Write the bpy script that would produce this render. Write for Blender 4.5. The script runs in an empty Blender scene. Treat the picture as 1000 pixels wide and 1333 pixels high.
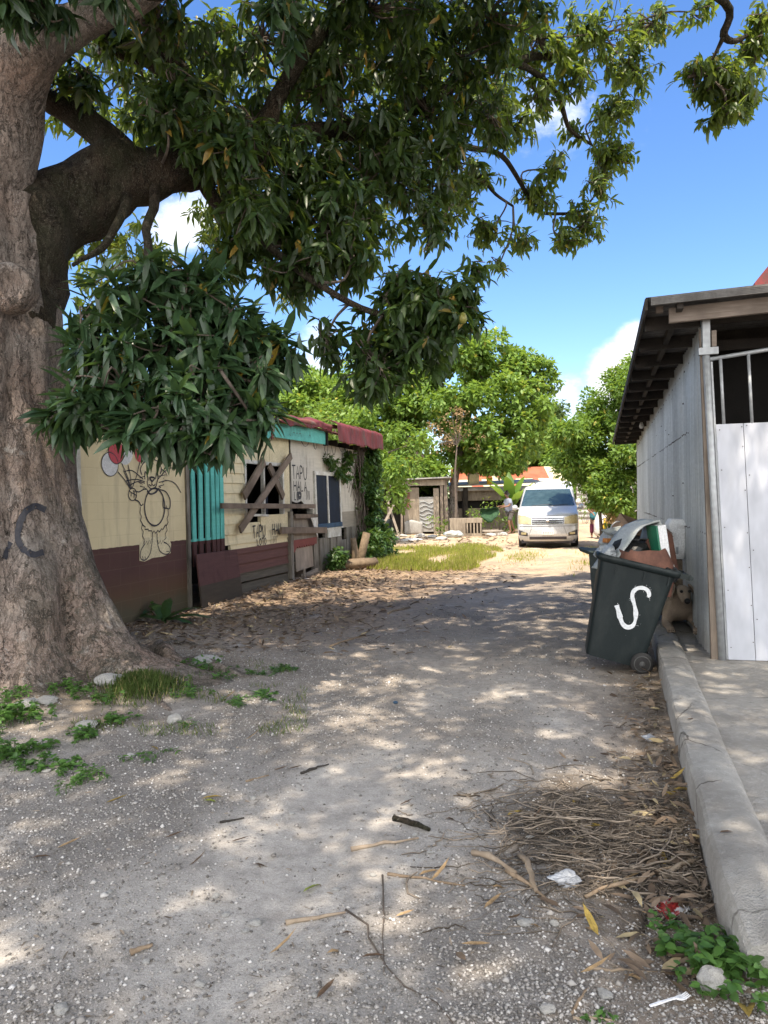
import bpy, math, random
import numpy as np
from mathutils import Vector, Matrix, noise
from mathutils.bvhtree import BVHTree

rng = np.random.default_rng(11)
random.seed(11)
SC = bpy.context.scene
COL = SC.collection
PI = math.pi

# ---------------------------------------------------------------- camera frame
PITCH, ROLL = 0.0155, 0.021
CAM = np.array([0.0, 0.0, 1.6])
FW = np.array([0, math.cos(PITCH), -math.sin(PITCH)])
_U0 = np.array([0, math.sin(PITCH), math.cos(PITCH)])
_R0 = np.array([1.0, 0, 0])
RT = math.cos(ROLL) * _R0 - math.sin(ROLL) * _U0
UP = math.cos(ROLL) * _U0 + math.sin(ROLL) * _R0


def ray(px, py):
    return FW + (px - 500) / 1000 * RT - (py - 666.5) / 1000 * UP


def at(px, py, d):
    """point seen at a pixel of the photograph, d metres ahead"""
    r = ray(px, py)
    return CAM + r * (d / r[1])


def gr(px, py, z=0.0):
    r = ray(px, py)
    return CAM + r * ((z - 1.6) / r[2])


def proj(P):
    v = np.asarray(P) - CAM
    f = v @ FW
    return 500 + 1000 * (v @ RT) / f, 666.5 - 1000 * (v @ UP) / f, f


LANE = np.array([.275, 1, 0]); LANE /= np.linalg.norm(LANE)
ACR = np.array([LANE[1], -LANE[0], 0])          # to the right of the lane
LANE_ROT = math.atan2(LANE[1], LANE[0])
H0 = np.array([-1.832, 14.770, 0.0])
S0 = np.array([2.899, 6.754, 0.0])
TREE = np.array([-3.5, 6.9])


def hs(px, py, out=0.0):
    """house wall coordinates (along, height) seen at a pixel"""
    o = H0 + ACR * out
    r = ray(px, py)
    p = CAM + r * (np.dot(o - CAM, ACR) / np.dot(r, ACR))
    return float(np.dot(p - H0, LANE)), float(p[2])


def gh(x, y):
    z = 0.012 * max(0.0, min(y, 70) - 20)
    z += .17 * math.exp(-((x + 3.4) ** 2 + (y - 6.7) ** 2) / (2 * 1.25 ** 2))
    w = (x - H0[0]) * ACR[0] + (y - H0[1]) * ACR[1]
    s = (x - H0[0]) * LANE[0] + (y - H0[1]) * LANE[1]
    if -12 < s < 7:
        z += .11 / (1 + math.exp(max(-60, min(60, (w - 1.2) * 4)))) * min(1, (s + 12) / 3, (7 - s) / 2)
    if abs(x) < 40 and y < 60:
        z += .018 * noise.noise(Vector((x * .7, y * .7, 0))) + .008 * noise.noise(Vector((x * 2.3, y * 2.3, 5)))
    # worn wheel tracks along the lane
    a = (x - 1.6) * ACR[0] + (y - 8) * ACR[1]
    for c in (-.75, .75):
        z -= .03 * math.exp(-((a - c) / .25) ** 2)
    return z


def ground(px, py):
    z = 0.0
    for _ in range(4):
        p = gr(px, py, z); z = gh(p[0], p[1])
    p = gr(px, py, z)
    return np.array([p[0], p[1], z])


# ---------------------------------------------------------------- objects
def link(o):
    COL.objects.link(o); return o


def tag(o, label, cat, group=None, kind=None):
    if label: o['label'] = label
    if cat: o['category'] = cat
    if group: o['group'] = group
    if kind: o['kind'] = kind
    return o


def thing(name, label, cat, loc=(0, 0, 0), rotz=0.0, group=None):
    o = bpy.data.objects.new(name, None)
    o.empty_display_size = .2
    link(o); o.location = [float(v) for v in loc]; o.rotation_euler = (0, 0, rotz)
    return tag(o, label, cat, group)


def copy_tree(o, parent=None):
    c = o.copy(); link(c); c.parent = parent
    for ch in o.children: copy_tree(ch, c)
    return c


class MB:
    def __init__(self):
        self.v = []; self.f = []; self.m = []

    def add(self, vs, fs, mi=0):
        b = len(self.v)
        self.v += [tuple(float(c) for c in q) for q in vs]
        self.f += [tuple(b + i for i in q) for q in fs]
        self.m += [mi] * len(fs)
        return self

    def box(self, c, size, rot=None, mi=0, taper=1.0):
        sx, sy, sz = [s / 2 for s in size]
        vs = []
        for z in (-1, 1):
            k = taper if z > 0 else 1.0
            for x, y in ((-1, -1), (1, -1), (1, 1), (-1, 1)):
                vs.append(Vector((x * sx * k, y * sy * k, z * sz)))
        if rot is not None:
            R = rot if isinstance(rot, Matrix) else Matrix.Rotation(rot, 3, 'Z')
            vs = [R @ v for v in vs]
        vs = [v + Vector([float(q) for q in c]) for v in vs]
        return self.add(vs, [(3, 2, 1, 0), (4, 5, 6, 7), (0, 1, 5, 4), (1, 2, 6, 5), (2, 3, 7, 6), (3, 0, 4, 7)], mi)

    def bx(self, a, b, mi=0):
        a = np.array(a, float); b = np.array(b, float)
        lo = np.minimum(a, b); hi = np.maximum(a, b)
        return self.box((lo + hi) / 2, hi - lo, None, mi)

    def bar(self, a, b, w, t, up=(0, 0, 1), mi=0):
        """board from a to b: w across (in the plane normal to 'up'), t along 'up'"""
        a = Vector([float(q) for q in a]); b = Vector([float(q) for q in b]); d = b - a
        L = d.length; d.normalize()
        u = Vector(up); s = d.cross(u).normalized(); u = s.cross(d).normalized()
        R = Matrix((d, s, u)).transposed()
        return self.box((a + b) / 2, (L, w, t), R, mi)

    def tube(self, pts, radii, n=8, mi=0, cap=True, wob=0.0):
        P = [Vector([float(q) for q in p]) for p in pts]
        if not hasattr(radii, '__len__'): radii = [radii] * len(P)
        b = len(self.v)
        t0 = (P[1] - P[0]).normalized()
        s = t0.orthogonal().normalized()
        vs = []; fs = []
        for i, p in enumerate(P):
            t = (P[min(i + 1, len(P) - 1)] - P[max(i - 1, 0)])
            t = t.normalized() if t.length > 1e-9 else t0
            s = s - t * s.dot(t)
            s = s.normalized() if s.length > 1e-6 else t.orthogonal().normalized()
            c = t.cross(s)
            for k in range(n):
                a = 2 * PI * k / n
                r = radii[i] * (1 + (wob * noise.noise(Vector((p.x * 3 + math.cos(a), p.y * 3 + math.sin(a), p.z * 3))) if wob else 0))
                vs.append(p + (s * math.cos(a) + c * math.sin(a)) * r)
        for i in range(len(P) - 1):
            for k in range(n):
                k2 = (k + 1) % n
                fs.append((i * n + k, i * n + k2, (i + 1) * n + k2, (i + 1) * n + k))
        if cap:
            fs.append(tuple(range(n - 1, -1, -1)))
            fs.append(tuple((len(P) - 1) * n + k for k in range(n)))
        return self.add(vs, fs, mi)

    def lathe(self, prof, c=(0, 0, 0), n=24, axis='Z', mi=0):
        vs = []; fs = []
        for r, h in prof:
            for k in range(n):
                a = 2 * PI * k / n
                q = (r * math.cos(a), r * math.sin(a), h)
                if axis == 'X': q = (q[2], q[0], q[1])
                if axis == 'Y': q = (q[1], q[2], q[0])
                vs.append((q[0] + c[0], q[1] + c[1], q[2] + c[2]))
        m = len(prof)
        for i in range(m - 1):
            for k in range(n):
                k2 = (k + 1) % n
                fs.append((i * n + k, i * n + k2, (i + 1) * n + k2, (i + 1) * n + k))
        fs.append(tuple(range(n - 1, -1, -1))); fs.append(tuple((m - 1) * n + k for k in range(n)))
        return self.add(vs, fs, mi)

    def loft(self, rings, mi=0, cap=True, close=True):
        n = len(rings[0]); vs = [p for r in rings for p in r]; fs = []
        for i in range(len(rings) - 1):
            for k in range(n if close else n - 1):
                k2 = (k + 1) % n
                fs.append((i * n + k, i * n + k2, (i + 1) * n + k2, (i + 1) * n + k))
        if cap:
            fs.append(tuple(range(n - 1, -1, -1)))
            fs.append(tuple((len(rings) - 1) * n + k for k in range(n)))
        return self.add(vs, fs, mi)

    def grid(self, fn, nu, nv, mi=0):
        vs = [fn(i / nu, j / nv) for i in range(nu + 1) for j in range(nv + 1)]
        fs = [(i * (nv + 1) + j, (i + 1) * (nv + 1) + j, (i + 1) * (nv + 1) + j + 1, i * (nv + 1) + j + 1)
              for i in range(nu) for j in range(nv)]
        return self.add(vs, fs, mi)

    def prism(self, outline, dvec, mi=0):
        n = len(outline); d = Vector([float(q) for q in dvec])
        a = [Vector([float(q) for q in p]) for p in outline]
        vs = a + [p + d for p in a]
        fs = [tuple(range(n - 1, -1, -1)), tuple(range(n, 2 * n))]
        fs += [(i, (i + 1) % n, n + (i + 1) % n, n + i) for i in range(n)]
        return self.add(vs, fs, mi)

    def build(self, name, mat, parent=None, smooth=False, bevel=0.0, loc=None, solid=0.0, sub=0):
        me = bpy.data.meshes.new(name)
        me.from_pydata(self.v, [], self.f)
        mats = mat if isinstance(mat, (list, tuple)) else [mat]
        for m in mats: me.materials.append(m)
        if any(self.m): me.polygons.foreach_set('material_index', self.m)
        if smooth: me.polygons.foreach_set('use_smooth', [True] * len(me.polygons))
        me.update()
        o = bpy.data.objects.new(name, me); link(o)
        if parent is not None: o.parent = parent
        if loc is not None: o.location = [float(q) for q in loc]
        if solid:
            m = o.modifiers.new('solid', 'SOLIDIFY'); m.thickness = solid; m.offset = 0
        if bevel:
            m = o.modifiers.new('bevel', 'BEVEL'); m.width = bevel; m.segments = 2; m.limit_method = 'ANGLE'; m.angle_limit = math.radians(40)
        if sub:
            m = o.modifiers.new('sub', 'SUBSURF'); m.levels = sub; m.render_levels = sub
        return o


def mesh_np(name, V, tris, mat, parent=None, rnd=None, smooth=False, nper=3):
    """large triangle / quad mesh from numpy arrays"""
    me = bpy.data.meshes.new(name)
    V = np.ascontiguousarray(V, dtype=np.float32); T = np.ascontiguousarray(tris, dtype=np.int32)
    me.vertices.add(len(V)); me.vertices.foreach_set('co', V.ravel())
    me.loops.add(T.size); me.loops.foreach_set('vertex_index', T.ravel())
    me.polygons.add(len(T))
    me.polygons.foreach_set('loop_start', np.arange(len(T), dtype=np.int32) * nper)
    me.polygons.foreach_set('loop_total', np.full(len(T), nper, dtype=np.int32))
    if smooth: me.polygons.foreach_set('use_smooth', np.ones(len(T), dtype=bool))
    me.update(calc_edges=True)
    if rnd is not None:
        a = me.attributes.new('rnd', 'FLOAT', 'FACE'); a.data.foreach_set('value', np.asarray(rnd, dtype=np.float32))
    me.materials.append(mat)
    o = bpy.data.objects.new(name, me); link(o)
    if parent is not None: o.parent = parent
    return o


def unit(a):
    return a / np.maximum(np.linalg.norm(a, axis=-1, keepdims=True), 1e-9)


LEAF_HI = dict(t=[0, .12, .42, .72, 1], w=[.06, .55, 1, .72, 0])


def leaf_arrays(P, D, N, L, W, curl, hi=True, fold=.18):
    """leaves as small folded blades; returns vertices and triangles (numpy)"""
    P = np.asarray(P, float); n = len(P)
    D = unit(np.asarray(D, float)); N = np.asarray(N, float)
    S = unit(np.cross(D, N)); N = np.cross(S, D)
    L = np.broadcast_to(np.asarray(L, float), (n,))[:, None]; W = np.broadcast_to(np.asarray(W, float), (n,))[:, None]
    curl = np.broadcast_to(np.asarray(curl, float), (n,))[:, None]

    def pos(t): return P + D * L * t - N * curl * L * t * t
    if hi:
        rows = [pos(0)]
        for t, w in ((.27, .98), (.68, .90)):
            c = pos(t)
            rows += [c + S * W * w * .5 + N * W * fold, c, c - S * W * w * .5 + N * W * fold]
        rows.append(pos(1))
        V = np.stack(rows, 1).reshape(-1, 3)
        t = np.array([(0, 1, 2), (0, 2, 3), (1, 4, 5), (1, 5, 2), (2, 5, 6), (2, 6, 3), (4, 7, 5), (5, 7, 6)])
        k = 8
    else:
        c = pos(.45)
        V = np.stack([pos(0), c + S * W * .5 + N * W * fold, c - S * W * .5 + N * W * fold, pos(1)], 1).reshape(-1, 3)
        t = np.array([(0, 1, 3), (0, 3, 2)]); k = 4
    T = (np.arange(n)[:, None, None] * k + t[None]).reshape(-1, 3)
    return V, T, len(t)


def leaves(name, P, D, N, L, W, curl, mat, parent, hi=True, fold=.18, rnd=None):
    V, T, k = leaf_arrays(P, D, N, L, W, curl, hi, fold)
    r = rng.random(len(P)) if rnd is None else rnd
    return mesh_np(name, V, T, mat, parent, np.repeat(r, k))


def rand_dirs(n):
    return unit(rng.normal(size=(n, 3)))
# ---------------------------------------------------------------- materials
def new_mat(name):
    m = bpy.data.materials.new(name); m.use_nodes = True
    nt = m.node_tree; nt.nodes.clear()
    out = nt.nodes.new('ShaderNodeOutputMaterial')
    return m, nt, out


class NT:
    """small node helper"""
    def __init__(self, nt): self.nt = nt
    def n(self, t, **kw):
        nd = self.nt.nodes.new(t)
        for k, v in kw.items():
            if k == 'ins':
                for a, b in v.items(): self.set(nd, a, b)
            else: setattr(nd, k, v)
        return nd
    def set(self, nd, k, v):
        s = nd.inputs[k]
        if isinstance(v, bpy.types.NodeSocket): self.nt.links.new(v, s)
        else:
            if s.type == 'RGBA' and len(v) == 3: v = (*v, 1)
            s.default_value = v
    def noise(self, vec, scale, detail=5, rough=.55, out='Fac', dist=0):
        nd = self.n('ShaderNodeTexNoise', ins={'Scale': scale, 'Detail': detail, 'Roughness': rough, 'Distortion': dist})
        self.set(nd, 'Vector', vec); return nd.outputs[out]
    def vor(self, vec, scale, feat='F1', out='Distance', rnd=1.0):
        nd = self.n('ShaderNodeTexVoronoi', feature=feat, ins={'Scale': scale, 'Randomness': rnd}); self.set(nd, 'Vector', vec)
        return nd.outputs[out]
    def map(self, f, a, b, c=0.0, d=1.0, smooth=False):
        nd = self.n('ShaderNodeMapRange', ins={1: a, 2: b, 3: c, 4: d}); nd.clamp = True
        if smooth: nd.interpolation_type = 'SMOOTHSTEP'
        self.set(nd, 0, f); return nd.outputs[0]
    def mix(self, f, a, b, blend='MIX'):
        nd = self.n('ShaderNodeMix', data_type='RGBA', blend_type=blend)
        self.set(nd, 0, f); self.set(nd, 6, a); self.set(nd, 7, b); return nd.outputs[2]
    def math(self, op, a, b=0.0, c=None):
        nd = self.n('ShaderNodeMath', operation=op); self.set(nd, 0, a); self.set(nd, 1, b)
        if c is not None: self.set(nd, 2, c)
        return nd.outputs[0]
    def scale(self, vec, s):
        nd = self.n('ShaderNodeMapping'); self.set(nd, 'Vector', vec); nd.inputs['Scale'].default_value = s; return nd.outputs[0]
    def obj(self): return self.n('ShaderNodeTexCoord').outputs['Object']
    def gen(self): return self.n('ShaderNodeTexCoord').outputs['Generated']
    def world(self): return self.n('ShaderNodeNewGeometry').outputs['Position']
    def xyz(self, v):
        nd = self.n('ShaderNodeSeparateXYZ'); self.set(nd, 0, v); return nd.outputs
    def bump(self, h, strength=.5, dist=.01):
        nd = self.n('ShaderNodeBump', ins={'Strength': strength, 'Distance': dist}); self.set(nd, 'Height', h); return nd.outputs[0]
    def ramp(self, f, stops):
        nd = self.n('ShaderNodeValToRGB'); self.set(nd, 0, f); r = nd.color_ramp
        while len(r.elements) < len(stops): r.elements.new(.5)
        for e, (p, c) in zip(r.elements, stops): e.position = p; e.color = (*c, 1)
        return nd.outputs[0]
    def bsdf(self, out, col, rough=.8, normal=None, metal=0.0, spec=.5, **kw):
        b = self.n('ShaderNodeBsdfPrincipled')
        self.set(b, 'Base Color', col); self.set(b, 'Roughness', rough); self.set(b, 'Metallic', metal); self.set(b, 'Specular IOR Level', spec)
        if normal is not None: self.set(b, 'Normal', normal)
        for k, v in kw.items(): self.set(b, k, v)
        if out is not None: self.nt.links.new(b.outputs[0], out.inputs[0])
        return b.outputs[0]


def simple(name, c1, c2=None, scale=6.0, rough=.75, bump=.25, bscale=60, metal=0.0, spec=.4, lo=.35, hi=.65, stretch=(1, 1, 1), bd=.004):
    m, nt, out = new_mat(name); q = NT(nt)
    v = q.scale(q.obj(), stretch)
    c2 = c2 or tuple(x * .72 for x in c1)
    f = q.map(q.noise(v, scale, 6, .6), lo, hi)
    col = q.mix(f, c1, c2)
    fine = q.map(q.noise(v, bscale, 3), .3, .7, .82, 1.12)
    col = q.mix(1.0, col, q.n('ShaderNodeCombineColor', ins={0: fine, 1: fine, 2: fine}).outputs[0], 'MULTIPLY')
    nm = q.bump(q.noise(v, bscale, 4), bump, bd)
    q.bsdf(out, col, rough, nm, metal, spec)
    return m


def wood(name, c1, c2, axis_scale=(3, 40, 40), rough=.85):
    m, nt, out = new_mat(name); q = NT(nt)
    o = q.obj()
    v = q.scale(o, axis_scale)
    g = q.noise(v, 1.0, 6, .65, dist=.6)
    col = q.mix(q.map(g, .3, .7), c1, c2)
    st = q.map(q.noise(o, 2.2, 5), .45, .7)
    col = q.mix(q.math('MULTIPLY', st, .55), col, tuple(x * .45 for x in c2))
    q.bsdf(out, col, rough, q.bump(g, .5, .004), 0, .2)
    return m


def leaf_mat(name, dark, light, trans, rough=.4, tw=.3, spec=.5, old=None, oldfrac=.03):
    m, nt, out = new_mat(name); q = NT(nt)
    r = q.n('ShaderNodeAttribute', attribute_name='rnd').outputs['Fac']
    stops = [(0.0, dark), (.75, light), (1 - oldfrac, light)]
    if old: stops += [(1 - oldfrac + .004, old)]
    col = q.ramp(r, stops)
    vein = q.map(q.noise(q.world(), 28, 2), .3, .7, .8, 1.2)
    col = q.mix(1.0, col, q.n('ShaderNodeCombineColor', ins={0: vein, 1: vein, 2: vein}).outputs[0], 'MULTIPLY')
    b = q.bsdf(None, col, rough, None, 0, spec)
    t = q.n('ShaderNodeBsdfTranslucent'); q.set(t, 'Color', q.mix(.35, trans, col))
    ms = q.n('ShaderNodeMixShader'); ms.inputs[0].default_value = tw
    nt.links.new(b, ms.inputs[1]); nt.links.new(t.outputs[0], ms.inputs[2]); nt.links.new(ms.outputs[0], out.inputs[0])
    return m


def bark_mat(name, base, dark, light, moss=None, vscale=1.0, z_moss=None):
    m, nt, out = new_mat(name); q = NT(nt)
    o = q.obj()
    wn = q.n('ShaderNodeVectorMath', operation='MULTIPLY_ADD'); q.set(wn, 0, q.noise(o, 4.5, 4, .6, 'Color')); wn.inputs[1].default_value = (.16, .16, .3); q.set(wn, 2, o)
    wv = wn.outputs[0]
    v = q.scale(wv, (vscale, vscale, vscale * .22))
    n1 = q.noise(v, 15, 8, .68, dist=.5)
    rid = q.math('ABSOLUTE', q.math('SUBTRACT', q.noise(v, 11, 5, .6), .5))            # ridged fissures running up the stem
    gate = q.map(q.noise(o, 2.4, 4, .6), .40, .62)
    crw = q.math('SUBTRACT', 1.0, q.math('MULTIPLY', q.map(rid, .045, .0), q.map(gate, 0, 1, .35, 1)))
    w2 = q.n('ShaderNodeVectorMath', operation='MULTIPLY_ADD'); q.set(w2, 0, q.noise(o, 16, 4, .7, 'Color')); w2.inputs[1].default_value = (.07, .07, .12); q.set(w2, 2, wv)
    cr2 = q.vor(q.scale(w2.outputs[0], (vscale, vscale, vscale * .38)), 15, 'DISTANCE_TO_EDGE')
    plate = q.math('MULTIPLY', q.map(cr2, .035, .004), q.map(q.noise(o, 4.3, 4), .38, .55))
    big = q.map(q.noise(o, 1.1, 4), .35, .68)
    col = q.mix(q.map(n1, .32, .68), base, tuple(.6 * a + .4 * b for a, b in zip(base, dark)))
    col = q.mix(big, col, q.mix(q.map(n1, .3, .7), tuple(a * f for a, f in zip(base, (1.22, .98, .86))), tuple(a * f for a, f in zip(base, (.9, .7, .62)))))
    pk = q.map(q.noise(o, 1.9, 6, .65), .56, .66)
    col = q.mix(q.math('MULTIPLY', pk, .5), col, tuple(a * f for a, f in zip(base, (1.35, 1.3, 1.28))))
    col = q.mix(q.math('MULTIPLY', q.math('SUBTRACT', 1.0, crw), .85), col, dark)
    col = q.mix(q.math('MULTIPLY', plate, .8), col, dark)
    lich = q.math('MULTIPLY', q.map(q.noise(o, 8, 9, .75), .57, .63), q.map(q.noise(o, 1.6, 3), .45, .62))
    col = q.mix(q.math('MULTIPLY', lich, .75), col, light)
    fl_ = q.noise(q.scale(wv, (vscale * 2.2, vscale * 2.2, vscale * .7)), 26, 6, .75)
    col = q.mix(q.math('MULTIPLY', q.map(fl_, .50, .36), .65), col, dark)
    col = q.mix(q.math('MULTIPLY', q.map(fl_, .58, .66), .35), col, light)
    spk = q.map(q.noise(o, 48, 3, .7), .62, .68)
    col = q.mix(q.math('MULTIPLY', spk, .45), col, light)
    if moss is not None:
        mf = q.map(q.noise(o, 2.6, 8, .7), .42, .62)
        if z_moss == 'right':
            x = q.xyz(o)
            mf = q.math('MULTIPLY', mf, q.map(x[0], .40, .85))
            mf = q.math('MAXIMUM', mf, q.math('MULTIPLY', q.map(q.noise(o, 9, 8, .7), .45, .62), q.map(x[0], .5, .8)))
        col = q.mix(q.math('MULTIPLY', mf, .85), col, moss)
    col = q.mix(q.math('MULTIPLY', q.map(q.noise(o, 75, 3, .75), .60, .66), .5), col, light)
    h = q.math('ADD', q.math('ADD', q.math('MULTIPLY', crw, .9), q.math('MULTIPLY', n1, .9)), q.math('ADD', q.math('MULTIPLY', plate, -1.1), q.math('MULTIPLY', fl_, 1.6)))
    q.bsdf(out, col, .9, q.bump(h, 1.0, .022), 0, .15)
    return m


def ground_mat():
    m, nt, out = new_mat('gravel_ground'); q = NT(nt)
    w = q.world(); x, y, z = q.xyz(w)
    big = q.noise(w, .35, 5, .6); med = q.noise(w, 1.7, 6, .62); fine = q.noise(w, 14, 5, .65)
    gv = q.n('ShaderNodeAttribute', attribute_name='grav').outputs['Fac']
    dust = q.mix(q.map(med, .35, .65), (.44, .41, .375), (.36, .333, .305))
    soil = q.mix(q.map(fine, .35, .65), (.29, .268, .245), (.19, .174, .16))
    grey = q.mix(q.map(gv, .25, .75), dust, soil)
    tan = q.mix(q.map(med, .35, .65), (.46, .355, .245), (.38, .285, .19))
    dirt = (.20, .155, .115)
    # tan soil takes over from the crushed coral further up the lane
    earth = q.mix(q.map(med, .35, .65), (.37, .312, .25), (.285, .237, .19))
    f0 = q.map(q.math('ADD', y, q.math('MULTIPLY', q.math('SUBTRACT', big, .5), 9)), 4.5, 8.5)
    grey = q.mix(q.math('MULTIPLY', f0, .75), grey, earth)
    f = q.map(q.math('ADD', y, q.math('MULTIPLY', q.math('SUBTRACT', big, .5), 8)), 12, 18)
    col = q.mix(f, grey, tan)
    # brown organic soil beside the house and the kerb
    wx = q.math('ADD', q.math('MULTIPLY', q.math('SUBTRACT', x, H0[0]), ACR[0]), q.math('MULTIPLY', q.math('SUBTRACT', y, H0[1]), ACR[1]))
    nb = q.math('MULTIPLY', q.math('SUBTRACT', med, .5), 2.2)
    fh = q.math('MULTIPLY', q.map(q.math('ADD', wx, nb), 4.0, 2.4), q.math('MULTIPLY', q.map(y, 8.0, 10), q.map(y, 19.5, 17)))
    col = q.mix(q.math('MULTIPLY', fh, .8), col, q.mix(q.map(fine, .4, .6), (.20, .135, .085), (.31, .215, .135)))
    kx = q.math('SUBTRACT', q.math('ADD', .36, q.math('MULTIPLY', y, .302)), x)
    fk = q.map(q.math('ADD', kx, q.math('MULTIPLY', nb, .35)), .75, .2)
    fk = q.math('MULTIPLY', fk, q.map(y, 12, 9))
    col = q.mix(q.math('MULTIPLY', fk, .75), col, dirt)
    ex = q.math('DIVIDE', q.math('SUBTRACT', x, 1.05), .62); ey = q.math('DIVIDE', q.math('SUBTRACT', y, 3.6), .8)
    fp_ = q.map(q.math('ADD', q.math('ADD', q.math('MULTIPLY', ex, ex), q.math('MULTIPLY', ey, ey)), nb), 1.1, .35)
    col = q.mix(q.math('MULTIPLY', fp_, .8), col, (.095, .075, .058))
    # soil and roots round the trunk
    tx = q.math('SUBTRACT', x, TREE[0]); ty = q.math('SUBTRACT', y, TREE[1] - .1)
    td = q.math('SQRT', q.math('ADD', q.math('MULTIPLY', tx, tx), q.math('MULTIPLY', ty, ty)))
    ft = q.map(q.math('ADD', td, nb), 2.3, 1.5)
    col = q.mix(q.math('MULTIPLY', ft, .8), col, (.175, .14, .105))
    # dark damp smears
    dm = q.map(q.noise(q.scale(w, (1, .6, 1)), .9, 6, .66), .50, .66)
    col = q.mix(q.math('MULTIPLY', dm, .55), col, (.13, .115, .105))
    # pale limestone dust patches
    pd = q.map(q.noise(w, 2.3, 5, .6), .60, .70)
    col = q.mix(q.math('MULTIPLY', pd, .5), col, (.50, .47, .44))
    # grains
    gr1 = q.noise(w, 95, 3, .8); gr2 = q.noise(w, 210, 2, .8)
    near = q.map(y, 22, 5)
    g = q.math('ADD', q.math('MULTIPLY', q.math('SUBTRACT', gr1, .5), 1.5), q.math('MULTIPLY', q.math('SUBTRACT', gr2, .5), 1.2))
    gm = q.math('ADD', q.math('MULTIPLY', q.math('MULTIPLY', g, near), q.map(gv, 0, 1, .6, 1.2)), 1)
    col = q.mix(1.0, col, q.n('ShaderNodeCombineColor', ins={0: gm, 1: gm, 2: gm}).outputs[0], 'MULTIPLY')
    sp = q.math('MULTIPLY', q.map(gr1, .62, .68), q.map(gv, .1, .7))
    col = q.mix(q.math('MULTIPLY', sp, .55), col, (.46, .44, .42))
    g2 = q.map(fine, .3, .7, .8, 1.18)
    col = q.mix(1.0, col, q.n('ShaderNodeCombineColor', ins={0: g2, 1: g2, 2: g2}).outputs[0], 'MULTIPLY')
    h = q.math('ADD', q.math('MULTIPLY', gr1, .8), q.math('MULTIPLY', q.noise(w, 26, 6, .72), 1.0))
    q.bsdf(out, col, .95, q.bump(h, .7, .010), 0, .1)
    return m


def concrete_mat(name='worn_concrete', base=(.33, .32, .30)):
    m, nt, out = new_mat(name); q = NT(nt)
    w = q.world()
    n1 = q.noise(w, 2.2, 8, .65); n2 = q.noise(w, 22, 6, .7); v = q.vor(w, 130)
    col = q.mix(q.map(n1, .35, .65), base, tuple(a * .72 for a in base))
    col = q.mix(q.math('MULTIPLY', q.map(n2, .5, .7), .5), col, (.46, .45, .43))
    col = q.mix(q.math('MULTIPLY', q.map(q.noise(w, 6, 6, .7), .60, .68), .6), col, (.14, .125, .11))
    col = q.mix(q.math('MULTIPLY', q.map(v, .12, .05), .4), col, (.15, .14, .13))
    ck = q.vor(q.mix(.12, w, q.noise(w, 3, 5, .6, 'Color')), 1.15, 'DISTANCE_TO_EDGE')
    col = q.mix(q.math('MULTIPLY', q.map(ck, .008, .003), q.map(n1, .42, .56)), col, (.06, .055, .05))
    col = q.mix(q.math('MULTIPLY', q.map(q.noise(w, 1.1, 6, .6), .5, .68), .45), col, (.19, .17, .15))
    q.bsdf(out, col, .9, q.bump(q.math('ADD', n2, q.math('MULTIPLY', v, .6)), .6, .01), 0, .2)
    return m


def house_wall_mat():
    """cream paint over a maroon dado, rain stains, block joints"""
    m, nt, out = new_mat('painted_blockwork'); q = NT(nt)
    o = q.obj(); x, y, z = q.xyz(o)
    n1 = q.noise(o, 1.4, 7, .62); st = q.noise(q.scale(o, (3, 3, .45)), 1.6, 6, .6)
    cream = q.mix(q.map(n1, .35, .65), (.68, .585, .37), (.61, .515, .32))
    cream = q.mix(q.math('MULTIPLY', q.map(st, .52, .72), .55), cream, (.33, .27, .18))
    cream = q.mix(q.math('MULTIPLY', q.map(q.noise(o, 30, 4, .7), .62, .7), .35), cream, (.30, .25, .18))
    mar = q.mix(q.map(n1, .35, .65), (.092, .046, .040), (.075, .038, .033))
    low = q.math('ADD', z, q.math('MULTIPLY', q.math('SUBTRACT', q.noise(o, 2.0, 6, .6), .5), .5))
    mar = q.mix(q.map(low, .72, .42), mar, (.095, .055, .032))
    mar = q.mix(q.map(low, .50, .26), mar, (.075, .065, .042))
    edge = q.math('ADD', z, q.math('MULTIPLY', q.math('SUBTRACT', q.noise(o, 9, 3), .5), .02))
    col = q.mix(q.map(edge, 1.088, 1.092), mar, cream)
    br = q.n('ShaderNodeTexBrick', offset=.5, ins={'Scale': 1.0, 'Mortar Size': .006, 'Mortar Smooth': .3, 'Brick Width': .42, 'Row Height': .205})
    q.set(br, 'Vector', q.n('ShaderNodeCombineXYZ', ins={0: x, 1: z, 2: 0.0}).outputs[0])
    jm = br.outputs['Fac']
    col = q.mix(q.math('MULTIPLY', jm, .10), col, (.25, .2, .13))
    h = q.math('ADD', q.math('MULTIPLY', jm, -.4), q.math('MULTIPLY', q.noise(o, 70, 4), .4))
    q.bsdf(out, col, .8, q.bump(h, .45, .006), 0, .25)
    return m


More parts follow.
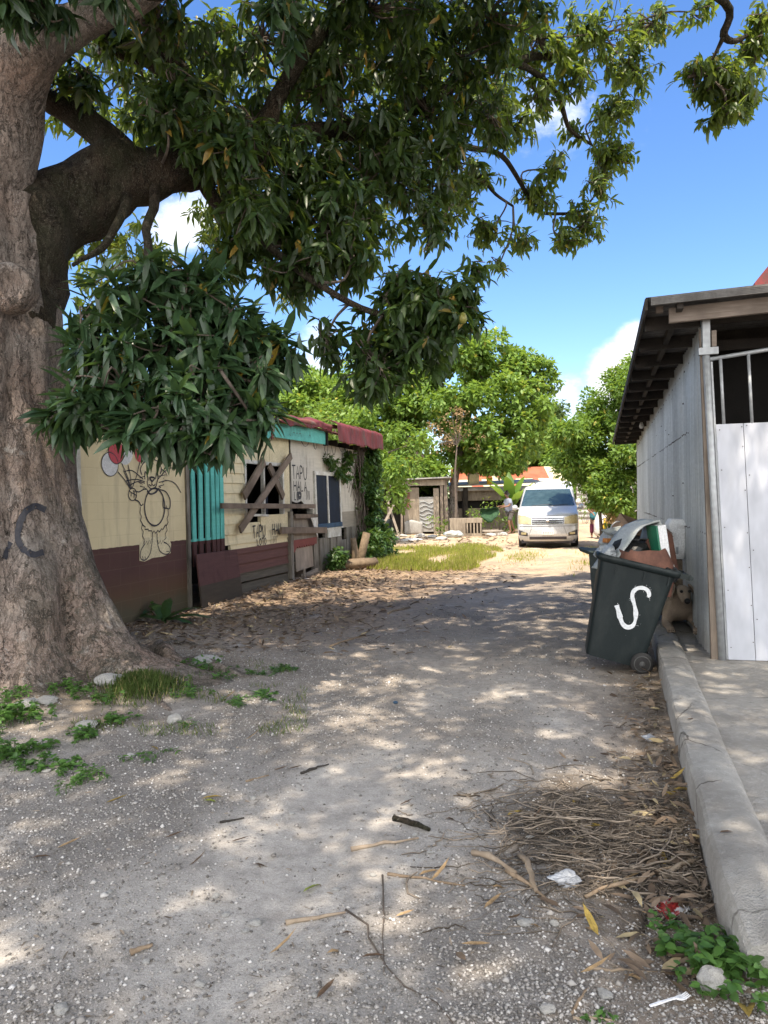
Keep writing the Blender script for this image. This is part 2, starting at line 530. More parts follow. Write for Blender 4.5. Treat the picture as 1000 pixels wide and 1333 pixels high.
def board_wall_mat(name, top, bot, zsplit, raw=None, zraw=None):
    m, nt, out = new_mat(name); q = NT(nt)
    o = q.obj(); x, y, z = q.xyz(o)
    g = q.noise(q.scale(o, (2.5, 30, 30)), 1.0, 6, .6)
    st = q.noise(q.scale(o, (4, 4, 1.0)), 1.5, 7, .65)
    t = q.mix(q.map(g, .3, .7), top, tuple(a * .85 for a in top))
    t = q.mix(q.math('MULTIPLY', q.map(st, .52, .7), .6), t, tuple(a * .42 for a in top))
    b = q.mix(q.map(g, .3, .7), bot, tuple(a * .75 for a in bot))
    col = q.mix(q.map(z, zsplit - .003, zsplit + .003), b, t)
    if raw is not None:
        r = q.mix(q.map(g, .3, .7), raw, tuple(a * .6 for a in raw))
        col = q.mix(q.map(z, zraw + .003, zraw - .003), col, r)
    q.bsdf(out, col, .82, q.bump(q.math('ADD', g, q.noise(o, 50, 4)), .4, .005), 0, .25)
    return m


def galv_mat():
    m, nt, out = new_mat('galvanised_sheet'); q = NT(nt)
    o = q.obj(); x, y, z = q.xyz(o)
    st = q.noise(q.scale(o, (9, 9, .5)), 1.0, 6, .6); n1 = q.noise(o, 1.2, 5)
    col = q.mix(q.map(n1, .3, .7), (.50, .525, .525), (.40, .425, .43))
    col = q.mix(q.math('MULTIPLY', q.map(st, .5, .72), .45), col, (.20, .215, .21))
    col = q.mix(q.math('MULTIPLY', q.map(q.math('ADD', z, q.math('MULTIPLY', q.math('SUBTRACT', n1, .5), .5)), .42, .18), .5), col, (.22, .19, .16))
    sh_ = q.map(q.xyz(q.vor(q.scale(o, (1.4, .01, .01)), 1.0, out='Color'))[0], 0, 1, .84, 1.14)
    fl = q.math('MULTIPLY', sh_, q.map(q.xyz(q.vor(o, 40, out='Color'))[0], 0, 1, .94, 1.06))
    col = q.mix(1.0, col, q.n('ShaderNodeCombineColor', ins={0: fl, 1: fl, 2: fl}).outputs[0], 'MULTIPLY')
    q.bsdf(out, col, q.map(n1, .3, .7, .42, .6), q.bump(q.noise(o, 7, 3), .15, .01), .35, .5)
    return m


def rust_roof_mat(name, c, c2, rust):
    m, nt, out = new_mat(name); q = NT(nt)
    o = q.obj()
    n1 = q.noise(o, 1.3, 7, .65)
    col = q.mix(q.map(n1, .42, .58), c, c2)
    col = q.mix(q.map(q.noise(o, 3.1, 7, .68), .52, .62), col, rust)
    q.bsdf(out, col, .7, q.bump(q.noise(o, 25, 4), .3, .01), .1, .3)
    return m


M = {}
M['ground'] = ground_mat()
M['concrete'] = concrete_mat('worn_concrete', (.33, .318, .295))
M['pave'] = concrete_mat('slab_concrete', (.33, .31, .28))
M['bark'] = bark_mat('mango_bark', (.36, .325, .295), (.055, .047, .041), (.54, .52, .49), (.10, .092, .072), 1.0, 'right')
M['limb'] = bark_mat('mossy_shaded_limb_bark', (.078, .066, .050), (.012, .010, .008), (.24, .23, .19), (.042, .044, .026), 1.2)  # mossy bark, base darkened further for the limb's deep shade
M['twig'] = simple('grey_twig_bark', (.13, .105, .085), (.07, .055, .045), 9, .9)
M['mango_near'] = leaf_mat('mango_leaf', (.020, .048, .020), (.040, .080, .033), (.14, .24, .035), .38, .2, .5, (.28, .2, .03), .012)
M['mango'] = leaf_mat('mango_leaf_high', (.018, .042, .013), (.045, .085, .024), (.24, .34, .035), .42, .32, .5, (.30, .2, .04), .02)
M['mango_lit_tone'] = leaf_mat('mango_leaf_lit_tone', (.035, .068, .017), (.085, .135, .030), (.36, .46, .05), .42, .45, .5, (.34, .27, .05), .03)  # lighter, more translucent copy: backlit tone put into the leaf colour
M['tree_leaf'] = leaf_mat('broad_bright_leaf', (.07, .14, .026), (.145, .235, .042), (.38, .54, .06), .5, .36, .4, (.33, .3, .05), .03)
M['bush_leaf'] = leaf_mat('bush_leaf', (.065, .13, .024), (.135, .22, .038), (.34, .5, .05), .5, .35, .4, (.3, .26, .04), .03)
M['far_leaf'] = leaf_mat('far_tree_leaf', (.05, .095, .03), (.085, .13, .045), (.2, .28, .06), .6, .3, .3)
M['dry_leaf'] = leaf_mat('dry_leaf', (.22, .14, .07), (.34, .24, .13), (.4, .28, .14), .7, .25, .2)
M['vine_leaf'] = leaf_mat('vine_leaf', (.025, .065, .015), (.055, .11, .025), (.2, .32, .04), .45, .3, .4)
M['weed_leaf'] = leaf_mat('weed_leaf', (.045, .11, .025), (.08, .17, .035), (.22, .36, .05), .5, .3, .4)
M['grass'] = leaf_mat('grass_blade', (.05, .09, .022), (.10, .15, .035), (.26, .32, .06), .6, .35, .3, (.32, .27, .12), .1)
M['dry_grass'] = leaf_mat('sunny_grass', (.21, .27, .035), (.40, .42, .09), (.62, .66, .13), .7, .45, .2, (.42, .35, .16), .25)
M['banana_leaf'] = leaf_mat('banana_leaf', (.06, .13, .02), (.11, .2, .03), (.35, .5, .06), .45, .4, .4)
M['fallen'] = leaf_mat('fallen_leaf', (.08, .058, .042), (.21, .155, .11), (.3, .2, .1), .75, .08, .2, (.36, .29, .17), .12)
M['cream_dk'] = simple('cream_board', (.66, .58, .38), (.52, .45, .29), 3, .8, .3, 40)
M['blockwork'] = house_wall_mat()
M['clap'] = board_wall_mat('clapboard_paint', (.69, .605, .40), (.13, .062, .054), .85, (.115, .10, .078), .44)
M['teal'] = board_wall_mat('teal_slat_paint', (.13, .50, .45), (.075, .033, .032), 1.05)
M['tealplain'] = simple('teal_board_paint', (.105, .43, .38), (.08, .33, .29), 4, .7, .25, 40)
M['maroon'] = board_wall_mat('maroon_board', (.095, .045, .043), (.06, .048, .036), .42)
M['maroon_red'] = simple('red_oxide_paint', (.20, .055, .045), (.15, .04, .035), 5, .8)
M['redsheet'] = rust_roof_mat('red_roof_paint', (.155, .031, .032), (.115, .026, .028), (.08, .04, .032))
M['rustsheet'] = rust_roof_mat('rusted_roof', (.20, .07, .045), (.12, .05, .04), (.16, .10, .08))
M['white_frame'] = simple('white_frame_paint', (.62, .62, .58), (.40, .38, .33), 6, .7, .3, 40)
M['palepanel'] = board_wall_mat('pale_ply', (.52, .49, .42), (.30, .27, .22), 1.35)
M['greypanel'] = wood('grey_ply', (.34, .29, .24), (.22, .185, .15), (8, 8, 2.5))
M['greyboard'] = wood('weathered_board', (.36, .31, .26), (.19, .16, .13), (4, 30, 30))
M['plank'] = wood('brown_plank', (.235, .185, .145), (.12, .092, .07), (3, 3, 3))
M['greyvert'] = wood('weathered_upright', (.30, .275, .235), (.10, .088, .07), (16, 16, 1.8))
M['blueglass'] = simple('dark_blue_board', (.009, .016, .034), (.006, .010, .02), 3, .6, .1, spec=.15)
M['blue'] = simple('blue_paint', (.03, .075, .14), (.02, .05, .09), 6, .7)
M['dark'] = simple('painted_dark_interior', (.012, .011, .010), (.02, .018, .016), 3, .95, .1)  # near-black colour that stands for unlit interiors
M['ink'] = simple('black_spray_paint', (.022, .022, .028), (.045, .045, .05), 20, .7, .1)
M['line'] = simple('dark_line_paint', (.035, .033, .04), (.06, .055, .06), 20, .7, .1)
M['white_paint'] = simple('white_mural_paint', (.66, .66, .66), (.55, .55, .54), 8, .75, .15)
M['red_paint'] = simple('red_mural_paint', (.50, .075, .09), (.42, .06, .075), 8, .75, .15)
M['trunkspray'] = simple('navy_spray', (.018, .02, .03), (.045, .045, .052), 14, .85, .4)
M['galv'] = galv_mat()
M['galvpipe'] = simple('galvanised_pipe', (.42, .44, .45), (.30, .31, .32), 25, .5, .15, 50, .4)
M['shedroof'] = simple('old_roof_sheet', (.16, .155, .15), (.10, .095, .09), 4, .7, .2, 40)
M['timber'] = wood('shed_timber', (.26, .215, .175), (.15, .12, .095), (30, 30, 3))
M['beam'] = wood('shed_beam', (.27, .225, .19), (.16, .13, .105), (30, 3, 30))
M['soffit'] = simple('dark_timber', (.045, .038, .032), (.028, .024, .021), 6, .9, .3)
M['door'] = simple('white_panel_paint', (.47, .485, .53), (.44, .455, .50), .8, .5, .05, 3, stretch=(2, 2, .8))
M['bolt'] = simple('dark_bolt', (.05, .045, .045), (.08, .06, .05), 20, .6)
M['bin'] = simple('dark_green_bin', (.0050, .0105, .0115), (.016, .022, .022), 5, .55, .2, 70, 0, .35, lo=.48, hi=.75, stretch=(1.5, 1.5, .6))
M['bin2'] = simple('grey_green_bin', (.045, .06, .057), (.03, .042, .04), 5, .6, .15, 60)
M['tyre'] = simple('black_rubber', (.022, .021, .021), (.035, .033, .031), 12, .8, .3)
M['wheelgrey'] = simple('grey_wheel', (.085, .085, .08), (.05, .05, .048), 12, .7)
M['whitespray'] = simple('white_spray_paint', (.62, .64, .66), (.50, .53, .55), 30, .7, .1, lo=.5, hi=.75)
M['card'] = simple('brown_bag_paper', (.15, .068, .045), (.10, .045, .032), 6, .8, .3, 30)
M['carton'] = simple('carton_board', (.25, .17, .11), (.18, .12, .08), 6, .85)
M['styro'] = simple('grey_plastic_sheet', (.42, .44, .43), (.30, .33, .32), 4, .6)
M['greenplastic'] = simple('green_plastic', (.02, .16, .09), None, 6, .45)
M['whiteplastic'] = simple('dirty_white_plastic', (.76, .77, .77), (.55, .55, .53), 9, .5, .15, lo=.5, hi=.75)
M['blackbag'] = simple('black_plastic', (.010, .010, .011), (.02, .02, .02), 8, .35)
M['greybag'] = simple('grey_plastic_bag', (.34, .36, .37), (.22, .24, .25), 9, .45)
M['orange'] = simple('orange_plastic', (.55, .22, .06), None, 8, .5)
M['silver'] = simple('silver_car_paint', (.56, .565, .58), (.54, .545, .56), 3, .3, .0, 40, .3, .5)
M['white_car'] = simple('white_car_paint', (.75, .75, .74), (.70, .70, .69), 3, .3, .0)
M['carglass'] = simple('car_glass', (.045, .075, .08), (.03, .055, .06), 3, .06, 0, 10, 0, .8)
M['headlamp'] = simple('hazed_headlamp', (.46, .39, .22), (.36, .30, .17), 8, .25, .05, 30, .1, .6)
M['chrome'] = simple('chrome', (.65, .66, .68), None, 5, .2, 0, 10, .9)
M['grille'] = simple('dark_grille', (.06, .055, .075), (.03, .03, .035), 6, .5)
M['skin'] = simple('brown_skin', (.20, .105, .065), (.17, .09, .055), 10, .55, .05)
M['hair'] = simple('black_hair', (.012, .010, .010), None, 20, .6)
M['shirt'] = simple('pale_blue_grey_shirt', (.22, .245, .31), (.18, .20, .26), 8, .85)
M['shorts'] = simple('grey_brown_shorts', (.11, .10, .095), (.08, .073, .07), 8, .9)
M['tealcloth'] = simple('teal_cloth', (.05, .20, .24), None, 8, .9)
M['maroncloth'] = simple('maroon_cloth', (.16, .03, .07), None, 8, .9)
M['darkcloth'] = simple('dark_grey_cloth', (.06, .055, .06), None, 8, .9)
M['yellow'] = simple('yellow_print', (.65, .42, .03), None, 8, .6)
M['dog'] = simple('tan_dog_fur', (.30, .235, .175), (.22, .17, .125), 9, .9, .5, 160)
M['dogdark'] = simple('dark_dog_nose', (.012, .011, .011), None, 9, .4)
M['stone'] = simple('pale_coral_stone', (.42, .41, .39), (.30, .29, .27), 14, .9, .6, 50, bd=.01)
M['stick'] = wood('dry_stick', (.33, .25, .17), (.17, .12, .08), (20, 20, 20))
M['twiglitter'] = leaf_mat('twig_litter', (.075, .062, .05), (.29, .24, .19), (.1, .08, .05), .85, .02, .1)
M['stumpwood'] = wood('stump_wood', (.24, .18, .12), (.11, .08, .055), (14, 14, 14))
M['driftwood'] = wood('pale_log', (.36, .29, .215), (.2, .15, .105), (14, 14, 14))
M['rustbldg'] = rust_roof_mat('orange_rusty_roof', (.36, .085, .045), (.40, .12, .065), (.30, .11, .07))
M['tinwall'] = simple('grey_tin', (.34, .335, .32), (.22, .21, .2), 3, .6, .2)
M['oldwood'] = wood('old_shack_board', (.33, .28, .22), (.16, .13, .10), (14, 14, 2))
M['greennet'] = simple('green_netting', (.02, .065, .024), (.012, .04, .016), 9, .8)
M['redwrap'] = simple('red_wrapper', (.24, .025, .022), (.42, .41, .41), 14, .35, .1, 30, lo=.52, hi=.56)
M['clearbag'] = simple('clear_plastic_scrap', (.42, .43, .45), (.26, .27, .29), 20, .25)
M['forkwhite'] = simple('white_fork_plastic', (.80, .80, .82), (.75, .75, .77), 10, .35, .0)
M['mangofruit'] = simple('green_mango_skin', (.16, .20, .04), (.22, .18, .04), 8, .4)
# per-pebble shade
def pebble_mat():
    m, nt, out = new_mat('gravel_pebbles'); q = NT(nt)
    r = q.n('ShaderNodeAttribute', attribute_name='rnd').outputs['Fac']
    col = q.ramp(r, [(0, (.12, .11, .10)), (.35, (.23, .215, .20)), (.8, (.36, .34, .32)), (.95, (.46, .44, .42)), (1, (.62, .60, .58))])
    q.bsdf(out, col, .9, None, 0, .15); return m
M['pebble'] = pebble_mat()
def fence_like(): return M['tinwall']
# ---------------------------------------------------------------- ground
def axis(fine_lo, fine_hi, step, far, grow=1.35):
    a = list(np.arange(fine_lo, fine_hi, step)); s = step
    x = a[-1]
    while x < far: s *= grow; x += s; a.append(x)
    s = step; x = a[0]
    while x > -far: s *= grow; x -= s; a.insert(0, x)
    return np.array(a)


def grav(x, y):
    """0 = bare compacted dust, 1 = loose gravel"""
    n_ = noise.noise(Vector((x * .55 + 3, y * .42, 9))) + .55 * noise.noise(Vector((x * 1.6, y * 1.2, 4))) + .3 * noise.noise(Vector((x * 4.5, y * 4.5, 1)))
    a = (x - 1.6) * ACR[0] + (y - 8) * ACR[1]
    tr = sum(math.exp(-((a - c) / .32) ** 2) for c in (-.75, .75))
    v = .56 + .75 * n_ - .28 * tr + (.25 if x < -.6 else 0)
    return max(0.0, min(1.0, v))


def build_ground():
    xs = axis(-6, 8, .11, 420); ys = axis(-1, 26, .12, 420)
    V = np.zeros((len(xs), len(ys), 3))
    for i, x in enumerate(xs):
        for j, y in enumerate(ys): V[i, j] = (x, y, gh(x, y))
    nx, ny = len(xs), len(ys)
    idx = np.arange(nx * ny).reshape(nx, ny)
    Q = np.stack([idx[:-1, :-1], idx[1:, :-1], idx[1:, 1:], idx[:-1, 1:]], -1).reshape(-1, 4)
    o = mesh_np('ground', V.reshape(-1, 3), Q, M['ground'], None, None, True, 4)
    at_ = o.data.attributes.new('grav', 'FLOAT', 'POINT'); at_.data.foreach_set('value', np.array([grav(p[0], p[1]) if abs(p[0]) < 9 and -2 < p[1] < 27 else .4 for p in V.reshape(-1, 3)], dtype=np.float32))
    o['kind'] = 'structure'


build_ground()


def kerb_x(y): return .36 + .302 * y          # left foot of the kerb


def build_kerb():
    m = MB(); rings = []
    ys = np.concatenate([[2.52, 2.56, 2.62], np.arange(2.75, 10.4, .12)])
    prof = [(0.0, -.1), (.0, .05), (.002, .12), (.006, .158), (.020, .175), (.07, .181), (.13, .182), (.19, .176), (.225, .160), (.25, .128), (.25, -.1)]
    for k, y in enumerate(ys):
        r = []
        for (a, z) in prof:
            nz = noise.noise(Vector((a * 9, y * 2.6, z * 8))); n2 = noise.noise(Vector((a * 20, y * 9, 3)))
            end = max(0, (2.78 - y) / .26)
            zz = z - (.12 * end * (.55 + .6 * nz) if z > 0 else 0)
            edge = 1 if .1 < z else .4
            aa = a - .012 * nz * edge - .008 * n2 * edge
            r.append((kerb_x(y) + aa * 1.02 + .05 * end * (a < .1), y - .05 * a + .03 * nz * end, zz + (.010 * nz + .010 * n2) * edge * (z > 0)))
        rings.append(r)
    m.loft(rings)
    o = m.build('kerb', M['concrete'], None, True); o['kind'] = 'structure'; o.modifiers.new('e', 'EDGE_SPLIT').split_angle = math.radians(28)
    # concrete apron between kerb and shed
    m = MB(); ys = np.concatenate([[2.6], np.arange(2.75, 20, .22)]); rows = []
    for y in ys:
        row = []
        for t in np.linspace(0, 1, 14):
            x = kerb_x(y) + .238 + t ** 1.4 * 7.0
            row.append((x, y + .1 * t, .132 + .012 * noise.noise(Vector((x * 1.3, y * 1.3, 2))) + .006 * noise.noise(Vector((x * 5, y * 5, 2)))))
        rows.append(row)
    vs = [p for r in rows for p in r]; n = 14
    m.add(vs, [(i * n + k, i * n + k + 1, (i + 1) * n + k + 1, (i + 1) * n + k) for i in range(len(rows) - 1) for k in range(n - 1)])
    e = rows[0]; b = len(m.v)
    m.v += [(x, y - .03, -.1) for x, y, z in e]; m.f += [(k + 1, k, b + k, b + k + 1) for k in range(n - 1)]; m.m += [0] * (n - 1)
    o = m.build('pavement', M['pave'], None, True); o['kind'] = 'structure'


build_kerb()


def in_apron(x, y): return y > 2.5 and x > kerb_x(y) - .03


# ---------------------------------------------------------------- gravel and small litter
def build_gravel():
    n = 170000
    d = 1.9 + 9.5 * rng.random(n) ** 1.9
    px = rng.uniform(-60, 1060, n)
    x = (px - 500) / 1000 * d; y = d
    pts = []
    for a, b in zip(x, y):
        if in_apron(a, b): continue
        de = .06 + .94 * grav(a, b) ** 1.3
        w = (a - H0[0]) * ACR[0] + (b - H0[1]) * ACR[1]
        if rng.random() < de * (1.0 if b < 8 else .5): pts.append((a, b, gh(a, b)))
    P = np.array(pts); n = len(P)
    r = .0026 + .0062 * rng.random(n) ** 2.1 * (1 + .04 * P[:, 1]); r[rng.random(n) < .012] *= 2.0
    base = np.array([(1, 0, 0), (0, 1, 0), (-1, 0, 0), (0, -1, 0), (.1, .1, .75), (0, 0, -.6)])
    a = rng.uniform(0, 2 * PI, n); c, s = np.cos(a), np.sin(a)
    J = base[None] * rng.uniform(.65, 1.3, (n, 6, 3)) * r[:, None, None]
    V = np.stack([J[..., 0] * c[:, None] - J[..., 1] * s[:, None], J[..., 0] * s[:, None] + J[..., 1] * c[:, None], J[..., 2]], -1) + P[:, None]
    V[..., 2] += (r * .3)[:, None]
    t = np.array([(0, 1, 4), (1, 2, 4), (2, 3, 4), (3, 0, 4), (1, 0, 5), (2, 1, 5), (3, 2, 5), (0, 3, 5)])
    T = (np.arange(n)[:, None, None] * 6 + t[None]).reshape(-1, 3)
    o = mesh_np('gravel', V.reshape(-1, 3), T, M['pebble'], None, np.repeat(rng.random(n), 8))
    tag(o, 'loose pale gravel scattered over the lane', 'gravel', None, 'stuff')


build_gravel()


def stone_mesh(seed, sub=3):
    import bmesh
    bm = bmesh.new(); bmesh.ops.create_icosphere(bm, subdivisions=sub, radius=1)
    for v in bm.verts:
        k = 1 + .32 * noise.noise(v.co * 1.3 + Vector((seed * 7, 0, 0))) + .14 * noise.noise(v.co * 3.7 + Vector((0, seed * 5, 0))) + .06 * noise.noise(v.co * 9)
        v.co = v.co * k; v.co.z *= .62
    me = bpy.data.meshes.new('stone'); bm.to_mesh(me); bm.free()
    me.materials.append(M['stone']); return me


STONES = [stone_mesh(s) for s in range(5)]


def stone(px, py, size, label, group=None, sq=(1, .8, .8), lift=.25):
    p = ground(px, py)
    o = bpy.data.objects.new('stone', STONES[rng.integers(0, 5)]); link(o)
    o.location = (p[0], p[1], p[2] + size * lift * .5); o.rotation_euler = (0, 0, rng.uniform(0, 6))
    o.scale = (size * .5 * sq[0], size * .5 * sq[1], size * .5 * sq[2])
    return tag(o, label, 'stone', group)


stone(845 + 82, 1287, .10, 'jagged grey rock lying in the weeds by the broken kerb end', None, (1, .9, 1.3), .6)
stone(34, 922, .20, 'pale rounded stone among weeds at the foot of the mango trunk')
stone(60, 915, .16, 'flat brownish stone beside the pale stone under the mango trunk', None, (1.2, 1, .6))
stone(112, 948, .15, 'flat brown stone between weed clumps left of the lane', None, (1.3, 1, .5))
stone(226, 940, .13, 'upright pale stone on the gravel right of the grass mound', None, (.8, .8, 1))
stone(145, 892, .26, 'grey boulder half buried against the grassy root mound', None, (1, .9, .8))
stone(268, 866, .3, 'low brown rock at the end of the long mango root', None, (1.3, 1, .6))
stone(333, 1203, .05, 'white stone on the bare grey gravel, the largest in the lower middle', None, (1, .8, .8))
for px, py, s in [(320, 1213, .03), (294, 1192, .035), (281, 1168, .035), (142, 1163, .028), (437, 1159, .03), (449, 1125, .03),
                  (260, 1283, .04), (80, 1316, .055), (410, 1297, .025), (560, 1110, .035), (486, 1140, .03), (788, 1297, .05),
                  (712, 1316, .05), (540, 1088, .03), (640, 1150, .03), (684, 1204, .06), (722, 1204, .04), (60, 1005, .05), (170, 985, .06),
                  (330, 1040, .04), (690, 1092, .04), (520, 1000, .05), (380, 1060, .03), (230, 1105, .03), (190, 1253, .03)]:
    stone(px, py, s, 'small white stone loose on the grey gravel of the lane', 'small white stones on the lane')
# ---------------------------------------------------------------- derelict house on the left
house = thing('derelict_house', 'derelict cream and maroon house with boarded windows and red tin roof edge', 'house', H0, LANE_ROT)
# local axes: x along the lane, y into the house, z up


def hp3(px, py, out=0.0):
    s, z = hs(px, py, out); return (s, -out, z)


def dirt_line(s): return .02


# blockwork wall (opening far left for a window)
m = MB(); T = .16
m.bx((-9.6, 0, -.1), (-7.35, T, 2.86)); m.bx((-6.25, 0, -.1), (-3.86, T, 2.86))
m.bx((-7.35, 0, -.1), (-6.25, T, 1.2)); m.bx((-7.35, 0, 2.3), (-6.25, T, 2.86))
m.bx((-3.86, 0, 2.36), (-2.72, T, 2.86))
m.bx((-9.6, T, -.1), (-9.44, 5.4, 2.86))
m.build('block_wall', M['blockwork'], house)
m = MB()
m.bx((-7.4, -.015, 1.15), (-7.33, .1, 2.36)); m.bx((-6.27, -.015, 1.15), (-6.19, .1, 2.36))
m.bx((-7.33, -.015, 2.28), (-6.27, .1, 2.36)); m.bx((-7.33, -.015, 1.15), (-6.27, .1, 1.22))
wf = m.build('window', M['white_frame'], house)
MB().bx((-7.33, .06, 1.22), (-6.27, .075, 2.28)).build('pane', M['blueglass'], wf)

# room behind the openings, coloured near black for its missing light
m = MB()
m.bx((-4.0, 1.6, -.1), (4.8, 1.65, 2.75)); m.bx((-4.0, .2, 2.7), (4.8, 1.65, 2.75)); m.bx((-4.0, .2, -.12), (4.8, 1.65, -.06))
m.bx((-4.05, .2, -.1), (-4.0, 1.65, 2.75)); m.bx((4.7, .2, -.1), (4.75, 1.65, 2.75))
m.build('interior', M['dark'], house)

# teal slat gate
MB().bx((-3.86, -.03, .05), (-3.78, .1, 2.4)).build('door_post', M['greyvert'], house)
gate = bpy.data.objects.new('slat_gate', None); link(gate); gate.parent = house
xs = [(-3.70, .10, -.02), (-3.52, .11, .03), (-3.31, .115, .02), (-3.11, .10, -.02), (-2.985, .10, .015), (-2.84, .12, .0)]
for (x, w, tl) in xs:
    b = MB(); z0, z1 = .68, 2.42
    b.prism([(x, -.03, z0), (x + w, -.03, z0), (x + w + tl, -.03, z1), (x + tl, -.03, z1)], (0, .028, 0))
    b.build('slat', M['teal'], gate, bevel=.004)
m = MB(); m.bx((-3.78, .0, 1.0), (-2.72, .04, 1.08)); m.build('rail', M['teal'], gate); m = MB(); m.bx((-3.78, .0, 2.1), (-2.72, .04, 2.18)); m.build('rail', M['teal'], gate)
m = MB(); m.prism([(-3.9, -.26, .07), (-2.5, -.22, .05), (-2.49, -.12, .86), (-3.84, -.15, .875)], (0, .025, 0)); m.build('leaning_board', M['maroon'], house, bevel=.003)

# clapboards (each board overlaps the one below)
m = MB()
def clap(x0, x1, z, h=.17, tilt=0.0, drop=0.0):
    m.add([(x0, -.034, z), (x1, -.034, z + tilt), (x1, -.008, z + h + tilt), (x0, -.008, z + h),
           (x0, .03, z), (x1, .03, z + tilt), (x1, .03, z + h + tilt), (x0, .03, z + h)],
          [(0, 1, 2, 3), (0, 4, 5, 1), (3, 2, 6, 7), (1, 5, 6, 2), (0, 3, 7, 4), (5, 4, 7, 6)])
z = .10
for i in range(15):
    full = z < 1.1
    t = [-.05, -.03, 0, .01][i % 4] * (.5 if full else .2)
    if full: clap(-2.5 if z < .9 else -2.72, -.12, z + (.03 if i == 1 else 0), .168, t if i < 2 else 0)
    else:
        if z < 2.6: clap(-2.72, -1.96, z, .168)
    z += .166
m.build('clapboard', M['clap'], house)
m = MB()
m.bx((-1.95, -.03, 2.30), (-.93, .03, 2.84)); m.bx((-.925, -.032, 2.30), (-.30, .03, 2.84)); m.bx((-.30, -.031, 1.1), (.0, .03, 2.84))
m.bx((-2.72, -.028, 2.6), (-1.955, .03, 2.84)); m.bx((-1.35, -.03, 1.12), (-.30, .03, 1.38))
m.build('flat_panel', M['cream_dk'], house)
# broken window
m = MB()
m.bx((-1.97, -.045, 1.24), (-1.91, .04, 2.33)); m.bx((-.36, -.045, 1.38), (-.30, .04, 2.33)); m.bx((-1.91, -.045, 2.27), (-.36, .04, 2.33))
m.bx((-1.17, -.02, 1.38), (-1.11, .04, 2.27))
bw = m.build('window', M['white_frame'], house)
MB().bx((-1.06, .02, 1.3), (-.92, .03, 1.8)).build('pane', M['blueglass'], bw)
# nailed planks
def plank(a, b, w, out=.07, mat='plank', t=.04, name='nailed_plank'):
    A = hp3(*a, out); B = hp3(*b, out)
    MB().bar(A, B, w, t, up=(0, 1, 0)).build(name, M[mat], house, bevel=.004)
plank((317.5, 646), (344, 600), .155, .10)
plank((312.5, 690), (379, 593), .13, .14)
plank((350.5, 606), (369, 647), .145, .10)
plank((288, 658.5), (410, 659), .085, .185, 'plank')
plank((328, 670.5), (350, 671), .04, .06, 'white_frame', .02)
plank((366, 690.5), (425, 690), .125, .12, 'plank')
plank((384, 672), (413, 672), .085, .10, 'plank')
m = MB(); m.bx((-.13, -.09, .02), (.0, .0, 1.42)); m.build('upright', M['greyvert'], house, bevel=.005)
m = MB(); m.bx((.02, -.03, 1.42), (.10, .0, 2.0)); m.build('upright', M['greyvert'], house)

# door bay
m = MB(); x0, x1 = .10, 1.28
m.add([(x0, -.02, 2.84), (x0, -.02, 1.62), (.35, -.02, 1.58), (.6, -.02, 1.62), (.85, -.02, 1.50), (1.1, -.02, 1.44), (x1, -.02, 1.46), (x1, -.02, 2.84),
       (.35, -.02, 2.84), (.6, -.02, 2.84), (.85, -.02, 2.84), (1.1, -.02, 2.84)],
      [(1, 2, 8, 0), (2, 3, 9, 8), (3, 4, 10, 9), (4, 5, 11, 10), (5, 6, 7, 11)])
m.build('torn_panel', M['palepanel'], house, solid=.02)
m = MB(); m.bx((.16, -.03, .78), (1.32, .0, 1.34)); m.build('door_panel', M['greypanel'], house)
m = MB(); m.prism([(.20, -.055, .24), (1.12, -.06, .27), (1.08, -.05, .80), (.16, -.045, .80)], (0, .02, 0)); m.build('door_panel', M['greypanel'], house)
# scalloped red board
o = [(.02, -.075, .86), (1.30, -.075, .86), (1.30, -.075, .72)]
for k in range(8):
    xa = 1.2 - k * .125
    o += [(xa, -.075, .735), (xa - .03, -.075, .695), (xa - .075, -.075, .70), (xa - .11, -.075, .735)]
o += [(.1, -.075, .64), (.02, -.075, .62)]
MB().prism(o, (0, .025, 0)).build('scalloped_board', M['maroon_red'], house)
m = MB(); m.bar((.45, -.06, .12), (1.3, -.08, .17), .09, .025, (0, 1, 0)); m.bar((.4, -.05, -.02), (1.05, -.08, .03), .07, .025, (0, 1, 0)); m.bar((.5, -.1, -.05), (.52, -.09, .27), .06, .03, (0, 1, 0)); m.build('broken_slat', M['greyboard'], house)
m = MB(); m.prism([(.85, -.13, 1.27), (1.25, -.13, 1.27), (1.22, -.13, .86)], (0, .006, 0)); m.build('hanging_strip', M['white_frame'], house)

# wall with the blue window
m = MB(); y0, y1 = -.012, .12
m.bx((1.28, y0, 2.24), (4.6, y1, 2.84)); m.bx((3.12, y0, .98), (4.6, y1, 2.24)); m.bx((1.28, y0, .98), (1.34, y1, 2.24))
m.build('board_wall', M['palepanel'], house)
m = MB(); r2 = random.Random(4)
x = 1.3
while x < 4.6:
    w = r2.uniform(.22, .4)
    if not 2.05 < x < 2.2: m.bx((x, -.01 - r2.uniform(0, .03), r2.uniform(-.05, .1)), (min(x + w, 4.62), .05, .98 - (r2.uniform(.02, .3) if r2.random() < .3 else 0)))
    x += w + r2.uniform(.012, .06)
m.build('weathered_boarding', M['greyvert'], house)
m = MB(); tl = -.05
def wq(xa, xb, za, zb, y=-.06, t=.06): m.prism([(xa - tl * 0, y, za), (xb, y, za), (xb + tl * (zb - za), y, zb), (xa + tl * (zb - za), y, zb)], (0, t, 0))
wq(1.36, 1.45, 1.0, 2.2); wq(2.98, 3.05, 1.06, 2.2); wq(2.13, 2.20, 1.1, 2.16)
m.bx((1.30, -.061, 2.16), (3.0, -.001, 2.24)); m.bx((1.40, -.062, .985), (3.12, -.001, 1.02))
bw = m.build('window', M['white_frame'], house)
